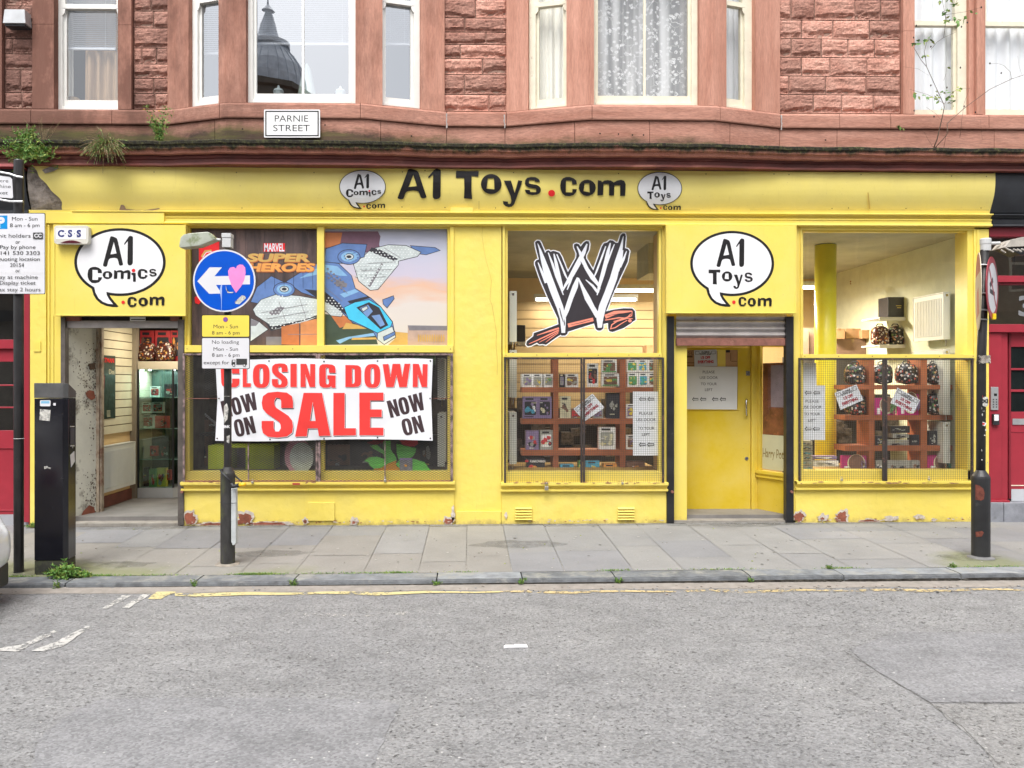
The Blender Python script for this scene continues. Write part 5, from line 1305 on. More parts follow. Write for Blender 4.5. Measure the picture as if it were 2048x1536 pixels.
o = d.build('title_lettering', [c for c in bpy.data.objects if c.name.startswith('toy_box') and 'title lettering' in (c.get('label') or '')][0])
def bag(name, px0, px1, py0, py1, Y, m, label, group):
    a = at(px0, py0, Y); b = at(px1, py1, Y); w_ = (b.x-a.x)/2; h = a.z-b.z; cx = (a.x+b.x)/2; dp = .09
    t = thing(name, (cx, Y+dp, b.z), label, 'backpack', group)
    def blob(x0, z0, hw, hh, dd, yc, top=1.0):
        vs = []; fs = []; nu, nv = 14, 12
        for i in range(nv+1):
            v = -1+2*i/nv
            for j in range(nu):
                an = 2*pi*j/nu; e = 2/3.4
                cxy = math.copysign(abs(cos(an))**e, cos(an)); sxy = math.copysign(abs(sin(an))**e, sin(an))
                r = (1-abs(v)**(5 if v < 0 else 2.6))**(1/2.6) if abs(v) < 1 else 0.0
                r = max(r, .02); vs.append((x0+hw*r*cxy, yc+dd*r*sxy, z0+hh*v))
        for i in range(nv):
            for j in range(nu): k = (j+1) % nu; fs.append((i*nu+j, i*nu+k, (i+1)*nu+k, (i+1)*nu+j))
        return vs, fs
    mb = MB(); mb.add(*blob(cx, b.z+h/2, w_, h/2, dp, Y+dp), m); mb.build('body', t, smooth=True)
    mb = MB(); mb.add(*blob(cx, b.z+h*.27, w_*.82, h*.25, .04, Y+.015), m); mb.build('pocket', t, smooth=True)
    mb = MB(); mb.tube([(cx-.05, Y+dp, b.z+h*.97), (cx-.03, Y+dp, b.z+h*1.07), (cx+.03, Y+dp, b.z+h*1.07), (cx+.05, Y+dp, b.z+h*.97)], .008, PMAT['black'], 6); mb.build('grab_loop', t)
    t.rotation_euler.z = random.Random(int(px0)).uniform(-.25, .25)
    return t
def spotty(name, base, cols, s=34):
    m, nt, b = newmat(name); p = pos(nt); v = _n(nt, 'ShaderNodeTexVoronoi'); v.inputs['Scale'].default_value = s; nt.links.new(p, v.inputs['Vector'])
    k = math_(nt, 'LESS_THAN', v.outputs['Distance'], .42)
    sep = _n(nt, 'ShaderNodeSeparateColor'); nt.links.new(v.outputs['Color'], sep.inputs[0])
    r = ramp(nt, sep.outputs[0], [(i/len(cols), c) for i, c in enumerate(cols)]); r.node.color_ramp.interpolation = 'CONSTANT'
    nt.links.new(mixc(nt, k, base, r), b.inputs['Base Color']); b.inputs['Roughness'].default_value = .35; return m
SPOT = spotty('speckled_backpack_print', (.02, .018, .018), [(.55, .52, .5), (.40, .06, .04), (.50, .30, .16), (.10, .09, .09), (.62, .60, .58), (.12, .22, .08), (.30, .16, .10)], 30)
SPOT2 = spotty('autumn_backpack_print', (.05, .012, .01), [(.55, .48, .40), (.35, .09, .02), (.45, .28, .05), (.10, .02, .02), (.60, .55, .5)], 34)
ox = 1590; GB = 'speckled backpacks in the right window'
S = ' in the right window'
bag('backpack', ox+585/5.484, ox+800/5.484, 726, 770, YS+.03, SPOT, 'speckled backpack at the left of the top shelf'+S, GB)
bag('backpack', 1752, 1790, 726, 769, YS+.03, SPOT, 'speckled backpack behind the black centre bar on the top shelf'+S, GB)
bag('backpack', 1760+222/5.484, 1760+440/5.484, 725, 769, YS+.03, SPOT, 'speckled backpack left of the right upright on the top shelf'+S, GB)
bag('backpack', 1760+527/5.484, 1760+735/5.484, 725, 769, YS+.03, SPOT, 'speckled backpack right of the right upright on the top shelf'+S, GB)
bag('backpack', 1697, 1736, 786, 831, YS+.03, SPOT, 'speckled backpack behind the left tilted offer notice on the second shelf'+S, GB)
bag('backpack', 1858, 1902, 785, 831, YS+.03, SPOT, 'speckled backpack at the right end of the second shelf'+S, GB)
zsh = at(1790, 690, 1.65)
bag('backpack', 1750, 1782, 650, 691, 1.62, SPOT2, 'left of the two glittering backpacks on the lower white bracket shelf', GB)
bag('backpack', 1783, 1811, 650, 691, 1.62, SPOT, 'right of the two glittering backpacks on the lower white bracket shelf', GB)
# black box on the upper bracket shelf
t = thing('black_box', at(1792, 636, 1.65), 'upright matt black box on the upper white bracket shelf', 'box')
mb = MB(); mb.pbox(1776, 1810, 594, 633.5, 1.63, 1.9, PMAT['black']); mb.build('carton', t, bevel=.003)
d = Decal(on(1.63)); d.poly(rect(1792, 611, 1803, 612), PMAT['yellow']); d.poly(rect(1794, 615, 1802, 616), PMAT['yellow']); d.build('printed_front', t)
mb = MB(); mb.pbox(1033, 1051, 650, 683, 2.4, 2.55, PMAT['black']); tag(mb.build('speaker_box', bevel=.01), 'black loudspeaker box near the left edge of the window with the scratched W logo', 'speaker')
mb = MB(); mb.pbox(1035, 1090, 684, 690, 2.35, 2.7, SHELFW); tag(mb.build('wall_shelf'), 'short white shelf under the black loudspeaker box', 'shelf')
# cardboard cartons piled at the back
def carton(px0, px1, py0, py1, Y, dep, label, m=CARD):
    a = at(px0, py0, Y); b = at(px1, py1, Y); t = thing('cardboard_box', ((a.x+b.x)/2, Y+dep/2, b.z), label, 'cardboard box', 'cardboard boxes behind the right window')
    mb = MB(); mb.box(a.x, b.x, Y, Y+dep, b.z, a.z, m); mb.build('carton', t, bevel=.004)
    mb = MB(); mb.box((a.x+b.x)/2-.02, (a.x+b.x)/2+.02, Y-.002, Y+dep+.002, b.z+(a.z-b.z)*.8, a.z+.002, M('parcel_tape', (.30, .20, .10), .3)); mb.build('tape', t)
CARD2 = M('dull_cardboard', (.24, .15, .11), .85, var=.12)
for i, (a, b_, c, e, lb) in enumerate(((1668, 1690, 657, 678, 'small brown carton right of the yellow column, left one on the pile'), (1691, 1722, 657, 677, 'brown carton on top of the pile, middle one right of the yellow column'), (1724, 1750, 660, 677, 'brown carton at the right end of the pile behind the backpacks'), (1666, 1745, 678, 712, 'wide brown carton at the foot of the pile right of the yellow column'), (1592, 1618, 657, 712, 'tall brown carton left of the yellow column'), (1619, 1640, 657, 712, 'tall brown carton tight against the left of the yellow column'))):
    carton(a, b_, c, e, 2.6+.1*(i % 2), .4, lb, CARD2 if i > 2 else CARD)
mb = MB(); mb.box(X(1590, 2.6), X(1760, 2.6), 2.55, 3.1, .06, Z(712, 2.6), DARK); tag(mb.build('stock_counter'), 'dark counter carrying the cardboard boxes behind the right window', 'counter')
carton(1293, 1312, 690, 712, 3.1, .3, 'small orange carton low at the right of the window with the scratched W logo', CARD)
mb = MB(); mb.box(X(1270, 3.1), X(1330, 3.1), 3.05, 3.5, .06, Z(712, 3.1), DARK); tag(mb.build('stock_counter'), 'low dark counter at the back of the middle window', 'counter')
# packed novelty sets and small items on the right-hand shelves
def novelty(px0, px1, py0, py1, ink, label, seed):
    a = at(px0, py0, YS); b = at(px1, py1, YS); t = thing('novelty_pack', ((a.x+b.x)/2, YS+.05, b.z), label, 'toy pack', 'dressing-up packs in the right window')
    mb = MB(); mb.box(a.x, b.x, YS+.05, YS+.09, b.z, a.z, PMAT['magenta']); mb.build('tray', t)
    W_, H_ = px1-px0, py1-py0; d = Decal(on(YS+.05), base=.002); d.poly(ell(px0+W_*.52, py0+H_*.4, W_*.36, H_*.5, 20), PMAT['cream']); d.poly(ell(px0+W_*.52, py0+H_*.36, W_*.31, H_*.44, 20), PMAT['brown']); d.poly(rect(px0+2, py0+H_*.55, px0+W_*.2, py0+H_*.9), PMAT['white'])
    d.build('printed_front', t)
    mb = MB(); rnd = random.Random(seed); c = at(px0+W_*.85, py0+H_*.55, YS+.03)
    pts = [c+Vector((rnd.uniform(-.05, .03), rnd.uniform(-.01, .01), rnd.uniform(-.09, .09))) for _ in range(14)]; mb.tube(pts, .006, PMAT[ink], 5); mb.build('tangle', t)
novelty(ox+530/5.484, ox+805/5.484, 912, 949, 'purple', 'magenta pack with purple tangle, bottom left of the right window shelves', 1)
novelty(1760+545/5.484, 1760+812/5.484, 911, 949, 'teal', 'magenta pack with teal tangle, bottom right of the right window shelves', 2)
novelty(1752, 1795, 796, 832, 'green', 'magenta pack with green tangle behind the black centre bar on the second shelf', 3)
novelty(1800, 1842, 788, 832, 'purple', 'magenta pack with purple tangle half behind the right tilted offer notice', 4)
for i, (x0, x1) in enumerate(((80, 200), (205, 335), (345, 455))):
    toybox(1760+x0/5.484, 1760+x1/5.484, 921, 948, YS+.03, .06, 'grey', '%s of the three grey blister packs left of the right upright in the right window' % ('first', 'second', 'third')[i], ['black', 'brown', 'grey'], 60+i, win=False, group='grey blister packs at the foot of the right window')
toybox(ox+890/5.484, ox+962/5.484, 921, 948, YS+.03, .06, 'grey', 'grey blister pack left of the black centre bar at the bottom of the right window', ['black', 'white', 'grey'], 66, win=False, group='grey blister packs at the foot of the right window')
for i, (y0, y1, c, x0, x1) in enumerate(((868, 876, 'grey', 1786, 1818), (870, 892, 'black', 1822, 1841), (880, 892, 'grey', 1774, 1818), (852, 866, 'black', 1780, 1820), (862, 892, 'black', 1856, 1876), (872, 892, 'black', 1752, 1768))):
    toybox(x0, x1, y0, y1, YS+.04+.0*i, .1, c, ['thin grey box on the', 'dark box by the upright on the', 'long grey box at the bottom of the', 'dark box highest on the', 'tall dark box right of the upright on the', 'dark box left of the centre bar on the'][i]+' third shelf of the right window', ['grey', 'black'], 70+i, win=False, group='dark boxes on the third shelf of the right window')
for i in range(7):
    y0 = 881+i*10; toybox(1602, 1625.5, y0+.6, y0+9.5, .30, .12, 'grey', 'grey blue packet, %s from top of the stack left of the yellow column' % ('first', 'second', 'third', 'fourth', 'fifth', 'sixth', 'last')[i], ['black', 'grey', 'blue'], 80+i, win=False, group='packets stacked at the left of the right window')
toybox(1627, 1674, 912, 918.5, .34, .1, 'purple', 'slim purple box lying above the pale one at the foot of the yellow column', ['white', 'grey'], 90, win=False, group='slim boxes in front of the column')
toybox(1627, 1677, 921.5, 933, .34, .1, 'white', 'slim pale box at the foot of the yellow column', ['grey', 'black'], 91, win=False, group='slim boxes in front of the column')
# more stock seen darkly between the shelves
STK = M('jumbled_stock', (.10, .085, .075), .7, var=.8, ns=22, dirt=(.22, .18, .15), dv=.52, ds=14)
mb = MB(); rnd = random.Random(8)
for i in range(40):
    x = rnd.uniform(X(1016, 1.7), X(1330, 1.7)); z = rnd.uniform(.6, 1.3); mb.box(x, x+rnd.uniform(.08, .3), 1.7+rnd.uniform(0, .2), 2.0, z, z+rnd.uniform(.06, .2), STK)
for i in range(46):
    x = rnd.uniform(X(1600, 1.7), X(1900, 1.7)); z = rnd.uniform(.6, 1.55); mb.box(x, x+rnd.uniform(.08, .3), 1.7+rnd.uniform(0, .2), 2.0, z, z+rnd.uniform(.06, .2), STK)
mb.box(X(1600, 1.9), X(1905, 1.9), 2.0, 2.05, .06, 1.5, DARK); mb.box(X(1016, 1.9), X(1330, 1.9), 2.0, 2.05, .06, 1.3, DARK)
tag(mb.build('jumbled_stock'), 'jumbled dark stock seen through the mesh behind the toy shelves', 'stock', kind='stuff')
# ---- the dark left window
LIME = M('lime_green_laminate', (.52, .62, .03), .5, var=.1)
t = thing('display_cube', at(480, 945, .4), 'lime green open display cube low in the window behind the sale banner', 'display cube')
mb = MB(); a, b = at(416, 891, .38), at(548, 946, .38); c0, c1 = X(461, .38), X(491, .38)
mb.box(a.x, c0, .38, .7, b.z, a.z, LIME); mb.box(c1, b.x, .38, .7, b.z, a.z, LIME); mb.box(c0, c1, .38, .7, a.z-.03, a.z, LIME); mb.box(c0, c1, .66, .7, b.z, a.z-.03, PMAT['purple']); mb.build('cube', t, bevel=.003)
def cut(name, polys, Y, label, cat, parts=None):
    t = thing(name, at(polys[0][1][0][0], 945, Y), label, cat)
    for i, (nm, pts, m) in enumerate(polys):
        mb = MB(); yy = Y-.006*i; mb.prism([[(p.x, p.z) for p in (at(x, y, yy) for x, y in pts)]], yy, yy+.005, m); mb.build(nm, t)
q = lambda pts: [(630+x/7.314, 860+y/7.314) for x, y in pts]
LEAF = M('painted_leaf_green', (.14, .58, .08), .6, var=.25, ns=9, st=(1, 1, 6)); POT = M('painted_orange', (.75, .34, .03), .6, var=.15); CRIM = M('painted_crimson', (.48, .05, .07), .6, var=.15)
cut('plant_cutout', [('pot', q([(862, 560), (1190, 440), (1185, 520), (1240, 560), (1250, 665), (862, 665)]), POT), ('stem', q([(1000, 160), (1105, 160), (1110, 290), (1180, 390), (1195, 440), (1100, 480), (1000, 510), (960, 470), (1020, 440), (1000, 350), (850, 270), (800, 230), (900, 215), (1010, 300)]), LEAF), ('stem', q([(1190, 200), (1330, 235), (1400, 250), (1480, 265), (1470, 330), (1430, 390), (1380, 420), (1220, 430), (1195, 330)]), LEAF), ('leaf', q([(720, 450), (790, 400), (900, 390), (1040, 430), (1060, 500), (960, 555), (860, 565), (800, 520), (790, 480)]), LEAF), ('leaf', q([(1180, 500), (1240, 430), (1430, 420), (1600, 470), (1690, 590), (1620, 620), (1600, 650), (1500, 655), (1430, 600), (1290, 560), (1230, 550)]), LEAF), ('flower', q([(760, 180), (860, 150), (1010, 150), (990, 190), (880, 215), (800, 205)]), CRIM), ('flower', q([(1230, 150), (1500, 150), (1510, 200), (1450, 240), (1370, 240), (1280, 210)]), CRIM)], .10, 'painted cut-out of green leaves and red flowers in an orange pot under the sale banner', 'cut-out')
t = sheet('small_poster', q([(1238, 415), (1425, 410), (1425, 665), (1240, 665)]), .055+.005, M('grey_leaflet', (.20, .20, .23), .6, var=.4, ns=20), 'small grey leaflet stuck over the painted plant cut-out', 'leaflet')
d = Decal(on(.060)); d.poly(ell(811, 931, 3, 3, 10), POT); d.poly(rect(799, 944, 824, 950), PMAT['teal']); d.poly(rect(799.5, 916, 824, 920), PMAT['purple']); d.build('printing', t)
# pale oval card (drawn face deliberately left off)
PINKC = M('pink_card', (.70, .38, .48), .7, var=.12); PALC = M('pale_green_card', (.66, .72, .70), .7, var=.12, ns=12)
cut('oval_card', [('pink_back', ell(596, 912, 27, 36, 26), PINKC), ('pale_front', ell(603, 915, 24, 30, 26), PALC)], .11, 'large pale oval card with pink rim under the middle of the sale banner', 'card')
# black mannequin limbs / dark junk
t = thing('folding_table', at(540, 945, .75), 'dark folding table with silver edge deep in the window behind the sale banner', 'table')
mb = MB(); mb.tube([at(400, 820, .8), at(455, 868, .8)], .015, GALV, 6); mb.tube([at(400, 850, .8), at(450, 850, .8)], .015, GALV, 6); mb.build('leg', t)
mb = MB(); mb.pbox(395, 640, 866, 872, .6, .9, CHAR); mb.build('tabletop', t)
rnd = random.Random(31); lbs = ['dark carton leaning at the far left', 'small brown carton next to the lime green cube', 'dark crate behind the lime green cube', 'grey carton behind the pale oval card', 'brown board left of the painted plant', 'mottled carton behind the painted plant', 'dark carton right of the painted plant', 'black crate high at the left', 'stacked grey carton high in the middle', 'green tinged carton high near the radiator']
for i, (x0, x1, y0, y1, m_) in enumerate(((388, 418, 840, 950, 'brown'), (548, 570, 905, 945, 'brown'), (500, 600, 850, 900, 'black'), (560, 630, 880, 945, 'grey'), (655, 700, 890, 948, 'brown'), (700, 760, 880, 948, 'black'), (840, 875, 870, 948, 'black'), (388, 430, 716, 790, 'black'), (540, 640, 708, 730, 'grey'), (690, 870, 706, 730, 'green'))):
    toybox(x0, x1, y0, y1, .78+.02*(i % 3), .12, m_, lbs[i]+' behind the sale banner', ['black', 'grey', 'brown', m_], 200+i, win=False, group='cartons in the dim left window')
# ---- doorway at the left: scuffed reveal, slat wall, poster, radiator, glass cabinet
mb = MB()
P0 = (X(131, .05), .05); P1 = (X(192, .50), .50)
L, xf = frame_map(P0, P1); m2 = MB(xf); m2.box(0, L, 0, .06, -.03, 2.9, PLAST)
rv = structure(m2.build('door_reveal'))
ORG[rv.name] = rv.location.copy()
MOLD = M('brown_mould_stain', (.09, .055, .035), .9, var=.4, ns=20); BRK = M('bared_red_plaster', (.28, .09, .055), .9, var=.35, ns=8); rnd = random.Random(6)
d = Decal(lambda x, y, l: xf(Vector(((x-131)/61*L, -.001-l, Z(y, .05+(x-131)/61*.45)))), step=.00003)
for cx_, cy_, sx_2, sy_2, n_ in ((182, 745, 10, 32, 150), (170, 770, 12, 28, 80), (184, 860, 5, 30, 30), (178, 1000, 9, 26, 110), (186, 960, 5, 14, 30)):
    for _ in range(n_):
        x, y = min(190, max(134, rnd.gauss(cx_, sx_2))), rnd.gauss(cy_, sy_2); r_ = rnd.uniform(.3, 1.3); d.poly(ell(x, y, r_, r_*rnd.uniform(.8, 2), 6), MOLD)
d.poly([(168, 786), (176, 780), (186, 782), (189, 796), (180, 800), (172, 794)], BRK); d.poly([(156, 1036), (164, 1020), (176, 1008), (186, 1012), (190, 1026), (176, 1033)], BRK); d.poly([(174, 728), (188, 726), (189, 738), (178, 740)], MOLD)
d.build('stain', rv)
mb = MB(); OLDW = M('scuffed_old_frame', (.40, .33, .25), .7, var=.3, ns=10, dirt=(.16, .06, .035), dv=.5, ds=4, bmp=.3)
mb.box(P1[0]-.02, P1[0]+.035, .50, .56, .02, 2.9, OLDW); mb.box(P1[0]+.036, P1[0]+.055, .53, .60, .02, 2.9, OLDW); tag(mb.build('door_frame', bevel=.004), 'scuffed pale door frame inside the open left doorway', 'door frame')
XW = -4.70
mb = MB(); mb.box(XW-.12, XW-.03, .55, 1.75, .05, 2.9, WALL); mb.box(XW-.03, XW-.005, .56, 1.72, .055, .20, M('red_brown_skirting', (.16, .05, .035), .6, var=.3)); structure(mb.build('entry_wall'))
mb = slatwall(.60, 1.66, 1.0, 2.85, XW, .112, 'y', M('cream_slatwall', (.66, .61, .44), .6, var=.06), along='y'); structure(mb.build('slatwall_panel'))
mb = MB(); mb.box(XW-.05, XW+.05, 1.66, 1.78, .05, 2.9, M('taupe_pier', (.30, .26, .20), .8, var=.1)); mb.box(X(262, 2.4)-.1, X(420, 2.4), 2.35, 2.45, .05, 2.9, DARK); structure(mb.build('entry_pier'))
mb = MB(); mb.box(P0[0]-.06, X(372, .1), .06, 2.4, 2.62, 2.70, CEIL); structure(mb.build('entry_ceiling'))
mb = MB(); mb.box(X(131, .1)-.1, X(368, .1), -.03, .5, -.05, .005, FLO); structure(mb.build('entry_step'))
PG = M('dark_green_poster', (.03, .055, .045), .35, var=.5, ns=5, st=(1, 6, 2), dirt=(.10, .16, .13), dv=.55, ds=6)
t = None; mb = MB(); zt_, zb_ = 2.02, 1.20
mb.box(XW+.004, XW+.008, .64, 1.12, zb_, zt_, PG); po = tag(mb.build('poster'), 'tall dark green poster with red BATMAN title on the slat wall inside the open door', 'poster')
def sidewall(x, y, l): return Vector((XW+.0085+l, x, y))
d = Decal(sidewall); v, f = text2d('BATMAN', .03); k = .40/max(x for x, y in v); d.tris([(.68+x*k, 1.93+y*.055) for x, y in v], f, REDV)
v, f = text2d('Dini', .02); k = .16/max(x for x, y in v); d.tris([(.93+x*k, 1.78+y*.06) for x, y in v], f, CREAM)
d.poly([(.74, 1.50), (.80, 1.60), (.81, 1.74), (.77, 1.80), (.71, 1.76), (.70, 1.60)], M('dull_red_print', (.25, .02, .025), .5))
for i in range(5): d.poly(rect(.70, 1.70-.0, .70, 1.70) if 0 else rect(.69, 1.735-.022*i, .78 if i % 2 else .75, 1.742-.022*i), CREAM)
for i in range(6): d.poly(rect(.86, 1.30-.015*i, .96, 1.306-.015*i), CREAM)
d.build('printing', po)
radiator(XW-.03, -1, .62, 1.58, .27, .86, 'large white panel radiator low on the wall inside the open left doorway')
fluoro(-4.3, -3.8, 1.25, 2.50, 'added fill tube hidden under the low ceiling of the open left doorway')  # unseen fill light, added to brighten the entry slat wall
# glass cabinet
cab = thing('glass_cabinet', (X(310, 1.7), 1.9, .06), 'tall glass display cabinet of figures inside the open left doorway', 'cabinet')
cx0, cx1 = X(275, 1.7), X(346, 1.7); cz1 = Z(739, 1.7); CABW = M('cabinet_top_board', (.55, .50, .40), .5, var=.05); ALU = M('cabinet_base_grey', (.50, .52, .53), .4, .2, var=.05)
mb = MB(); mb.box(cx0, cx1+.1, 1.7, 2.2, cz1, Z(723, 1.7), CABW); mb.build('top_board', cab, bevel=.003)
mb = MB(); mb.prism([[(cx0, .06), (cx1, .06), (cx1, .20), (cx0, .20)]], 1.7, 2.2, ALU); mb.add([(cx1, 1.7, .06), (cx1+.16, 1.86, .06), (cx1+.16, 1.86, .20), (cx1, 1.7, .20), (cx1+.16, 2.2, .06), (cx1+.16, 2.2, .20)], [(0, 1, 2, 3), (1, 4, 5, 2), (3, 2, 5)], ALU); mb.build('plinth', cab, fix=False)
mb = MB(); DG = glassm('cabinet_glass', .03, (.78, .90, .86)); mb.box(cx0+.01, cx1, 1.702, 1.708, .20, cz1, DG); mb.build('glass_door', cab)
mb = MB(); mb.box(cx0, cx0+.02, 1.7, 1.72, .2, cz1, CHAR); mb.box(cx1-.01, cx1+.01, 1.695, 1.72, .2, cz1, CHAR); mb.box(cx0, cx0+.01, 1.72, 2.18, .2, cz1, CABW); mb.build('upright', cab)
for i, py in enumerate((795, 857, 918)):
    mb = MB(); z = Z(py, 1.75); mb.box(cx0+.02, cx1+.05, 1.73, 2.15, z, z+.008, M('glass_shelf', (.25, .42, .38), .1, var=.02)); mb.build('shelf', cab)
mb = MB(); mb.box(cx0+.02, cx1+.12, 2.16, 2.18, .2, cz1, M('mirror_back', (.08, .13, .12), .2, .3)); mb.build('back_panel', cab)
SPT = emis('cabinet_spotlight', (.85, 1, .97), 12)
for px in (285, 300, 347): mb = MB(); c = at(px, 741, 1.8); mb.lathe([(.018, 0), (.02, .012)], (c.x, 1.8, cz1-.014), SPT, 10); mb.build('spotlight', cab)
ld = bpy.data.lights.new('cabinet_lamp', 'AREA'); lo = bpy.data.objects.new('cabinet_lamp', ld); COL.objects.link(lo); ld.size = .25; ld.energy = 3.5; ld.color = (.85, 1, .95); lo.parent = cab; lo.location = Vector((X(308, 1.85), 1.85, cz1-.02))-ORG[cab.name]
cl = [('red and white boxed figure, left on the second glass shelf', 283, 303, 805, 826, 'white'), ('white boxed figure, right on the second glass shelf', 304, 326, 804, 826, 'white'), ('pale boxed figure, lower left on the second glass shelf', 283, 308, 829, 856, 'white'), ('small red figure box low on the second glass shelf', 310, 336, 832, 856, 'red'), ('white framed dark box on the top glass shelf', 300, 320, 773, 794, 'white'), ('black box right on the top glass shelf', 328, 350, 768, 794, 'black'), ('red round tin on the third glass shelf', 300, 314, 892, 912, 'red'), ('dark bottle on the third glass shelf', 320, 338, 882, 916, 'black'), ('dark box on the bottom of the glass cabinet', 280, 296, 935, 975, 'black'), ('green box on the bottom of the glass cabinet', 298, 312, 938, 978, 'green'), ('yellow green box on the bottom of the glass cabinet', 313, 332, 936, 976, 'yellow'), ('small red figure on the bottom of the glass cabinet', 334, 342, 940, 960, 'red')]
for i, (lb, x0, x1, y0, y1, c) in enumerate(cl):
    toybox(x0, x1, y0, y1, 1.8+.04*(i % 3), .08, c, lb, ['red', 'black', 'grey'], 300+i, win=(c == 'white'), group='figures in the glass cabinet')
bag('backpack', 273, 306, 683, 722, 1.74, SPOT2, 'autumn coloured speckled backpack on the glass cabinet, left one', 'speckled backpacks on the glass cabinet')
bag('backpack', 309, 345, 683, 722, 1.74, SPOT2, 'autumn coloured speckled backpack on the glass cabinet, right one', 'speckled backpacks on the glass cabinet')
for i, (x0, x1) in enumerate(((280, 308), (310, 340), (342, 360))):
    toybox(x0, x1, 661, 722, 1.98, .12, 'red', '%s tall red box behind the backpacks on the glass cabinet' % ('left', 'middle', 'right')[i], ['black', 'brown', 'orange'], 330+i, group='red boxes on the glass cabinet')
# ================================================================== things on the glass
def notice2(pts, Y, label, name='notice'):
    return sheet(name, pts, Y, PAPER_W, label, 'notice')
PAPER_W = M('white_paper_notice', (.86, .87, .90), .7, var=.02)
YN = .082
nn = sheet('notice', [(1266, 783), (1320, 783), (1320, 911), (1266, 911)], YN, PAPER_W, 'tall white PLEASE USE DOOR TO YOUR LEFT notice at right of middle window', 'notice')
d = Decal(on(YN))
for s, y, w_ in (('PLEASE', 827, 27), ('USE DOOR', 839.5, 39), ('TO YOUR', 856.5, 33), ('LEFT', 869, 16)): d.text(s, 1292, y, 5.6, INKB, w=w_)
for x, y in ((1285, 798), (1301.5, 798), (1284.5, 889), (1301, 889)): arrow(d, x, y, 14, 10, INKB, PAPER_W)
d.build('lettering', nn)
n_b = sheet('notice', [(1602, 726), (1632, 726), (1633, 772), (1602, 772)], YN+.004, PAPER_W, 'blank white sheet above the arrow notice at the left of the right window', 'notice')
nn = sheet('notice', [(1601, 771), (1650, 771), (1650, 880), (1601, 880)], YN, PAPER_W, 'white PLEASE USE DOOR TO YOUR LEFT notice in front of the yellow column', 'notice')
d = Decal(on(YN))
for s, y, w_ in (('PLEASE', 802.5, 26), ('USE DOOR', 814, 38), ('TO YOUR', 828, 32), ('LEFT', 840.5, 15)): d.text(s, 1624, y, 5.4, INKB, w=w_)
for x, y in ((1616, 785.5), (1633, 785.5), (1616, 857.5), (1632.5, 857.5)): arrow(d, x, y, 13.5, 9.5, INKB, PAPER_W)
d.build('lettering', nn)
def offer_card(P, Y, label):
    n_ = sheet('notice', P, Y, PAPER_W, label, 'notice', 'closing down offer notices in the barred windows'); d = Decal(on(Y))
    o_, ex, ey = Vector(P[0]), Vector(P[1])-Vector(P[0]), Vector(P[3])-Vector(P[0]); offer(d, lambda x, y: tuple(o_+ex*x+ey*y)); d.build('lettering', n_)
offer_card([(1147, 818), (1185, 787), (1209, 815), (1169, 843)], YN-.002, 'tilted white 1/3 off everything notice behind the centre bar of the middle window')
offer_card([(1669, 786), (1713, 769), (1727, 800), (1681, 820)], YN-.002, 'tilted white 1/3 off everything notice left of the centre bar of the right window')
offer_card([(1795, 775), (1840, 800), (1827, 827), (1781, 806)], YN-.002, 'tilted white 1/3 off everything notice right of the centre bar of the right window')
# ---- the scratched W logo
wk = lambda x, y: (1010+x/5.484, 440+y/5.484)
d = Decal(on(.068), base=.0002, step=.0001, tf=wk)
outl = [(335, 290), (330, 245), (352, 226), (378, 228), (395, 250), (440, 360), (455, 338), (480, 332), (500, 348), (528, 338), (560, 346), (595, 358), (620, 400), (690, 572), (780, 415), (785, 370), (756, 300), (756, 268), (785, 256), (812, 266), (830, 292), (862, 250), (890, 230), (918, 234), (928, 262), (918, 330), (890, 385), (890, 420), (968, 552), (1000, 470), (1062, 290), (1085, 255), (1122, 246), (1150, 220), (1185, 226), (1215, 250), (1240, 250), (1268, 165), (1292, 145), (1318, 150), (1326, 180), (1316, 308), (1350, 318), (1366, 342), (1345, 460), (1265, 630), (1180, 820), (1120, 975), (1095, 1030), (1080, 1100), (1078, 1190), (1050, 1212), (1015, 1212), (992, 1190), (975, 1125), (690, 1200), (686, 1245), (660, 1268), (620, 1268), (596, 1240), (580, 1080), (470, 850), (385, 650), (330, 490), (328, 460), (345, 440), (372, 432)]
sw_l = [(610, 1135), (450, 1195), (315, 1240), (310, 1275), (240, 1330), (232, 1365), (250, 1386), (290, 1378), (350, 1345), (375, 1365), (410, 1360), (450, 1370), (520, 1318), (590, 1270), (690, 1225), (980, 1132), (960, 1050), (690, 1120)]
sw_r = [(1075, 1010), (1180, 985), (1300, 968), (1395, 970), (1425, 1000), (1432, 1095), (1405, 1112), (1380, 1135), (1300, 1185), (1180, 1228), (1145, 1220), (1132, 1190), (1130, 1130), (1080, 1140)]
def inflate(p, r):
    n = len(p); A_ = sum(p[i][0]*p[(i+1) % n][1]-p[(i+1) % n][0]*p[i][1] for i in range(n)); sg = 1 if A_ > 0 else -1; out = []
    for i in range(n):
        a = Vector(p[i-1]); b = Vector(p[i]); c = Vector(p[(i+1) % n]); n1_ = Vector(((b-a).y, -(b-a).x)).normalized(); n2_ = Vector(((c-b).y, -(c-b).x)).normalized()
        m_ = (n1_+n2_); m_ = m_.normalized() if m_.length > .1 else n1_; k = r/max(.45, m_.dot(n1_)); out.append(tuple(b+m_*k*sg))
    return out
LW_ = M('logo_white_vinyl', (.74, .76, .82), .4, var=.02); LK = M('logo_charcoal_vinyl', (.035, .03, .036), .4, var=.1); LR = M('logo_coral_vinyl', (.85, .28, .20), .4, var=.05)
for p in (outl, sw_l, sw_r): d.poly(inflate(p, 11), LW_)
for p in (sw_l, sw_r, outl): d.poly(p, LK)
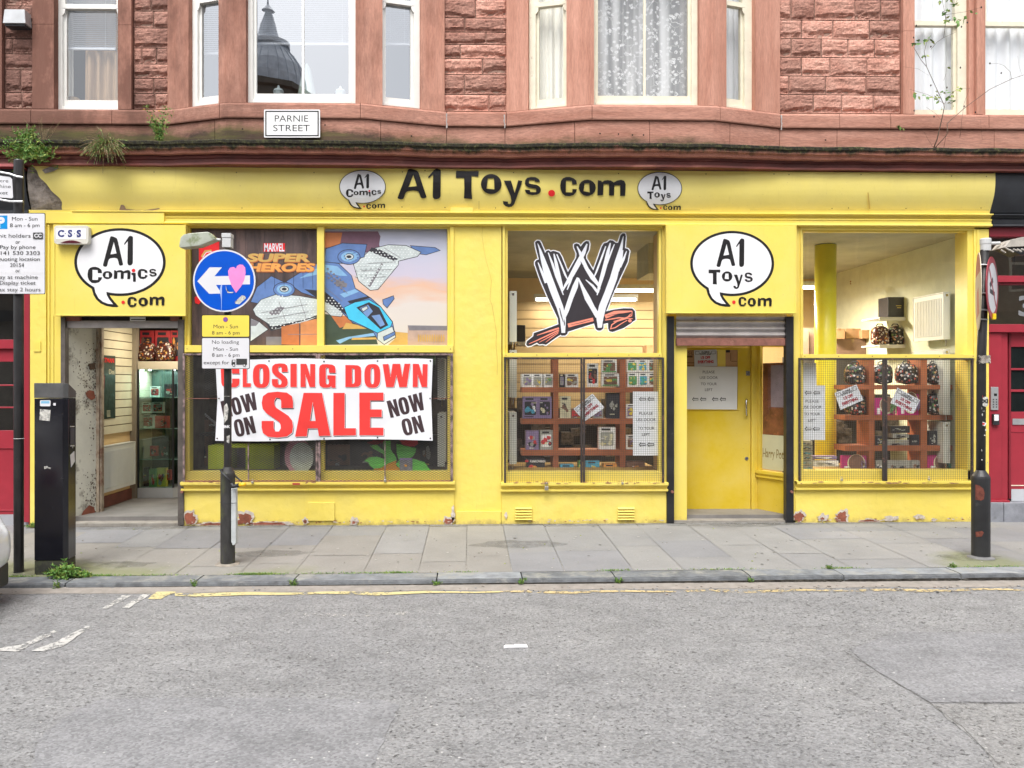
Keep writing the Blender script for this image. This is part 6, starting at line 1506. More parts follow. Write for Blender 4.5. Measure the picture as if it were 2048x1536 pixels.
for s in ([(358, 255, 4), (385, 330, 24), (415, 430, 48), (455, 560, 72), (530, 770, 78), (600, 950, 74), (636, 1080, 66), (640, 1238, 40)],
          [(362, 465, 8), (400, 560, 26), (450, 690, 30)], [(474, 358, 10), (520, 480, 26), (565, 620, 28), (640, 822, 10)], [(536, 370, 12), (560, 470, 34), (590, 620, 44), (628, 760, 30)],
          [(568, 376, 12), (620, 500, 18), (660, 600, 22), (690, 660, 10)], [(900, 262, 14), (866, 350, 42), (800, 480, 56), (735, 600, 50), (660, 720, 26), (625, 790, 10)], [(760, 560, 14), (715, 680, 22), (682, 765, 12)],
          [(790, 290, 10), (820, 350, 26), (850, 440, 44), (900, 540, 40), (960, 630, 52), (1030, 720, 30), (1036, 760, 20)], [(885, 655, 8), (960, 720, 26), (1015, 790, 30)], [(1028, 690, 14), (1020, 780, 20), (1010, 825, 10)],
          [(1105, 288, 12), (1065, 400, 20), (1005, 560, 20), (975, 630, 12)], [(1156, 252, 14), (1130, 350, 36), (1105, 470, 46), (1070, 600, 44), (1035, 720, 34), (1020, 800, 16)], [(1200, 266, 10), (1165, 350, 18), (1120, 480, 14)],
          [(1298, 178, 5), (1275, 300, 34), (1240, 450, 66), (1190, 640, 78), (1130, 800, 78), (1070, 950, 80), (1040, 1080, 76), (1040, 1182, 44)], [(1334, 340, 8), (1300, 430, 26), (1262, 520, 22)], [(1290, 330, 16), (1270, 440, 34), (1240, 560, 26)],
          [(800, 632, 26), (770, 730, 60), (720, 860, 52), (680, 980, 52), (650, 1060, 40)], [(806, 640, 14), (850, 740, 34), (905, 860, 62), (960, 960, 52), (1020, 1060, 56)]): d.stroke(s, LW_)
for s in ([(692, 1158, 44), (800, 1130, 40), (968, 1090, 40)], [(592, 1185, 18), (500, 1215, 20), (350, 1265, 6)], [(592, 1205, 14), (470, 1265, 14), (330, 1330, 10), (262, 1358, 6)], [(590, 1222, 9), (490, 1280, 10), (375, 1342, 5)], [(585, 1238, 7), (500, 1300, 8), (445, 1342, 4)],
          [(1098, 1062, 44), (1200, 1020, 44), (1290, 1008, 30), (1395, 1000, 12)], [(1098, 1098, 12), (1250, 1072, 14), (1400, 1082, 8)], [(1395, 1002, 10), (1390, 1050, 12), (1290, 1085, 14), (1190, 1115, 10)], [(1380, 1030, 10), (1330, 1080, 12), (1230, 1110, 14), (1170, 1150, 14), (1160, 1190, 10)], [(1340, 1100, 8), (1270, 1140, 10), (1210, 1180, 12), (1150, 1196, 8)]): d.stroke(s, LR)
for s in ([(720, 1150, 3), (840, 1125, 6), (940, 1095, 4)], [(1120, 1050, 3), (1240, 1030, 6), (1340, 1020, 3)], [(598, 965, 8), (615, 1040, 12), (640, 1120, 6)], [(648, 1090, 4), (652, 1130, 12), (650, 1160, 5)], [(830, 455, 4), (850, 500, 16), (880, 570, 6)]): d.stroke(s, LK)
d.poly(ell(1370, 1105, 20, 18, 16), LR)
lg = d.build('window_logo'); tag(lg, 'large black white and coral scratched W wrestling logo stuck on the middle upper window', 'window logo')
# ---- printed film of the toy poster in the left window (plain stand-in artwork)
skm, nt_, b_ = newmat('printed_sunset_sky')
gpos = _n(nt_, 'ShaderNodeNewGeometry'); sx_ = _n(nt_, 'ShaderNodeSeparateXYZ'); nt_.links.new(gpos.outputs['Position'], sx_.inputs[0])
g_ = math_(nt_, 'ADD', math_(nt_, 'DIVIDE', math_(nt_, 'SUBTRACT', sx_.outputs[2], 2.1), 1.4), math_(nt_, 'MULTIPLY', math_(nt_, 'SUBTRACT', noi(nt_, pos(nt_, (1, 1, 4)), 1.2, 4), .5), .45))
nt_.links.new(ramp(nt_, g_, [(.0, (.62, .58, .50)), (.35, (.66, .60, .56)), (.5, (.70, .45, .32)), (.62, (.55, .50, .60)), (.85, (.48, .50, .62)), (1, (.34, .36, .48))]), b_.inputs['Base Color']); b_.inputs['Roughness'].default_value = .45
def art(n, c): return M('printed_'+n, c, .45, var=.12, ns=10)
AW, AB, ADK, ACY, APU, AOR, AGR, AYE = art('pale_grey', (.56, .62, .62)), art('steel_blue', (.11, .20, .44)), art('black', (.03, .03, .04)), art('cyan', (.06, .50, .75)), art('plum', (.16, .08, .12)), art('brick_orange', (.50, .17, .06)), art('dark_green', (.05, .075, .05)), art('ochre', (.58, .36, .10))
AW2, AB2 = art('near_white', (.72, .78, .78)), art('mid_blue', (.17, .29, .55))
ABL, ABD = art('light_blue', (.22, .42, .65)), art('shadow_grey', (.20, .19, .21))
pk = lambda x, y: (380+x/3.938, 450+y/3.938)
YPO = .066
def poster(name, x0, x1, base, label):
    return sheet(name, [(x0, 458), (x1, 458), (x1, 695), (x0, 695)], YPO, base, label, 'poster')
p2 = poster('window_poster', 649, 894, skm, 'printed sunset film with grey and blue aircraft in the right pane of the left window')
BRP = M('printed_brown_street', (.085, .058, .055), .45, var=.5, ns=2, st=(3, 1, .7), dirt=(.16, .10, .09), dv=.55, ds=1.5)
p1 = poster('window_poster', 384, 633, BRP, 'dark printed film with MARVEL SUPER HEROES lettering in the leftmost shop pane')
def clipped(d, pts, m, lo, hi):
    out = []; n = len(pts)
    for i in range(n):
        a, b = pts[i], pts[(i+1) % n]
        for side, lim in ((0, None),): pass
    def cl(p, lim, keep_gt):
        r = []
        for i in range(len(p)):
            a, b = p[i], p[(i+1) % len(p)]; ia = (a[0] >= lim) == keep_gt or a[0] == lim; ib = (b[0] >= lim) == keep_gt or b[0] == lim
            if ia: r.append(a)
            if ia != ib: t = (lim-a[0])/(b[0]-a[0]); r.append((lim, a[1]+t*(b[1]-a[1])))
        return r
    q_ = cl(pts, lo, True); q_ = cl(q_, hi, False) if len(q_) > 2 else q_
    if len(q_) > 2: d.poly(q_, m)
shapes = [
 ([(1056, 50), (1480, 50), (1500, 90), (1490, 150), (1500, 200), (1300, 230), (1056, 260)], APU), ([(1056, 60), (1200, 60), (1180, 160), (1056, 180)], AOR),
 ([(1056, 700), (1220, 720), (1450, 830), (1480, 940), (1056, 945)], AGR), ([(1100, 700), (1250, 720), (1280, 780), (1180, 810)], AOR), ([(1230, 770), (1480, 820), (1480, 815), (1200, 820)], AYE), ([(1260, 775), (1460, 815), (1200, 815)], AYE),
 ([(1150, 910), (1250, 880), (1480, 845), (1480, 870), (1260, 895), (1180, 935)], ABL), ([(1280, 888), (1480, 885), (1480, 900), (1270, 905)], AYE),
 ([(1610, 840), (1720, 850), (1720, 945), (1560, 945), (1610, 900)], AYE), ([(1715, 790), (2030, 795), (2030, 945), (1715, 945)], art('stone_pink', (.46, .33, .27))), ([(1715, 790), (2030, 795), (2030, 830), (1725, 830)], ABD),
 # an invented aircraft: wings first, then pods, hull, canopy, nose
 ([(1740, 165), (1930, 180), (1965, 200), (1860, 232), (1780, 222)], AB),
 ([(1290, 310), (1380, 235), (1430, 190), (1560, 158), (1700, 163), (1815, 215), (1790, 246), (1640, 282), (1640, 312), (1480, 505), (1420, 512), (1330, 440)], AW),
 ([(1430, 176), (1500, 195), (1640, 268), (1610, 284), (1480, 235), (1410, 205)], ADK), ([(1400, 478), (1508, 300), (1522, 308), (1420, 490)], ABD),
 ([(480, 605), (530, 490), (640, 405), (780, 470), (720, 560), (560, 620)], AB),
 ([(498, 665), (560, 590), (690, 545), (860, 560), (1001, 585), (1080, 620), (1056, 700), (900, 765), (640, 830), (600, 765), (520, 712)], AW),
 ([(600, 765), (640, 830), (1056, 706), (1056, 690), (900, 745), (650, 800)], ADK), ([(620, 690), (700, 640), (745, 650), (700, 705), (640, 712)], ABD),
 ([(480, 738), (545, 765), (612, 822), (540, 872), (478, 915)], AW), ([(480, 740), (545, 765), (520, 795), (480, 795)], ABD),
 ([(720, 800), (860, 772), (860, 945), (720, 940)], AOR), ([(870, 768), (1001, 738), (1001, 948), (870, 948)], art('light_brick', (.62, .26, .10))), ([(600, 880), (720, 880), (720, 945), (600, 945)], ABD), ([(770, 860), (1001, 858), (1001, 862), (770, 864)], ABD),
 ([(1070, 190), (1200, 145), (1390, 155), (1370, 250), (1200, 300), (1060, 290)], AB),
 ([(1050, 560), (1130, 560), (1230, 650), (1190, 720), (1110, 712), (1050, 660)], AW),
 ([(760, 445), (960, 320), (1056, 292), (1170, 305), (1270, 400), (1300, 500), (1420, 575), (1500, 645), (1592, 762), (1616, 880), (1530, 938), (1478, 900), (1440, 830), (1280, 765), (1150, 640), (1000, 570), (880, 530)], AB),
 ([(860, 420), (1056, 310), (1160, 325), (1240, 400), (1180, 400), (1080, 370), (960, 400)], ABL), ([(900, 505), (1056, 520), (1180, 620), (1270, 735), (1150, 650), (1000, 575)], ADK),
 ([(1150, 425), (1240, 462), (1232, 492), (1148, 482)], ABD), ([(1180, 545), (1300, 505), (1330, 525), (1215, 572)], ABL), ([(1240, 600), (1400, 560), (1420, 575), (1260, 620)], ADK),
 ([(1215, 650), (1300, 610), (1410, 590), (1500, 645), (1592, 765), (1565, 832), (1480, 850), (1360, 790), (1250, 740)], ACY),
 ([(1310, 650), (1410, 608), (1490, 650), (1562, 790), (1500, 822)], ADK), ([(1335, 655), (1402, 628), (1440, 680), (1395, 728)], AB2), ([(1430, 715), (1495, 705), (1535, 785), (1500, 802)], AB2), ([(1350, 660), (1390, 640), (1400, 655), (1365, 680)], AW),
 ([(1480, 852), (1592, 802), (1618, 882), (1530, 938), (1478, 900)], AW), ([(1525, 882), (1612, 842), (1614, 862), (1530, 908)], AB),
 ([(1520, 590), (1600, 560), (1606, 580), (1552, 650), (1524, 622)], AB),
 (ell(742, 508, 82, 54, 22), AB), (ell(742, 506, 60, 38, 20), ABL), (ell(742, 505, 32, 20, 16), AW), (ell(742, 505, 20, 12, 14), ADK),
 (ell(1252, 252, 86, 56, 22), AB), (ell(1252, 250, 62, 40, 20), ABL), (ell(1252, 250, 34, 21, 16), AW), (ell(1252, 250, 20, 12, 14), ADK),
]
for pl_, lo, hi in ((p1, 16, 1000), (p2, 1059, 2028)):
    d = Decal(on(YPO), base=.0006, step=.000012, tf=pk)
    for s, m_ in shapes:
        if m_ in (AW, AB, ACY): clipped(d, inflate(s, 5), ADK, lo, hi)
        clipped(d, s, m_, lo, hi)
    def inside(pt, pg):
        c_ = False
        for i in range(len(pg)):
            a_, b2_ = pg[i], pg[i-1]
            if (a_[1] > pt[1]) != (b2_[1] > pt[1]) and pt[0] < (b2_[0]-a_[0])*(pt[1]-a_[1])/(b2_[1]-a_[1])+a_[0]: c_ = not c_
        return c_
    dots = [art('stud_light', (.80, .84, .84)), art('stud_shade', (.42, .47, .48))] if pl_ is p2 else [bpy.data.materials.get('printed_stud_light') or art('stud_light', (.80, .84, .84)), bpy.data.materials.get('printed_stud_shade') or art('stud_shade', (.42, .47, .48))]
    for s, m_ in shapes:
        if m_ is not AW: continue
        xs = [p[0] for p in s]; ys = [p[1] for p in s]
        if (max(xs)-min(xs))*(max(ys)-min(ys)) < 26000: continue
        y = min(ys)+14; r_i = 0
        while y < max(ys):
            x = min(xs)+14+(r_i % 2)*13
            while x < max(xs):
                if lo+8 < x < hi-8 and all(inside((x+dx, y+dy), s) for dx, dy in ((0, 0), (11, 0), (-11, 0), (0, 9), (0, -9))):
                    d.poly(ell(x+1, y+1.5, 6, 4.5, 7), dots[1]); d.poly(ell(x, y, 5.5, 4, 7), dots[0])
                x += 27
            y += 21; r_i += 1
    for q_ in ([(1400, 300), (1620, 290)], [(1350, 360), (1590, 350)], [(1370, 420), (1540, 405)], [(560, 690), (1000, 610)], [(600, 740), (1000, 670)], [(700, 600), (760, 780)], [(860, 570), (920, 750)], [(1090, 380), (1240, 540)], [(1000, 440), (1200, 600)], [(1530, 180), (1660, 260)]):
        for t_ in range(6):
            xa_2, ya_2 = q_[0][0]+(q_[1][0]-q_[0][0])*t_/6, q_[0][1]+(q_[1][1]-q_[0][1])*t_/6; xb_3, yb_3 = q_[0][0]+(q_[1][0]-q_[0][0])*(t_+1)/6, q_[0][1]+(q_[1][1]-q_[0][1])*(t_+1)/6
            if lo < xa_2 < hi and lo < xb_3 < hi: d.stroke([(xa_2, ya_2, 3), (xb_3, yb_3, 3)], ABD)
    if pl_ is p1:
        # raised studs and panel lines on the wing
        art('stud', (.42, .47, .47))
        for x in range(60, 1000, 75): d.stroke([(x, 40, 2), (x+6, 500 if x > 450 else 900, 2)], ADK)
        d.poly([(70, 170), (230, 130), (232, 350), (70, 350)], REDV); d.poly([(35, 570), (60, 555), (90, 600), (70, 625), (40, 615)], REDV)
        d.stroke([(90, 250, 12), (120, 205, 14), (170, 200, 12)], AYE); d.stroke([(100, 255, 6), (128, 215, 6), (170, 210, 6)], LW_)
        d.poly(rect(580, 143, 748, 210), REDV); d.text('MARVEL', 664, 177, 58, LW_, w=158, bold=.03)
        for s, x, y, w_ in (('SUPER', 695, 257, 500), ('HEROES', 712, 333, 520)):
            d.text(s, x+6, y+5, 60, AOR, w=w_, bold=.055, shear=.25); d.text(s, x, y, 56, AYE if s == 'SUPER' else art('amber', (.75, .33, .08)), w=w_, bold=.045, shear=.25)
    else:
        for i in range(6):
            for j in range(3): d.poly(ell(1085+i*24+j*4, 345+j*36+i*20, 9, 7, 8), ABD)
        for i in range(6):
            for j in range(2): d.poly(ell(1310+i*38, 355+j*50-i*5, 10, 6, 8), bpy.data.materials['printed_stud'])
        for i in range(12): d.poly(ell(1800+i*18-((i*18) % 1), 890, 6, 32, 8), AYE)
        for i in range(9): d.poly(ell(1220+52*cos(i*.7)+50, 245+30*sin(i*.7), 9, 6, 8), ABL)
    d.build('artwork', pl_)
# ================================================================== window guards
GRM = M('guard_wire', (.10, .095, .09), .55, .3, var=.3); GRF = BLACKR; PRIM = M('pinkish_primer_flakes', (.30, .21, .20), .8, var=.4, ns=25, dirt=(.03, .025, .025), dv=.45, ds=12)
YG = -.062
def guard(px0, px1, py0, py1, mesh, label, frame=6, bars=(), fmat=GRF, hbar=None):
    t = thing('window_guard', at((px0+px1)/2, py1, YG), label, 'window guard', 'wire mesh guards over the shop windows')
    a, b = at(px0, py0, YG), at(px1, py1, YG); fw = frame/168.
    mb = MB(); mb.box(a.x, a.x+fw, YG-.012, YG+.012, b.z, a.z, fmat); mb.box(b.x-fw, b.x, YG-.012, YG+.012, b.z, a.z, fmat); mb.box(a.x+fw, b.x-fw, YG-.0118, YG+.0118, a.z-.022, a.z, fmat); mb.box(a.x+fw, b.x-fw, YG-.0118, YG+.0118, b.z, b.z+.014, RUST)
    for x0, x1 in bars: mb.box(X(x0, YG), X(x1, YG), YG-.013, YG+.010, b.z+.015, a.z-.023, fmat)
    if hbar: z = Z(hbar, YG); mb.box(a.x+fw, b.x-fw, YG-.004, YG+.003, z-.004, z+.004, RUST)
    mb.build('frame', t, bevel=.002)
    mb = MB(); x0, x1, z0, z1 = a.x+fw, b.x-fw, b.z+.014, a.z-.022
    if mesh == 'square':
        s = .0262; r = .0010; x = x0+s/2
        while x < x1: mb.box(x-r, x+r, YG-.001, YG+.0012, z0, z1, GRM); x += s
        z = z0+s/2
        while z < z1: mb.box(x0, x1, YG+.0013, YG+.0035, z-r, z+r, GRM); z += s
    else:
        sx, sz, r = .048, .0265, .0020; k = sz/sx
        for sg in (1, -1):
            c = z0-(x1-x0)*k if sg > 0 else z0
            end = z1 if sg > 0 else z1+(x1-x0)*k
            while c < end:
                # z = c + sg*k*(x-x0)
                pts = []
                f = lambda x: c+sg*k*(x-x0)
                xa, xb = x0, x1
                if sg > 0: xa = max(x0, x0+(z0-c)/k); xb = min(x1, x0+(z1-c)/k)
                else: xa = max(x0, x0+(c-z1)/k); xb = min(x1, x0+(c-z0)/k)
                if xb > xa: 
                    yo = YG+(.001 if sg > 0 else -.001)
                    mb.add([(xa, yo, f(xa)-r), (xb, yo, f(xb)-r), (xb, yo, f(xb)+r), (xa, yo, f(xa)+r), (xa, yo+.003, f(xa)), (xb, yo+.003, f(xb))], [(0, 1, 2, 3), (0, 1, 5, 4), (3, 2, 5, 4)], GRM)
                c += sz
    mb.build('mesh', t, fix=False); return t
guard(366, 635.5, 707, 963, 'diamond', 'left half of the diamond mesh guard behind the closing down banner', 4, ((496, 498),), PRIM, 797)
guard(636, 906, 707, 963, 'diamond', 'right half of the diamond mesh guard behind the closing down banner', 5, ((769, 771),), PRIM, 797)
guard(1008, 1165, 715, 969, 'square', 'left leaf of the square wire guard on the middle window', 4)
guard(1166, 1328, 715, 969, 'square', 'right leaf of the square wire guard on the middle window', 4)
guard(1597, 1769, 716, 966, 'square', 'left leaf of the square wire guard on the right window', 4)
guard(1770, 1946, 716, 966, 'square', 'right leaf of the square wire guard on the right window', 4)
# padlocks
BRS = M('dull_padlock_steel', (.50, .47, .42), .35, .8, var=.15)
def padlock(px, py, s, label, ang=0):
    c = at(px, py, YG-.035); t = thing('padlock', (c.x, c.y, c.z-s*1.1), label, 'padlock', 'padlocks on the window guards')
    mb = MB(); mb.box(c.x-s*.5, c.x+s*.5, c.y-.01, c.y+.01, c.z-s*1.1, c.z-s*.1, BRS); mb.build('lock_body', t, bevel=.004)
    mb = MB(); mb.tube([(c.x-s*.32, c.y, c.z-s*.15)]+[(c.x-s*.32*cos(a*pi/6), c.y, c.z+s*.5+s*.32*sin(a*pi/6)) for a in range(7)]+[(c.x+s*.32, c.y, c.z-s*.15)], s*.09, CHROME, 6); mb.build('shackle', t, smooth=True)
padlock(1093, 972, .045, 'large silver padlock hanging open below the middle window guard')
padlock(1245, 964, .026, 'small padlock at the foot of the right leaf of the middle window guard')
padlock(770, 958, .030, 'padlock at the foot of the guard under the right part of the banner')
padlock(505, 962, .026, 'padlock at the foot of the guard just right of the blue sign post')
padlock(1683, 957, .026, 'padlock at the foot of the left leaf of the right window guard')
padlock(1858, 956, .026, 'padlock at the foot of the right leaf of the right window guard')
# ================================================================== closing down banner
VIN = M('white_pvc_banner', (.78, .79, .83), .35, var=.02); BRD = M('banner_red_print', (.85, .055, .05), .35, var=.04); BBK = M('banner_dark_print', (.05, .03, .035), .4, var=.1)
YB = -.10
def bn(x, y, l):
    u = (x-430)/435.; v = (y-718)/163.
    yy = YB-.01+.010*sin(u*9+v*3.0)*(.3+v)+.005*sin(u*19-v*7)*(.4+v)+.012*max(0, sin((u*1.6+v*.9)*7))**2*v-.012*v*sin(pi*u)+.006*max(0, sin(u*23-v*9))**3*v
    py = y+2.2*v*sin(u*pi*2.0+.4)*(v > .5)*(v-.5)*2+(1.4*sin(u*4*pi)*(1-v) if v < .2 else 0)
    px = x+(4.5*(1-abs(v-.5)*2)*max(0, 1-u*9))-(3*(1-abs(v-.5)*2)*max(0, 1-(1-u)*9))
    return at(px, py, yy-l)
bt = thing('sale_banner', at(647, 882, YB), 'white CLOSING DOWN SALE NOW ON banner tied over the left window guard', 'banner')
xc = [434+5.4*i for i in range(80)]; yc = [720+5.4*i for i in range(30)]
d = Decal(bn, yc, xc); d.poly(rect(430.5, 718, 865.5, 880.5), VIN); o = d.build('vinyl_sheet', bt)
o.data.polygons.foreach_set('use_smooth', [True]*len(o.data.polygons))
g_S = [(1, .36), (.62, .36), (.62, .2), (.57, .14), (.46, .13), (.4, .2), (.4, .28), (.45, .35), (.85, .53), (.97, .64), (1, .77), (.97, .9), (.8, .98), (.5, 1), (.2, .98), (.04, .9), (0, .78), (0, .64), (.38, .64), (.38, .8), (.43, .87), (.55, .87), (.61, .8), (.6, .72), (.55, .66), (.15, .47), (.03, .37), (0, .24), (.04, .1), (.2, .02), (.5, 0), (.8, .02), (.96, .1), (1, .22)]
IMP = {'C': [[(1, .38), (.6, .38), (.6, .2), (.55, .14), (.45, .14), (.4, .2), (.4, .8), (.45, .86), (.55, .86), (.6, .8), (.6, .62), (1, .62), (1, .8), (.95, .92), (.8, .985), (.5, 1), (.2, .985), (.05, .92), (0, .8), (0, .2), (.05, .08), (.2, .015), (.5, 0), (.8, .015), (.95, .08), (1, .2)]],
 'G': [[(1, .36), (.6, .36), (.6, .2), (.55, .14), (.45, .14), (.4, .2), (.4, .8), (.45, .86), (.55, .86), (.6, .8), (.6, .64), (.5, .64), (.5, .47), (1, .47), (1, 1), (.78, 1), (.74, .93), (.65, .98), (.45, 1), (.2, .985), (.05, .92), (0, .8), (0, .2), (.05, .08), (.2, .015), (.5, 0), (.8, .015), (.95, .08), (1, .2)]],
 'L': [[(0, 0), (.5, 0), (.5, .83), (1, .83), (1, 1), (0, 1)]], 'I': [[(0, 0), (1, 0), (1, 1), (0, 1)]],
 'N': [[(0, 0), (.40, 0), (.66, .52), (.66, 0), (1, 0), (1, 1), (.63, 1), (.34, .45), (.34, 1), (0, 1)]],
 'D': [[(0, 0), (.55, 0), (.8, .02), (.96, .1), (1, .25), (1, .75), (.96, .9), (.8, .98), (.55, 1), (0, 1)], [(.42, .15), (.42, .85), (.53, .85), (.59, .78), (.59, .22), (.53, .15)]],
 'W': [[(0, 0), (.21, 0), (.285, .56), (.36, 0), (.63, 0), (.71, .56), (.79, 0), (1, 0), (.87, 1), (.60, 1), (.5, .47), (.4, 1), (.13, 1)]],
 'A': [[(.24, 0), (.76, 0), (1, 1), (.67, 1), (.64, .82), (.36, .82), (.33, 1), (0, 1)], [(.5, .20), (.42, .65), (.58, .65)]],
 'E': [[(0, 0), (1, 0), (1, .18), (.45, .18), (.45, .39), (.93, .39), (.93, .57), (.45, .57), (.45, .82), (1, .82), (1, 1), (0, 1)]],
 'S': [g_S], 'O': [sell(.5, .5, .5, .5, 2.9, 32), sell(.5, .5, .115, .35, 3.2, 24)[::-1]]}
def big(d, ch, x0, x1, y0, y1, m, dx=0, dy=0, grow=0): d.poly([[(x0+x*(x1-x0)+dx, y0+y*(y1-y0)+dy) for x, y in (lp)] for lp in IMP[ch]], m)
zb_ = lambda x, y: (350+x/3.531, 690+y/3.531)
d = Decal(bn, yc, xc, base=.0022, step=.00012, tf=zb_)
let = [('C', 320, 455, 135, 300), ('L', 478, 536, 137, 297), ('O', 550, 668, 132, 302), ('S', 684, 796, 132, 302), ('I', 815, 860, 137, 297), ('N', 886, 990, 137, 297), ('G', 1018, 1134, 134, 302), ('D', 1203, 1315, 137, 297), ('O', 1337, 1450, 133, 302), ('W', 1466, 1662, 137, 297), ('N', 1680, 1786, 137, 297),
       ('S', 612, 834, 330, 648), ('A', 848, 1098, 338, 644), ('L', 1118, 1278, 338, 644), ('E', 1302, 1472, 336, 644)]
for ch, a, b, y0, y1 in let:
    o_ = 5 if y1 < 320 else 7
    k_l = let.index((ch, a, b, y0, y1))*.00006
    d.lift = .0022+k_l; big(d, ch, a, b, y0, y1, BBK, o_, o_+1)
    d.lift = .0045+k_l; big(d, ch, a-1, b+2, y0-1, y1+2, VIN, 2.2, 2.2)
    d.lift = .0070+k_l; big(d, ch, a, b, y0, y1, BRD)
def tilted(d, wd, cx, cy, wid, h, ang):
    ws = {'N': 1.0, 'O': 1.0, 'W': 1.55}; tot = sum(ws[c] for c in wd)+.12*(len(wd)-1); u = wid/tot; x = -wid/2
    tf = d.tf
    for c in wd:
        w_ = ws[c]*u; ca, sa = cos(ang), sin(ang)
        d.poly([[(cx+(x+p[0]*w_)*ca-((p[1]-.5)*h)*sa, cy+(x+p[0]*w_)*sa+((p[1]-.5)*h)*ca) for p in lp] for lp in IMP[c]], BBK); x += w_+.12*u
d.lift = .003; tilted(d, 'NOW', 450, 425, 262, 124, radians(-15)); tilted(d, 'ON', 490, 572, 145, 120, radians(-13)); tilted(d, 'NOW', 1635, 425, 262, 124, radians(-14)); tilted(d, 'ON', 1678, 570, 150, 120, radians(-13))
d.build('lettering', bt)
d = Decal(bn, base=.004)
for x, y in ((538, 722), (648, 723), (755, 722), (861, 722), (861, 876), (755, 877), (648, 878), (540, 877), (434, 876), (434, 797), (863, 797), (434, 722)): d.poly(ell(x, y, 1.6, 1.6, 10), BLACKV)
d.build('eyelets', bt)
mb = MB()
for x, y, dx, dy in ((538, 722, -2, -9), (648, 723, 1, -9), (755, 722, 1, -9), (861, 722, 4, -3), (863, 797, 7, 0), (434, 797, -14, 0), (861, 876, 5, 3)): mb.tube([bn(x, y, .004), at(x+dx, y+dy, YG-.005)], .0018, BLACKV, 4)
mb.build('cable_tie', bt)
# ================================================================== NEIGHBOURING FRONTS
GLD = glassm('dark_neighbour_glass', .03)
# left: red door front
lt = thing('red_shop_front', (X(0), .1, 0), 'dark red panelled door front with black fascia left of the yellow shop', 'shop front')
xa, xb = -9.5, X(59)
mb = MB(); mb.sweep([(xa, 0), (X(60), 0)], [(.1, 4.16)]+[(fY(ZF0+(ZF1-ZF0)*i/12)+.012, ZF0+(ZF1-ZF0)*i/12) for i in range(12, -1, -1)]+[(.1, ZF0)], CHAR); mb.build('fascia', lt, fix=False)
mb = MB(); mb.box(xa, X(60), -.05, .02, 3.60, 3.69, CHAR); mb.box(xa, X(60), -.03, .06, 3.50, 3.6, REDD); mb.build('moulding', lt)
mb = MB(); mb.sweep([(xa, 0), (X(64), 0)], [(.0, 4.20), (-.19, 4.20), (-.2, 4.165), (-.0, 4.16)], M('red_gutter_paint', (.26, .03, .03), .5, var=.3)); mb.build('red_band', lt)
mb = MB()
mb.box(X(47, .1), xb, .10, .16, .0, 3.5, REDP); mb.box(xa, X(47, .1), .10, .16, Z(698, .1), Z(680, .1), REDP); mb.box(X(59), X(62), -.02, .16, -.03, 3.5, REDD)
mb.build('door_frame', lt, bevel=.003)
mb = MB(); yy = .14; dz0 = Z(1026, yy)
for z0_, z1_ in ((Z(724, yy), Z(698, yy)), (Z(772, yy), Z(769, yy)), (Z(816, yy), Z(813, yy)), (Z(896, yy), Z(860, yy))): mb.box(X(-70, yy), X(47, yy), yy, yy+.04, z0_, z1_, REDP)
mb.box(X(-70, yy), X(-40, yy), yy, yy+.039, .05, Z(724, yy), REDP); mb.box(X(30, yy), X(47, yy), yy, yy+.0395, .05, Z(724, yy), REDP); mb.box(X(-40, yy), X(30, yy), yy+.012, yy+.038, .05, Z(896, yy), REDP); mb.box(X(-40, yy), X(30, yy), yy+.004, yy+.012, Z(1020, yy), Z(1017, yy), REDP)
dr_ = mb.build('door', lt, bevel=.004)
mb = MB(); mb.box(X(-60, yy), X(57, yy), yy-.006, yy-.001, Z(1055, yy), Z(1026, yy), M('grey_kick_plate', (.44, .45, .48), .4, .3, var=.05)); mb.build('kick_plate', dr_)
mb = MB(); mb.box(X(-40, yy), X(30, yy), yy+.02, yy+.024, Z(860, yy), Z(724, yy), GLD); mb.build('pane', dr_)
mb = MB(); mb.box(xa, X(47, .13), .13, .135, Z(680, .1), 3.5, GLD); mb.build('fanlight', lt)
mb = MB(); mb.box(xa, X(-70, .1), .10, .2, -.05, Z(698, .1), REDP); mb.box(xa, X(60), 1.2, 1.3, 0, 3.6, DARK); mb.box(X(60)-.02, X(60)+.02, .2, 1.2, 0, 3.6, DARK); mb.build('wall', lt)
# right: red door front with number
rt = thing('red_doorway', (X(2060), .1, 0), 'red close door with intercom and black fascia right of the yellow shop', 'doorway')
xa, xb = X(1979), 9.5
mb = MB(); mb.sweep([(X(1978)+.004, 0), (xb, 0)], [(.1, 4.155)]+[(fY(ZF0+(ZF1-ZF0)*i/14)+.003, ZF0+(ZF1-ZF0)*i/14) for i in range(14, -1, -1)]+[(.1, ZF0)], CHAR); mb.build('fascia', rt, smooth=True, fix=False)
mb = MB(); mb.sweep([(xa+.004, 0), (xb, 0)], [(.05, 3.688), (-.083, 3.683), (-.083, 3.67), (-.05, 3.663), (-.028, 3.63), (-.055, 3.622), (-.043, 3.57), (-.063, 3.56), (-.066, 3.545), (.05, 3.535)], CHAR); mb.build('moulding', rt, fix=False)
y1_ = .08
mb = MB(); mb.box(xa, xb, .0, .12, Z(470, 0), 3.54, REDD); mb.box(xa, xb, .03, .12, Z(563, y1_), Z(550, y1_), REDP); mb.box(xa, xb, .01, .14, Z(664, y1_), Z(648, y1_), REDP)
mb.box(xa, xb, .06, .12, Z(568, y1_), Z(563.2, y1_), REDD)
mb.box(xa, X(2002, .05), .04, .14, Z(1006, .05), Z(664, .05)-.002, REDP); mb.box(X(2002, .06), X(2015, .06), .06, .14, Z(1006, .05), Z(664, .05)-.002, REDP); mb.box(xa, X(2018, .03), .01, .139, Z(1012, .02), Z(1003, .02), REDP)
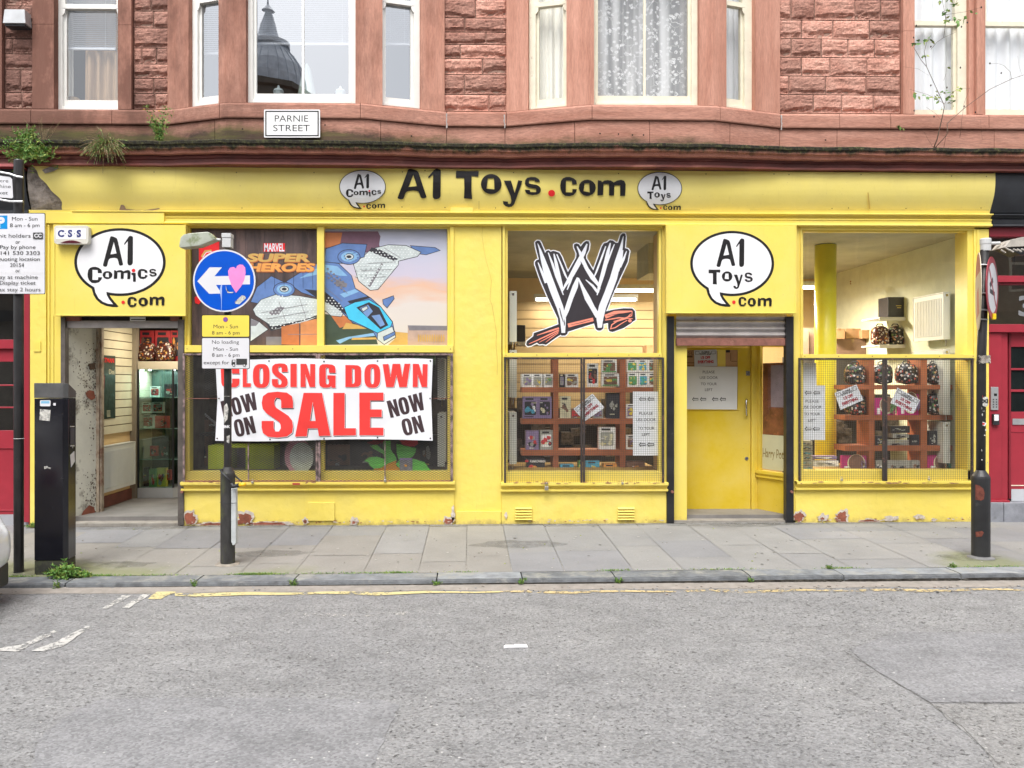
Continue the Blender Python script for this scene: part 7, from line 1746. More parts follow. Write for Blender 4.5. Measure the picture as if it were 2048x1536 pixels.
mb.build('door_frame', rt, bevel=.004)
yy = .12; mb = MB()
mb.box(X(2015, yy), X(2048, yy), yy, yy+.05, Z(1000, yy), Z(664, yy), REDP)  # hidden core of the hanging stile
x0_, x1_ = X(2020, yy), X(2150, yy)
for a, b in ((664, 693), (736, 740), (779, 784), (824, 866)): mb.box(x0_, x1_, yy-.02, yy-.001, Z(b, yy), Z(a, yy), REDP)
mb.box(x0_, x1_, yy-.015, yy-.001, Z(985, yy), Z(866, yy)-.001, REDP); mb.box(X(2016, yy), X(2020, yy), yy-.02, yy-.001, Z(1000, yy), Z(664, yy), REDD); mb.box(x0_, x1_, yy-.02, yy-.014, Z(974, yy), Z(972, yy), WOODC)
mb.box(x0_, x1_, yy-.003, yy+.03, Z(824, yy), Z(664, yy), M('door_pane_dark', (.012, .016, .016), .1, var=.3, spec=.8)); rd = mb.build('door', rt, bevel=.003)
mb = MB(); mb.box(X(2020, yy), x1_, yy-.026, yy-.0215, Z(1004, yy), Z(980, yy), M('pale_kick_plate', (.58, .60, .63), .4, .2, var=.05)); mb.build('kick_plate', rd)
mb = MB(); mb.box(X(2022, yy), x1_, yy-.03, yy-.021, Z(850, yy), Z(838, yy), GALV); mb.build('letter_plate', rd)
mb = MB(); mb.box(xa, xb, .10, .106, Z(648, y1_), Z(568, y1_), GLD); mb.box(xa, xb, .10, .106, Z(550, y1_), Z(470, 0), GLD); mb.build('fanlight', rt)
d = Decal(on(.094)); d.text('3', 2052, 612, 37, M('frosted_numeral', (.20, .21, .22), .8), w=30, bold=.03); d.build('numeral', rt)
GRAN = M('grey_granite_step', (.25, .26, .29), .8, var=.25, ns=7, bmp=.3, dirt=(.13, .13, .13), dv=.55, ds=5)
mb = MB(); mb.box(xa, X(2005), -.02, .3, -.05, Z(1007, .0)-.002, GRAN); mb.box(X(2005)+.003, xb, -.03, .3, -.05, Z(1007, .0)-.004, GRAN); mb.build('step', rt, bevel=.006)
mb = MB(); mb.box(xa, xb, 1.3, 1.4, 0, 3.6, M('tan_lobby_wall', (.30, .24, .15), .9)); mb.box(X(2160, .1), xb, .1, .2, 0, Z(664, .1), REDP); mb.build('wall', rt)
t = thing('intercom', at(1989, 820, .03), 'steel door entry intercom panel on the red frame at the right edge', 'intercom')
mb = MB(); mb.pbox(1982, 1997, 774, 820, .025, .039, GALV); mb.build('panel', t, bevel=.003)
d = Decal(on(.025)); d.poly(rect(1988, 787, 1994, 792), BLACKV)
for i in range(4):
    for j in range(2): d.poly(ell(1987+6*j, 799+5*i, 1.3, 1.3, 8), BLACKV)
d.build('buttons', t)
t = thing('key_safe', at(1993, 850, .03), 'small white and black key safe below the intercom on the red frame', 'key safe')
mb = MB(); mb.pbox(1987, 1999.5, 828, 850, .0, .039, CHAR); mb.build('casing', t, bevel=.006)
mb = MB(); mb.pbox(1989, 1998, 829.5, 842, -.012, -.001, WHITEV); mb.build('cover', t, bevel=.005)

# ================================================================== STREET FURNITURE
def pz(x, y): return pav(x, y)
# ---- one way sign post
YS1 = -1.80; cx = X(455.5, YS1); z0 = pz(cx, YS1)-.01
s1 = thing('sign_post', (cx, YS1, z0), 'black sign post with blue left arrow disc and loading plates in front of the banner', 'sign post')
zt = lambda py: Z(py, YS1, 455)
mb = MB(); mb.lathe([(.068, 0), (.068, zt(950)-z0), (.066, zt(946)-z0), (.040, zt(934)-z0)], (cx, YS1, z0), M('grimy_black_post', (.035, .034, .034), .6, var=.5, ns=5, st=(3, 3, 1), dirt=(.08, .09, .035), dv=.56, ds=4, bmp=.2), 24); mb.build('base', s1, smooth=False)
d_st = M('scuffed_black_pole', (.022, .021, .022), .4, var=.4, ns=6, dirt=(.30, .29, .27), dv=.66, ds=11, bmp=.1)
mb = MB(); mb.lathe([(.036, zt(940)-z0), (.036, zt(498)-z0)], (cx, YS1, z0), d_st, 20); mb.build('pole', s1, smooth=False)
def pole_map(r, Y, cxx): 
    def f(x, y, l):
        p = at(x, y, Y); dx = max(-.98, min(.98, (p.x-cxx)/r)); return Vector((cxx+(r+l+.001)*dx, Y-(r+l+.001)*sqrt(1-dx*dx), p.z))
    return f
STK1 = M('torn_sticker_paper', (.55, .54, .50), .8, var=.4, ns=30, dirt=(.08, .08, .08), dv=.5, ds=40)
d = Decal(pole_map(.036, YS1, cx), xcuts=[447+2*i for i in range(9)], base=.001)
for pts in ([(450, 812), (456, 806), (459, 818), (457, 838), (451, 846), (449, 830)], [(456, 872), (461, 870), (460, 886), (456, 884)]): d.poly(pts, STK1)
d.text('BNK', 455.5, 853, 5, WHITEV, w=12, bold=.05); d.poly(rect(449.5, 792, 461.5, 792.8), STK1)
d.build('stickers', s1)
mb = MB(); mb.box(cx-.042, cx+.042, YS1-.045, YS1+.045, zt(496), zt(477), GREYP); mb.box(cx-.046, cx+.044, YS1-.049, YS1+.049, zt(477)+.001, zt(468), GREYP); mb.build('junction_box', s1, bevel=.004)
LAMPG = M('dirty_lamp_diffuser', (.42, .45, .38), .3, var=.15, ns=6, dirt=(.20, .24, .12), dv=.5, ds=7)
lm = [(350+x/5.12, 420+y/5.12) for x, y in ((65, 385), (68, 345), (80, 290), (110, 262), (180, 248), (350, 234), (380, 245), (400, 268), (425, 285), (430, 312), (400, 325), (340, 350), (270, 378), (160, 390), (75, 397))]
mb = MB(); ps = [at(x, y, YS1) for x, y in lm]; mb.prism([[(p.x, p.z) for p in ps]], YS1-.06, YS1+.06, LAMPG); mb.build('lamp_head', s1, bevel=.015)
mb = MB(); mb.tube([at(430, 478, YS1), at(441, 480, YS1)], .012, GREYP, 8); mb.build('lamp_arm', s1)
YD = YS1-.06; BLUE = M('sign_blue', (.0, .085, .55), .3, var=.06); SGW = M('sign_white', (.70, .70, .73), .35, var=.03); SGY = M('sign_yellow', (.82, .66, .10), .35, var=.03)
def disc(px, py, r, Y, parent, name, m, th=.004):
    mb = MB(); lp = [(p.x, p.z) for p in (at(x, y, Y) for x, y in ell(px, py, r, r, 48))]; mb.prism([lp], Y, Y+th, m); return mb.build(name, parent)
ds = disc(448.5, 561.5, 62.5, YD, s1, 'round_sign', SGW)
d = Decal(on(YD)); d.poly(ell(448.5, 561.5, 59.5, 59.5, 48), BLUE)
ks = lambda x, y: (380+x/5.486, 460+y/5.486)
d.poly([ks(*p) for p in ((80, 562), (215, 410), (350, 410), (268, 508), (658, 497), (658, 596), (285, 603), (348, 697), (210, 700))], SGW); d.build('arrow', ds)
PINK = M('pink_sticker', (.85, .25, .58), .5, var=.12, ns=4)
d = Decal(on(YD-.001)); hrt = [ks(*p) for p in ((505, 690), (455, 610), (425, 520), (418, 450), (440, 412), (480, 405), (505, 425), (515, 395), (545, 378), (580, 382), (605, 412), (610, 470), (595, 550), (560, 620))]; d.poly(hrt, PINK)
d.poly([ks(*p) for p in ((490, 790), (570, 715), (600, 722), (614, 748), (540, 815), (500, 808))], STK1); d.poly([ks(*p) for p in ((340, 600), (352, 600), (348, 760), (346, 895), (343, 895), (342, 760), (325, 660))], M('milky_drip', (.35, .45, .75), .5)); d.poly([ks(*p) for p in ((395, 660), (430, 680), (478, 680), (470, 692), (410, 690), (400, 640), (392, 600))], STK1)
d.build('sticker', ds)
def plate2(px0, px1, py0, py1, Y, parent, face, name='plate'):
    mb = MB(); lp = [(p.x, p.z) for p in (at(x, y, Y) for x, y in rrect(px0, py0, px1, py1, 3))]; mb.prism([lp], Y, Y+.004, BLACKV); o = mb.build(name, parent)
    d = Decal(on(Y), base=.0006); d.poly(rrect(px0+1.2, py0+1.2, px1-1.2, py1-1.2, 2.4), face); return o, d
pl1, d = plate2(403, 499.5, 629.5, 674.5, YD, s1, SGY)
d.text('Mon - Sun', 451.5, 653, 7.4, INKB, w=49, bold=0); d.text('8 am - 6 pm', 451.5, 665.5, 7.0, INKB, w=55, bold=0)
d.poly(ell(451, 639, 5, 5, 20), M('sign_red', (.55, .06, .14), .4)); d.poly(ell(451, 639, 4, 4, 20), M('sign_violet_blue', (.08, .12, .52), .4)); d.poly([(448, 637), (449, 636), (454, 641), (453, 642)], M('sign_red2', (.55, .06, .14), .4)); d.build('lettering', pl1)
pl2_, d = plate2(403, 499.5, 675, 738, YD, s1, SGW)
for s, x, y, w_ in (('No loading', 451, 684, 54), ('Mon - Sun', 451.5, 698, 49), ('8 am - 6 pm', 451.5, 710, 55), ('except for', 433, 725, 51)): d.text(s, x, y, 7.0, INKB, w=w_, bold=0)
d.poly(rect(472.5, 717.5, 494, 729.5), INKB); d.poly([(463, 724), (464, 719.5), (470.5, 719.5), (470.5, 730), (463, 730)], INKB); d.poly(rect(465.5, 720.5, 469.5, 724), SGW)
for x in (467.5, 488.5): d.poly(ell(x, 730.5, 3, 3, 14), INKB); d.poly(ell(x, 730.5, 1.8, 1.8, 12), SGW)
d.build('lettering', pl2_)
mb = MB()
for py in (540, 585, 640, 700): z = zt(py); mb.box(cx-.045, cx+.045, YD+.005, YD+.02, z-.012, z+.012, GALV)
mb.build('bracket', s1)
GP = M('pale_plastic_cover', (.50, .53, .54), .6, var=.15, ns=9, dirt=(.25, .25, .22), dv=.6, ds=12)
mb = MB(); a = X(464.5, YS1-.05); b = X(474.5, YS1-.05); mb.prism([[(a, zt(974)), (b, zt(974)), (b, zt(1082)), (b-.012, zt(1087)), (a+.012, zt(1087)), (a, zt(1080))]], YS1-.09, YS1-.03, GP); mb.build('cable_cover', s1, bevel=.008)
mb = MB(); mb.tube([(cx+.072*cos(a*pi/10), YS1+.072*sin(a*pi/10), zt(1004)) for a in range(-15, 6)]+[(b, YS1-.092, zt(1003)), (a, YS1-.092, zt(1004))], .002, CHAR, 4); mb.build('strap', s1)
mb = MB(); mb.lathe([(.12, 0), (.10, .012), (.07, .014)], (cx, YS1, z0+.008), M('rough_mortar_collar', (.28, .25, .21), .9, var=.3, ns=14, bmp=.6), 20); mb.build('footing', s1)
# ---- bicycle lock hung round the post
lk = thing('bicycle_lock', at(458, 980, YS1-.1), 'black bicycle shackle lock with yellow end hung round the blue sign post', 'bicycle lock')
K = lambda x, y, Y: at(430+x/6.98, 920+y/6.98, Y)
mb = MB(); mb.tube([K(215, 300, -1.93), K(150, 230, -1.92), K(95, 180, -1.90), K(80, 150, -1.87), K(95, 130, -1.83), K(120, 140, -1.72), K(180, 160, -1.70), K(240, 175, -1.72), K(300, 240, -1.80), K(375, 300, -1.90)], .0085, CHAR, 10); mb.build('shackle', lk, smooth=True)
mb = MB(); mb.tube([K(232, 320, -1.93), K(250, 370, -1.93), K(335, 352, -1.93)], [.014, .019, .020], CHAR, 12); mb.build('lock_body', lk, smooth=True)
mb = MB(); mb.tube([K(335, 353, -1.93), K(430, 340, -1.93)], .017, M('yellow_plastic', (.85, .5, .01), .4), 12); mb.build('yellow_end', lk, smooth=True)
# ---- left pole with parking plates
YS2 = -2.02; cx = X(37.5, YS2); z0 = pz(cx, YS2)-.01; zt2 = lambda py: Z(py, YS2, 37)
s2 = thing('sign_post', (cx, YS2, z0), 'plain black post with white parking hours plate at the left edge', 'sign post')
r = .043; mb = MB(); mb.lathe([(r, 0), (r, zt2(322)-z0), (r*.9, zt2(320)-z0)], (cx, YS2, z0), d_st, 22); mb.build('pole', s2, smooth=False)
mb = MB(); mb.tube([(cx+(r+.002)*cos(a*pi/8), YS2+(r+.002)*sin(a*pi/8), zt2(877)) for a in range(17)], .002, WHITEV, 4); mb.build('cable_tie', s2)
YD = YS2-.06
o, d = plate2(-18, 90.5, 426, 588.5, YD, s2, SGW)
d.poly(rect(-12, 431, 14.8, 458), M('parking_blue', (.0, .25, .62), .35)); d.text('P', 2, 444.5, 18, SGW, w=15, bold=.06)
for s, x, y, w_ in (('Mon - Sun', 49.5, 437.5, 51), ('8 am - 6 pm', 49.5, 450.5, 59), ('Permit holders', 17, 471.5, 88), ('or', 35.5, 483.5, 9), ('Pay by phone', 35.5, 494, 71), ('0141 530 3303', 35.5, 506, 88), ('Quoting location', 35.5, 518, 88), ('20154', 34, 530, 28), ('or', 35.5, 541, 9), ('Pay at machine', 34, 554, 83), ('Display ticket', 35, 565.5, 72), ('Max stay 2 hours', 34.5, 579, 93)):
    d.text(s, x, y, 7.3, INKB, w=w_, bold=0)
d.poly(rrect(66, 465, 85.5, 477.5, 1.5), INKB); d.text('CC', 75.8, 471.3, 7, SGW, w=15, bold=.04)
d.poly(rect(-14, 545.6, 86, 545.9), STK1)
d.build('lettering', o)
# upper plate turned along the kerb
mb = MB(); a_ = at(-60, 352, YD-.02); b_ = at(24.5, 352, YD-.02); vs = []
P = [(-70, 342), (20, 354), (24, 358), (26, 394), (24, 396.5), (-70, 390)]
mb.prism([[(p.x, p.z) for p in (at(x, y, YD) for x, y in P)]], YD, YD+.004, SGW); o2 = mb.build('plate', s2)
d = Decal(on(YD))
for s, y, w_, xr in (('Pay here', 361, 44, 16.5), ('at machine', 372, 60, 21.5), ('Display ticket', 384.5, 78, 15.5)): d.text(s, xr, y, 6.4, INKB, w=w_, bold=-.002, anchor='r', rot=.03)
d.build('lettering', o2)
for py in (345, 400):
    mb = MB()
    p = [at(-60, py-12, YD-.006), at(20, py+3, YD-.006), at(34, py+8 if py < 360 else py+3, YD-.006), at(46, py+10 if py < 360 else py+3, YD-.004)]; mb.tube(p, .010, GALV, 6); mb.build('clamp', s2)
# ---- ticket machine
PMB = M('black_powder_coat', (.010, .010, .014), .2, var=.25, ns=3, dirt=(.05, .05, .05), dv=.66, ds=10, bmp=.03)
ym = -2.12; xm0, xm1 = X(68.5, ym), X(126, ym); zg = pz(xm0, ym)-.01; zt3 = lambda py: Z(py, ym, 100)
pm = thing('ticket_machine', ((xm0+xm1)/2, ym+.1, zg), 'tall black pay and display ticket machine standing by the kerb', 'ticket machine')
plan = [(xm0, ym), (xm1, ym), (xm1+.035, ym+.03), (X(151.5, ym+.22), ym+.22), (X(151.5, ym+.22)-.05, ym+.27), (xm0, ym+.27)]
def extr(mb, plan, za, zb_, m, s=1.0):
    cxp = sum(p[0] for p in plan)/len(plan); cyp = sum(p[1] for p in plan)/len(plan); n = len(plan)
    za = [za]*n if not isinstance(za, list) else za; zb_ = [zb_]*n if not isinstance(zb_, list) else zb_
    vs = [(cxp+(x-cxp)*s, cyp+(y-cyp)*s, za[i]) for i, (x, y) in enumerate(plan)]+[(cxp+(x-cxp)*s, cyp+(y-cyp)*s, zb_[i]) for i, (x, y) in enumerate(plan)]
    mb.add(vs, [tuple(range(n)), tuple(range(n, 2*n))]+[(i, (i+1) % n, (i+1) % n+n, i+n) for i in range(n)], m)
mb = MB(); extr(mb, plan, zt3(1121), zt3(797), PMB); mb.build('cabinet', pm, bevel=.004)
mb = MB(); h0 = zt3(766); extr(mb, plan, zt3(796), [h0, h0, h0-.005, h0-.075, h0-.08, h0], M('grey_machine_cap', (.085, .085, .085), .5, var=.25, ns=8), 1.012); mb.build('cap', pm, bevel=.004)
mb = MB(); extr(mb, plan, zg, zt3(1122), M('mossy_plinth', (.035, .036, .028), .8, var=.4, ns=12, dirt=(.06, .07, .03), dv=.5, ds=6, bmp=.3), .985); mb.build('plinth', pm)
d = Decal(on(ym)); d.poly(rrect(80, 800.5, 101, 812.5, 2), SGW); d.poly(rect(82, 802, 99, 807), M('pale_blue_print', (.20, .45, .65), .5)); d.poly(rect(106.5, 806, 111.5, 811), SGW); d.poly([(80, 818), (101, 820), (99.5, 842), (79, 840)], STK1); d.poly([(88, 933), (94, 932), (98, 935), (102, 935), (101, 938), (95, 936), (89, 938)], STK1); d.build('label', pm)
def sidem(x, y, l):
    x0_, y0_ = plan[2]; x1_, y1_ = plan[3]; f = (x-131)/(151.5-131); xx = x0_+(x1_-x0_)*f; yy_ = y0_+(y1_-y0_)*f; n_ = Vector((y1_-y0_, -(x1_-x0_), 0)).normalized()
    p = at(100, y, yy_); return Vector((xx, yy_, p.z))+n_*(l+.001)
d = Decal(sidem); d.poly([(135, 910), (147, 902), (148.5, 923), (137.5, 935)], SGW); d.poly(rect(135, 852, 147, 854), STK1); d.poly(rect(135, 890, 147, 893), STK1); d.poly([(140, 893), (143, 893), (142, 897)], STK1); d.poly(rect(135, 856, 147, 888), M('slot_grey', (.07, .07, .08), .3)); d.build('slot_panel', pm)
# ---- right-hand lamp post with edge-on discs
YS3 = -1.82; cx = X(1961.5, YS3); z0 = pz(cx, YS3)-.01; z3 = lambda py: Z(py, YS3, 1961)
s3 = thing('lamp_post', (cx, YS3, z0), 'black post with two edge-on round signs and broken lamp near the right edge', 'lamp post')
mb = MB(); mb.lathe([(.082, 0), (.082, z3(956)-z0), (.078, z3(952)-z0), (.040, z3(940)-z0)], (cx, YS3, z0), M('black_post_base', (.02, .02, .022), .45, var=.4, ns=4, dirt=(.07, .065, .06), dv=.6, ds=6, bmp=.12), 28); mb.build('base', s3, smooth=False)
xo = X(1967, YS3)
mb = MB(); mb.tube([(cx, YS3, z3(944)), (cx+.006, YS3, z3(720)), (xo+.012, YS3, z3(500))], .041, d_st, 18); mb.build('pole', s3, smooth=True)
mb = MB(); mb.lathe([(.125, 0), (.11, .012), (.085, .02)], (cx, YS3, z0+.008), M('dull_flange', (.17, .17, .17), .7, var=.3, ns=12), 24); mb.build('flange', s3)
mb = MB(); mb.lathe([(.047, z3(502)-z0), (.047, z3(489)-z0), (.050, z3(488)-z0), (.050, z3(479)-z0), (.045, z3(477)-z0)], (xo+.02, YS3, z0), GREYP, 20); mb.tube([(xo+.05, YS3, z3(487)), (xo+.16, YS3, z3(486))], .016, GREYP, 10); mb.build('top_sleeve', s3)
BLP = M('chalky_lamp_cover', (.48, .45, .40), .7, var=.3, ns=9, dirt=(.12, .10, .08), dv=.5, ds=9)
hd = [at(1995, 498, YS3), at(2008, 483, YS3), at(2030, 478, YS3), at(2075, 474, YS3), at(2110, 482, YS3), at(2112, 500, YS3), at(2060, 498, YS3), at(2036, 496, YS3)]
mb = MB(); mb.prism([[(p.x, p.z) for p in hd]], YS3-.1, YS3+.1, BLP); lh = mb.build('lamp_head', s3, bevel=.02)
mb = MB(); hd2 = [at(1998, 497, YS3), at(2036, 494, YS3), at(2100, 497, YS3), at(2070, 508, YS3), at(2030, 512, YS3)]; mb.prism([[(p.x, p.z) for p in hd2]], YS3-.08, YS3+.08, CHAR)
rnd = random.Random(2)
for i in range(7): x = 2002+i*8; mb.tube([at(x, 497+rnd.uniform(-2, 3), YS3-.1), at(x+9, 503+rnd.uniform(-3, 3), YS3-.11)], .008, BLP, 5)
mb.tube([at(2029, 511, YS3), at(2028, 530, YS3)], .002, CHAR, 4); mb.build('broken_bowl', lh)
SRED = M('faded_sign_red', (.36, .03, .05), .45, var=.12); SPNK = M('sun_bleached_red', (.52, .20, .14), .6, var=.12); SCR = M('sun_bleached_cream', (.62, .53, .40), .6, var=.1)
def edge_disc(pxc, pyc, w_px, r_px, Y, face, rim, name, tilt, backm):
    c = at(pxc, pyc, Y); R_ = r_px*(Y+9.5)/F; phi = atan2(c.x, Y+9.5); ang = phi+tilt*math.asin(min(1, w_px/r_px)); mb = MB()
    def T(u, v, n_): return c+Vector((u*sin(ang), u*cos(ang), v))
    vs = [T(R_*cos(2*pi*i/40), R_*sin(2*pi*i/40), 0) for i in range(40)]; nrm = (vs[0]-c).cross(vs[10]-c).normalized()
    if nrm.dot(Vector((0, -9.5, 1.65))-c) < 0: nrm = -nrm
    mb.add([v+nrm*.003 for v in vs]+[v-nrm*.003 for v in vs], [tuple(range(40)), tuple(range(40, 80))]+[(i, (i+1) % 40, (i+1) % 40+40, i+40) for i in range(40)], rim)
    o = mb.build(name, s3)
    return o, Decal(lambda x, y, l: c+(vs[0]-c)*x+(vs[10]-c)*y+nrm*(.0035+l))
o, d = edge_disc(1984.3, 576, 10.3, 63, YS3-.04, None, SRED, 'round_sign', 1, None)
d.poly(ell(0, 0, .80, .80, 40), SGW); d.poly([(-.45, -.2), (.35, -.25), (.35, -.1), (-.45, -.05)], CHAR); d.poly([(-.5, .1), (.0, .35), (.1, .2), (-.4, -.05)], CHAR); d.stroke([(-.55, .55, .12), (.55, -.55, .12)], SRED); d.build('symbol', o)
o, d = edge_disc(1956.8, 583, 5.0, 78, YS3-.04, None, SCR, 'round_sign', -1, None)
d.poly(ell(0, 0, .97, .97, 40), SCR); d.poly([(cos(a*pi/20)*.96, sin(a*pi/20)*.96) for a in range(3, 18)], SPNK); d.poly([(-.5, -.6), (.4, -.7), (.3, .0), (-.2, .1)], SPNK); d.build('symbol', o)
for py in (529, 586, 619, 638): mb = MB(); mb.tube([at(1960, py, YS3-.03), at(1976, py+1, YS3-.05)], .008, GALV, 6); mb.build('clamp', s3)
mb = MB(); mb.pbox(1986, 1993, 627, 639, YS3-.06, YS3-.03, M('yellow_clip', (.8, .6, .02), .4)); mb.build('yellow_clip', s3, bevel=.004)
mb = MB(); rnd = random.Random(9); xt = X(1968, YS3)
for i in range(9):
    pts = []; ph = rnd.uniform(0, 6)
    for k in range(26): a = ph+k*.75; rr = .047+rnd.uniform(0, .014); pts.append((xt-.005+rr*cos(a), YS3+rr*sin(a), z3(719)+rnd.uniform(-.04, .04)))
    mb.tube(pts, .0035, M('frayed_twine', (.42, .38, .34), .9, var=.4) if i == 0 else bpy.data.materials['frayed_twine'], 4)
mb.build('twine_knot', s3)
d = Decal(pole_map(.041, YS3, X(1965, YS3)), base=.004, xcuts=[1951+2*i for i in range(14)]); rnd = random.Random(12)
d.poly(ell(1965, 803, 8, 10, 18), STK1); d.poly(ell(1957, 793, 4, 7, 14), M('red_sticker', (.5, .04, .06), .5)); d.poly([(1958, 842), (1967, 846), (1964, 852), (1957, 848)], SGW); d.poly([(1959.5, 844), (1964, 846), (1962.5, 850), (1958.5, 848)], M('sticker_red', (.5, .04, .04), .5)); d.text('XB', 1966, 802, 7, BLACKV, bold=.04)
for i in range(8): d.poly(ell(1963+rnd.uniform(-4, 5), rnd.uniform(745, 935), rnd.uniform(.5, 2), rnd.uniform(1, 3), 8), STK1)
d.build('stickers', s3)
d = Decal(pole_map(.082, YS3, cx), base=.002, xcuts=[1945+2*i for i in range(17)]); RP = M('rust_patch', (.16, .045, .03), .9, var=.35, ns=20, bmp=.5)
d.poly([(1946.5, 968), (1950, 969), (1956, 975), (1958.5, 984), (1957, 996), (1953, 999), (1946.5, 998)], RP); d.poly([(1946.6, 1062), (1954, 1059), (1957, 1062), (1954, 1070), (1947, 1072)], RP); d.build('rust_patch', s3)

# ================================================================== WHITE CAR AT THE LEFT EDGE
CARW = M('white_car_paint', (.74, .76, .78), .18, var=.01, coat=.6); TRIM = M('black_car_trim', (.02, .02, .022), .55, var=.15); CGL = M('tinted_car_glass', (.02, .025, .03), .05, var=.1, spec=.9); TYR = M('tyre_rubber', (.02, .02, .02), .85, var=.2)
yc_, xr, zr = -3.5, -3.86, road_z(-5)
car = thing('parked_car', (xr-2.0, yc_, zr), 'white parked car whose rear bumper enters the picture at the left edge', 'car')
def ring(x, hw, zb, zs, ztp, tw, n=5):
    """half section mirrored: sill, side, shoulder, roof"""
    P = [(hw*.90, zb), (hw*.985, zb+.12), (hw, (zb+zs)/2), (hw*.985, zs-.06), (hw*.95, zs), (tw, ztp-.06), (tw*.86, ztp)]
    full = P+[(-y, z) for y, z in reversed(P)]
    return [(x, yc_+y, zr+z) for y, z in full]
st_ = [(xr+.10, .50, .36, .50, .56, .40), (xr+.08, .66, .28, .60, .66, .55), (xr-.02, .76, .22, .62, .66, .60), (xr-.12, .80, .2, .78, .84, .62), (xr-.24, .84, .2, .88, .98, .66), (xr-.50, .86, .2, .92, 1.32, .58), (xr-.75, .87, .2, .94, 1.47, .60), (xr-1.6, .88, .2, .94, 1.50, .62), (xr-2.4, .88, .2, .92, 1.42, .60), (xr-3.1, .87, .2, .92, 1.02, .72), (xr-3.7, .84, .2, .86, .93, .70), (xr-4.0, .76, .22, .70, .76, .62), (xr-4.1, .6, .3, .55, .6, .5)]
vs = []; fs = []
for s in st_: vs += ring(*s)
k = 14
for i in range(len(st_)-1):
    for j in range(k): fs.append((i*k+j, (i+1)*k+j, (i+1)*k+(j+1) % k, i*k+(j+1) % k))
fs += [tuple(range(k)), tuple((len(st_)-1)*k+j for j in range(k))]
mb = MB(); mb.add(vs, fs, CARW); bd = mb.build('body', car, smooth=True); md = bd.modifiers.new('smooth', 'SUBSURF'); md.levels = md.render_levels = 2
mb = MB(); vs = []; fs = []
for x, hw, z0_, z1_ in ((xr+.085, .45, .16, .30), (xr+.05, .64, .15, .34), (xr-.10, .80, .15, .32), (xr-.30, .85, .15, .26)):
    vs += [(x, yc_-hw, zr+z0_), (x, yc_-hw, zr+z1_), (x, yc_+hw, zr+z1_), (x, yc_+hw, zr+z0_)]
for i in range(3):
    for j in range(4): fs.append((i*4+j, (i+1)*4+j, (i+1)*4+(j+1) % 4, i*4+(j+1) % 4))
fs.append((0, 1, 2, 3)); mb.add(vs, fs, TRIM); mb.build('lower_bumper', car, bevel=.02)
mb = MB(); mb.add([(xr-.18, yc_-.5, zr+1.03), (xr-.18, yc_+.5, zr+1.03), (xr-.39, yc_+.44, zr+1.33), (xr-.39, yc_-.44, zr+1.33)], [(0, 1, 2, 3)], CGL); mb.build('rear_window', car, fix=False)
for sg in (1, -1):
    mb = MB(); mb.add([(xr-.75, yc_+sg*.865, zr+.98), (xr-2.9, yc_+sg*.865, zr+.98), (xr-2.3, yc_+sg*.70, zr+1.33), (xr-.9, yc_+sg*.70, zr+1.36)], [(0, 1, 2, 3)], CGL); mb.build('side_window', car, fix=False)
    mb = MB(); mb.box(xr-.10, xr+.015, yc_+sg*.70-.09, yc_+sg*.70+.09, zr+.72, zr+.92, M('tail_lamp_red', (.4, .01, .02), .15)) if sg < 0 else mb.box(xr-.36, xr-.22, yc_+.78, yc_+.86, zr+.80, zr+.95, bpy.data.materials.get('tail_lamp_red') or M('tail_lamp_red', (.4, .01, .02), .15)); mb.build('tail_lamp', car, bevel=.015)
    for xw_ in (xr-.78, xr-3.3):
        y_ = yc_+sg*.80; mb = MB(); mb.lathe([(.20, -.10), (.30, -.10), (.315, -.07), (.315, .07), (.30, .10), (.20, .10)], (xw_, y_, zr+.31), TYR, 28, 'y'); wh = mb.build('wheel', car, smooth=False)
        mb = MB(); mb.lathe([(.20, -.075), (.20, .075)], (xw_, y_, zr+.31), GALV, 20, 'y'); mb.build('rim', wh)

# ================================================================== PLANTS
def gm(name, c, v=.35): return M(name, c, .6, var=v, ns=30)
GRN = [gm('fresh_leaf', (.16, .32, .06)), gm('mid_leaf', (.10, .22, .05)), gm('yellowish_leaf', (.28, .34, .08))]; DRY = gm('dry_stalk', (.25, .18, .09)); STEM = gm('brown_twig', (.11, .075, .05)); DPOD = gm('dark_seed_pod', (.03, .02, .018))
def leaf(mb, p, d_, L, W, m, rnd):
    d_ = d_.normalized(); s = d_.cross(Vector((rnd.uniform(-1, 1), rnd.uniform(-1, 1), rnd.uniform(-1, 1)))).normalized(); n_ = d_.cross(s)
    mb.add([p, p+d_*L*.4+s*W/2, p+d_*L-n_*L*.15, p+d_*L*.4-s*W/2], [(0, 1, 2, 3)], m)
def weed(name, base, n, hgt, spread, L, W, label, cat='weed', mats=GRN, droop=.0, seed=1, bias=(0, 0, 0), fronds=True):
    rnd = random.Random(seed); t = thing(name, base, label, cat); mb = MB(); ms = MB(); base = Vector(base)
    for _ in range(n):
        d_ = Vector((rnd.gauss(0, spread), rnd.gauss(-.1, spread*.6), abs(rnd.gauss(.8, .35))))+Vector(bias); h = hgt*rnd.uniform(.35, 1); p = base+Vector((rnd.gauss(0, .015), rnd.gauss(0, .01), 0)); pts = [p.copy()]
        for k in range(6): d_.z -= droop; p = p+d_.normalized()*h/6; pts.append(p.copy())
        ms.tube(pts, .0018, rnd.choice(mats[1:] or mats), 3)
        for k in range(1, 7):
            for s in range(3 if fronds else 1): leaf(mb, pts[k], Vector((rnd.uniform(-1, 1), rnd.uniform(-1, .3), rnd.uniform(-.3, 1))) if fronds else (pts[k]-pts[k-1]), L*rnd.uniform(.5, 1.1), W, rnd.choice(mats), rnd)
    mb.build('leaves', t, fix=False); ms.build('stem', t, fix=False); return t
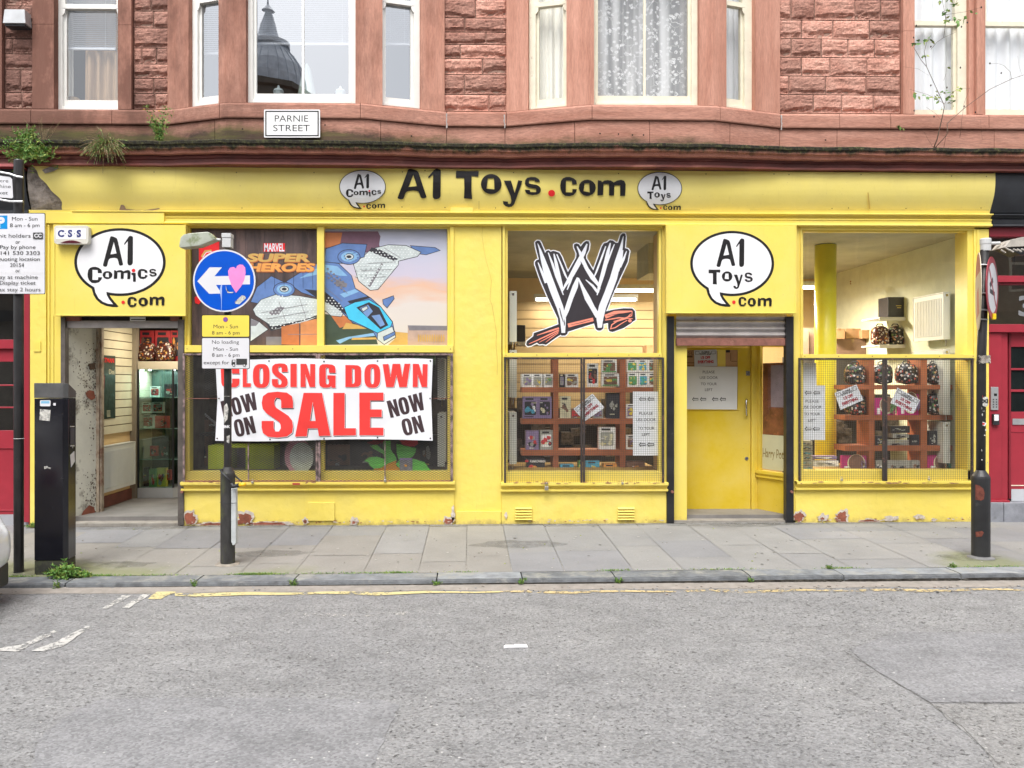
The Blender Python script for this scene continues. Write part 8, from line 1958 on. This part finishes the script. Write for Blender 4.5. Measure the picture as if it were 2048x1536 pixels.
weed('leafy_weed', at(62, 312, -.25), 110, .34, .75, .055, .018, 'bushy green weed tumbling over the cornice at far left', seed=1, droop=.15, cat='plant')
weed('leafy_weed', at(52, 284, -.2), 26, .20, .6, .04, .014, 'small pale green weed above the bushy one at far left', seed=31, cat='plant')
weed('grass_tuft', at(213, 294, -.29), 230, .30, .8, .06, .006, 'tuft of drooping grass hanging over the cornice edge at left', 'plant', [GRN[2], GRN[1], DRY, DRY], .33, 2, (0, -.3, 0), False)
weed('leafy_weed', at(210, 292, -.26), 12, .12, .6, .03, .016, 'small leafy sprig above the drooping grass tuft', 'plant', seed=32)
tf_ = weed('flowering_weed', at(322, 288, -.22), 26, .44, .28, .05, .013, 'tall green weed with yellow flowers on the cornice beside the bay', 'plant', seed=3, bias=(-.1, 0, .3))
mb = MB()
for px, py in ((288, 219), (333, 218), (303, 232), (318, 222)): c = at(px, py, -.2); mb.lathe([(.004, -.004), (.014, 0), (.004, .006)], (c.x, c.y, c.z), M('yellow_petal', (.75, .45, .02), .6) if px == 288 else bpy.data.materials['yellow_petal'], 8)
mb.build('flower', tf_)
weed('dry_weed', at(88, 288, -.15), 14, .34, .25, .02, .004, 'dead brown weed stalks against the sill at far left', 'plant', [DRY, DRY], .02, 4, (0, 0, .4), True)
weed('kerb_weed', (X(133, -2.2), -2.23, pav(-3.7, -2.2)), 60, .17, .75, .05, .018, 'largest green weed on the kerb at the foot of the ticket machine', seed=5, droop=.12)
weed('kerb_weed', (X(165, -2.2), -2.22, pav(-3.7, -2.2)), 40, .09, 1.0, .035, .014, 'low spreading weed right of the one at the ticket machine', seed=6, droop=.12)
for i, (px, Y, h, n, lb) in enumerate(((117, -2.46, .10, 16, 'weed dangling over the kerb face below the ticket machine'), (388, -2.44, .09, 22, 'small weed in the kerb joint left of the blue sign post'), (588, -2.44, .09, 18, 'small weed in the kerb joint below the banner'), (873, -2.46, .06, 22, 'mossy sprig in the kerb joint below the broad pilaster'), (1043, -2.46, .07, 20, 'mossy sprig in the kerb joint below the middle window'), (1235, -2.45, .07, 24, 'green sprig in the kerb joint below the right vent'), (1500, -2.44, .05, 16, 'green sprig in the kerb joint below the yellow door'), (1660, -2.21, .05, 20, 'low weed behind the kerb right of the yellow door'), (1905, -2.2, .05, 18, 'low weed behind the kerb left of the lamp post'))):
    x = X(px, Y); weed('kerb_weed', (x, Y, zk(x)-(.045 if Y < -2.4 else 0)), n//2, h*.8, .35, .018, .008, lb, seed=40+i)
weed('kerb_weed', (X(70), -.06, pav(-5.2, 0)), 10, .08, .7, .03, .012, 'tiny weed at the foot of the yellow left pilaster', seed=60)
# moss and creeping grass along the back of the kerb
mb = MB(); rnd = random.Random(77)
for x0, x1, n in ((470, 560, 900), (120, 240, 700), (560, 800, 220), (750, 830, 300), (1200, 1260, 160), (0, 70, 200), (240, 380, 120), (1640, 1720, 150), (1900, 2048, 160), (880, 960, 80), (1360, 1520, 160)):
    for _ in range(n):
        px = rnd.gauss((x0+x1)/2, (x1-x0)/4); y = YK0+rnd.gauss(.012, .012); x = X(px, y); leaf(mb, Vector((x, y, pav(x, y)-.002)), Vector((rnd.uniform(-1, 1), rnd.uniform(-1, 1), rnd.uniform(.2, 1))), rnd.uniform(.008, .028), .006, rnd.choice(GRN), rnd)
tag(mb.build('kerb_grass', fix=False), 'thin green grass and moss growing along the back of the kerb', 'grass', kind='stuff')
mb = MB(); rnd = random.Random(78)
for _ in range(1300):
    x = rnd.uniform(-7, 8); yb_ = 0
    for (xa_, ya_), (xb_, yb2) in zip(PATH, PATH[1:]):
        if xa_ <= x <= xb_: yb_ = (ya_+(yb2-ya_)*(x-xa_)/(xb_-xa_))*.30
    if noise.noise(Vector((x*1.2, 3, 0))) < -.15: continue
    yy = rnd.uniform(-.28, -.02); leaf(mb, Vector((x, yb_+yy, 4.43+(yy+.28)*.27+rnd.uniform(-.012, .004)-.004*x)), Vector((rnd.uniform(-1, 1), rnd.uniform(-1, .2), rnd.uniform(-.2, 1))), rnd.uniform(.006, .022), .006, rnd.choice([GRN[1], DPOD, DRY, DPOD, GRN[2]]), rnd)
tag(mb.build('cornice_moss', fix=False), 'moss and dead scraps growing along the top of the stone cornice', 'moss', kind='stuff')
# climbing shrub at upper right
t = thing('climbing_shrub', at(1872, 298, -.2), 'spindly buddleia-like shrub growing from the cornice before the right upper windows', 'shrub')
kz = lambda p: at(1780+p[0]/4.653, p[1]/4.653, -.26+.05*sin(p[0]*.02))
tw = [([(405, 1385), (440, 1290), (480, 1120), (505, 1000), (500, 960)], .007), ([(415, 1380), (490, 1300), (540, 1240), (530, 1150), (700, 1000), (930, 830), (1130, 735), (1330, 670)], .005), ([(500, 970), (440, 840), (340, 620), (290, 560), (220, 440)], .004), ([(340, 620), (320, 480), (345, 380), (380, 330)], .003), ([(500, 1380), (540, 1150), (600, 1060)], .002), ([(650, 1280), (670, 1100), (690, 960), (740, 820)], .002), ([(1130, 735), (1120, 670), (1060, 610), (1000, 590), (930, 595)], .002), ([(380, 460), (440, 390), (500, 350), (610, 300)], .0025), ([(500, 350), (520, 180), (490, 20), (480, -60)], .003), ([(500, 140), (700, 110), (860, 65)], .002), ([(500, 750), (520, 690), (525, 630)], .0015), ([(500, 960), (350, 880), (180, 830)], .002), ([(505, 970), (560, 880), (640, 820), (745, 822)], .002), ([(340, 1000), (430, 1060), (500, 1150)], .0015), ([(540, 1310), (700, 1340), (900, 1340)], .0015), ([(600, 60), (640, -40)], .002), ([(120, 620), (260, 640), (360, 700)], .0012), ([(410, 1385), (350, 1290), (320, 1230), (240, 1225)], .0012), ([(700, 1100), (840, 1110), (860, 1300)], .0012), ([(1130, 735), (1040, 780), (1010, 680)], .001), ([(1230, 700), (1200, 610), (1190, 520)], .001)]
mb = MB()
for pts, r in tw: mb.tube([kz(p) for p in pts], [r*(1-.5*i/len(pts)) for i in range(len(pts))], STEM, 5)
mb.build('stem', t, smooth=True, fix=False)
mb = MB(); rnd = random.Random(19)
for x, y, n, sz in ((215, 860, 2, 1.2), (260, 900, 1, 1.2), (345, 900, 4, 1.3), (430, 890, 5, .9), (460, 940, 4, .9), (550, 900, 5, .9), (590, 950, 5, 1.1), (640, 820, 5, .9), (300, 380, 4, 1), (350, 360, 5, 1), (380, 370, 3, 1), (220, 410, 4, 1), (320, 520, 5, .7), (520, 100, 7, .9), (540, 190, 6, .9), (620, 30, 5, 1.2), (640, 200, 4, 1.3), (700, 160, 4, 1.2), (780, 115, 2, 1), (480, 10, 4, .9), (525, 630, 3, .8), (80, 1190, 4, .9), (150, 1200, 2, .9), (560, 870, 4, .8), (500, 840, 4, .7), (450, 860, 3, .8), (600, 160, 3, .9), (490, 990, 3, .6), (550, -20, 6, 1), (640, -60, 6, 1)):
    for _ in range(n): p = kz((x+rnd.uniform(-22, 22), y+rnd.uniform(-18, 18))); leaf(mb, p, Vector((rnd.uniform(-1, 1), rnd.uniform(-.6, .3), rnd.uniform(-1, .3))), .062*sz*rnd.uniform(.7, 1.1), .034*sz, rnd.choice(GRN), rnd)
for x, y in ((225, 1030), (690, 990), (410, 1085), (665, 250), (720, 210), (795, 1045), (930, 590), (1035, 680), (655, 630), (245, 240), (220, 350), (380, 795), (850, 68), (380, 435), (530, 815)): p = kz((x, y)); mb.lathe([(.002, -.012), (.010, 0), (.002, .014)], (p.x, p.y, p.z), DPOD, 6)
mb.build('leaves', t, fix=False)
# litter
d = MB(); a = gz(1008, 1294, .01); b = gz(1058, 1302, .01)
d.prism([[(a.x, a.z-.008), (b.x, b.z-.006), (b.x-.01, b.z+.002), (b.x-.09, a.z+.004), (b.x-.06, a.z-.001), (a.x+.01, a.z-.001)]], a.y, a.y+.05, WHITEV); tag(d.build('litter'), 'scrap of white paper litter lying on the road', 'litter')
mb = MB(); c = gz(435, 1168.5, 0); mb.lathe([(.022, 0), (.03, .01), (.018, .028)], (c.x, c.y, c.z), M('broken_brick', (.36, .20, .16), .9), 7); tag(mb.build('brick_fragment'), 'small broken brick fragment in the gutter under the kerb', 'rubble')
mb = MB(); rnd = random.Random(44)
for _ in range(260):
    px, py = rnd.uniform(-50, 2100), 1172+abs(rnd.gauss(0, 6)); c = gz(px, py, .002); s = rnd.uniform(.004, .011); mb.box(c.x-s, c.x+s, c.y-s*.8, c.y+s*.8, c.z, c.z+s*.9, rnd.choice([SILT, CEM, ASPH]))
for _ in range(140):
    x = rnd.uniform(-6, 7); y = rnd.uniform(-2.1, -.05); z = pav(x, y); s = rnd.uniform(.003, .008); mb.box(x-s, x+s, y-s, y+s, z, z+s*.7, rnd.choice([SILT, CEM, JOINT, GRN[2]]))
tag(mb.build('grit'), 'loose grit and crumbs scattered in the gutter and on the flagstones', 'grit', kind='stuff')
mb = MB(); mb.pbox(0, 1, 0, 1, 0, .001, WHITEV) if 0 else None
c = at(302, 1029, .25); mb.add([(c.x-.03, .2, .011), (c.x+.04, .22, .013), (c.x+.02, .27, .018), (c.x-.05, .25, .016)], [(0, 1, 2, 3)], WHITEV); tag(mb.build('paper_scrap', fix=False), 'white paper scrap on the step of the open doorway', 'litter')

# ================================================================== ACROSS THE STREET (seen only mirrored in the windows)
OB = stone('opposite_grey_sandstone', (.20, .17, .14), (.32, .27, .22), (.08, .07, .06), .5)
def row(name, x0, x1, h, label, m, floors, bay_w, base_c, YO=-15.5):
    t = thing(name, ((x0+x1)/2, YO, 0), label, 'building'); mb = MB(); mb.box(x0, x1, YO-8, YO, -.2, h, m); mb.box(x0-.1, x1+.1, YO-8.1, YO+.15, h, h+.25, m); mb.box(x0, x1, YO, YO+.10, 3.6, 3.95, base_c); mb.build('wall', t)
    n = int((x1-x0)/bay_w)
    for f in range(floors):
        z = 4.6+f*3.1
        if z+1.9 > h: break
        for i in range(n):
            x = x0+bay_w*(i+.5); mb = MB(); mb.box(x-.5, x+.5, YO-.001, YO+.03, z, z+1.8, WOODC); w_ = mb.build('window', t)
            mb = MB(); mb.box(x-.42, x+.42, YO+.031, YO+.036, z+.08, z+.86, CGL); mb.box(x-.42, x+.42, YO+.031, YO+.036, z+.94, z+1.72, CGL); mb.build('pane', w_)
    for i in range(max(1, n//2)):
        x = x0+2*bay_w*(i+.5); mb = MB(); mb.box(x-bay_w*.75, x+bay_w*.75, YO, YO+.04, .5, 3.3, CGL); mb.build('shop_window', t)
row('opposite_building', -24, -9.5, 8.8, 'long stone building across the street, mirrored in the left windows', OB, 2, 2.4, CHAR)
row('opposite_building', -9.5, 1.5, 8.4, 'lower stone building across the street, mirrored in the bay windows', stone('opposite_brown_stone', (.22, .13, .09), (.33, .20, .14), (.08, .06, .05), .5), 1, 2.2, REDD)
row('distant_building', -15.5, -6.6, 15.6, 'tall brown roofed building beyond the street, mirrored under the dome', bpy.data.materials['opposite_brown_stone'], 3, 1.6, CHAR, -31)
row('opposite_building', 1.5, 24, 8.6, 'tall stone building across the street, mirrored in the right windows', OB, 2, 2.5, CHAR)
dm = thing('domed_building', (-11.5, -38, 0), 'domed tower far across the street, mirrored in the bay window', 'building')
LEAD = M('grey_lead_sheet', (.66, .70, .76), .5, .0, var=.2, ns=2); c = (-11.8, -37.5, 0)
mb = MB(); mb.lathe([(2.3, 0), (2.3, 18.3), (2.5, 18.4), (2.5, 18.7)], c, OB, 8); mb.build('tower', dm)
mb = MB(); mb.lathe([(2.2, 18.7), (2.15, 19.3), (1.9, 20.1), (1.45, 20.8), (1.1, 21.2), (.95, 21.3)], c, LEAD, 32); 
for i in range(24): a = 2*pi*i/24; mb.tube([(c[0]+r_*cos(a), c[1]+r_*sin(a), z) for r_, z in ((2.2, 18.75), (2.17, 19.3), (1.93, 20.1), (1.48, 20.8), (1.1, 21.25))], .03, LEAD, 4)
mb.build('dome', dm, smooth=False)
mb = MB(); mb.lathe([(1.3, 21.3), (1.3, 21.55), (.85, 21.6), (.62, 22.0), (.35, 22.8), (.2, 23.3), (.2, 23.4), (.36, 23.45), (.06, 23.8), (.03, 24.3)], c, LEAD, 16); mb.build('lantern', dm)
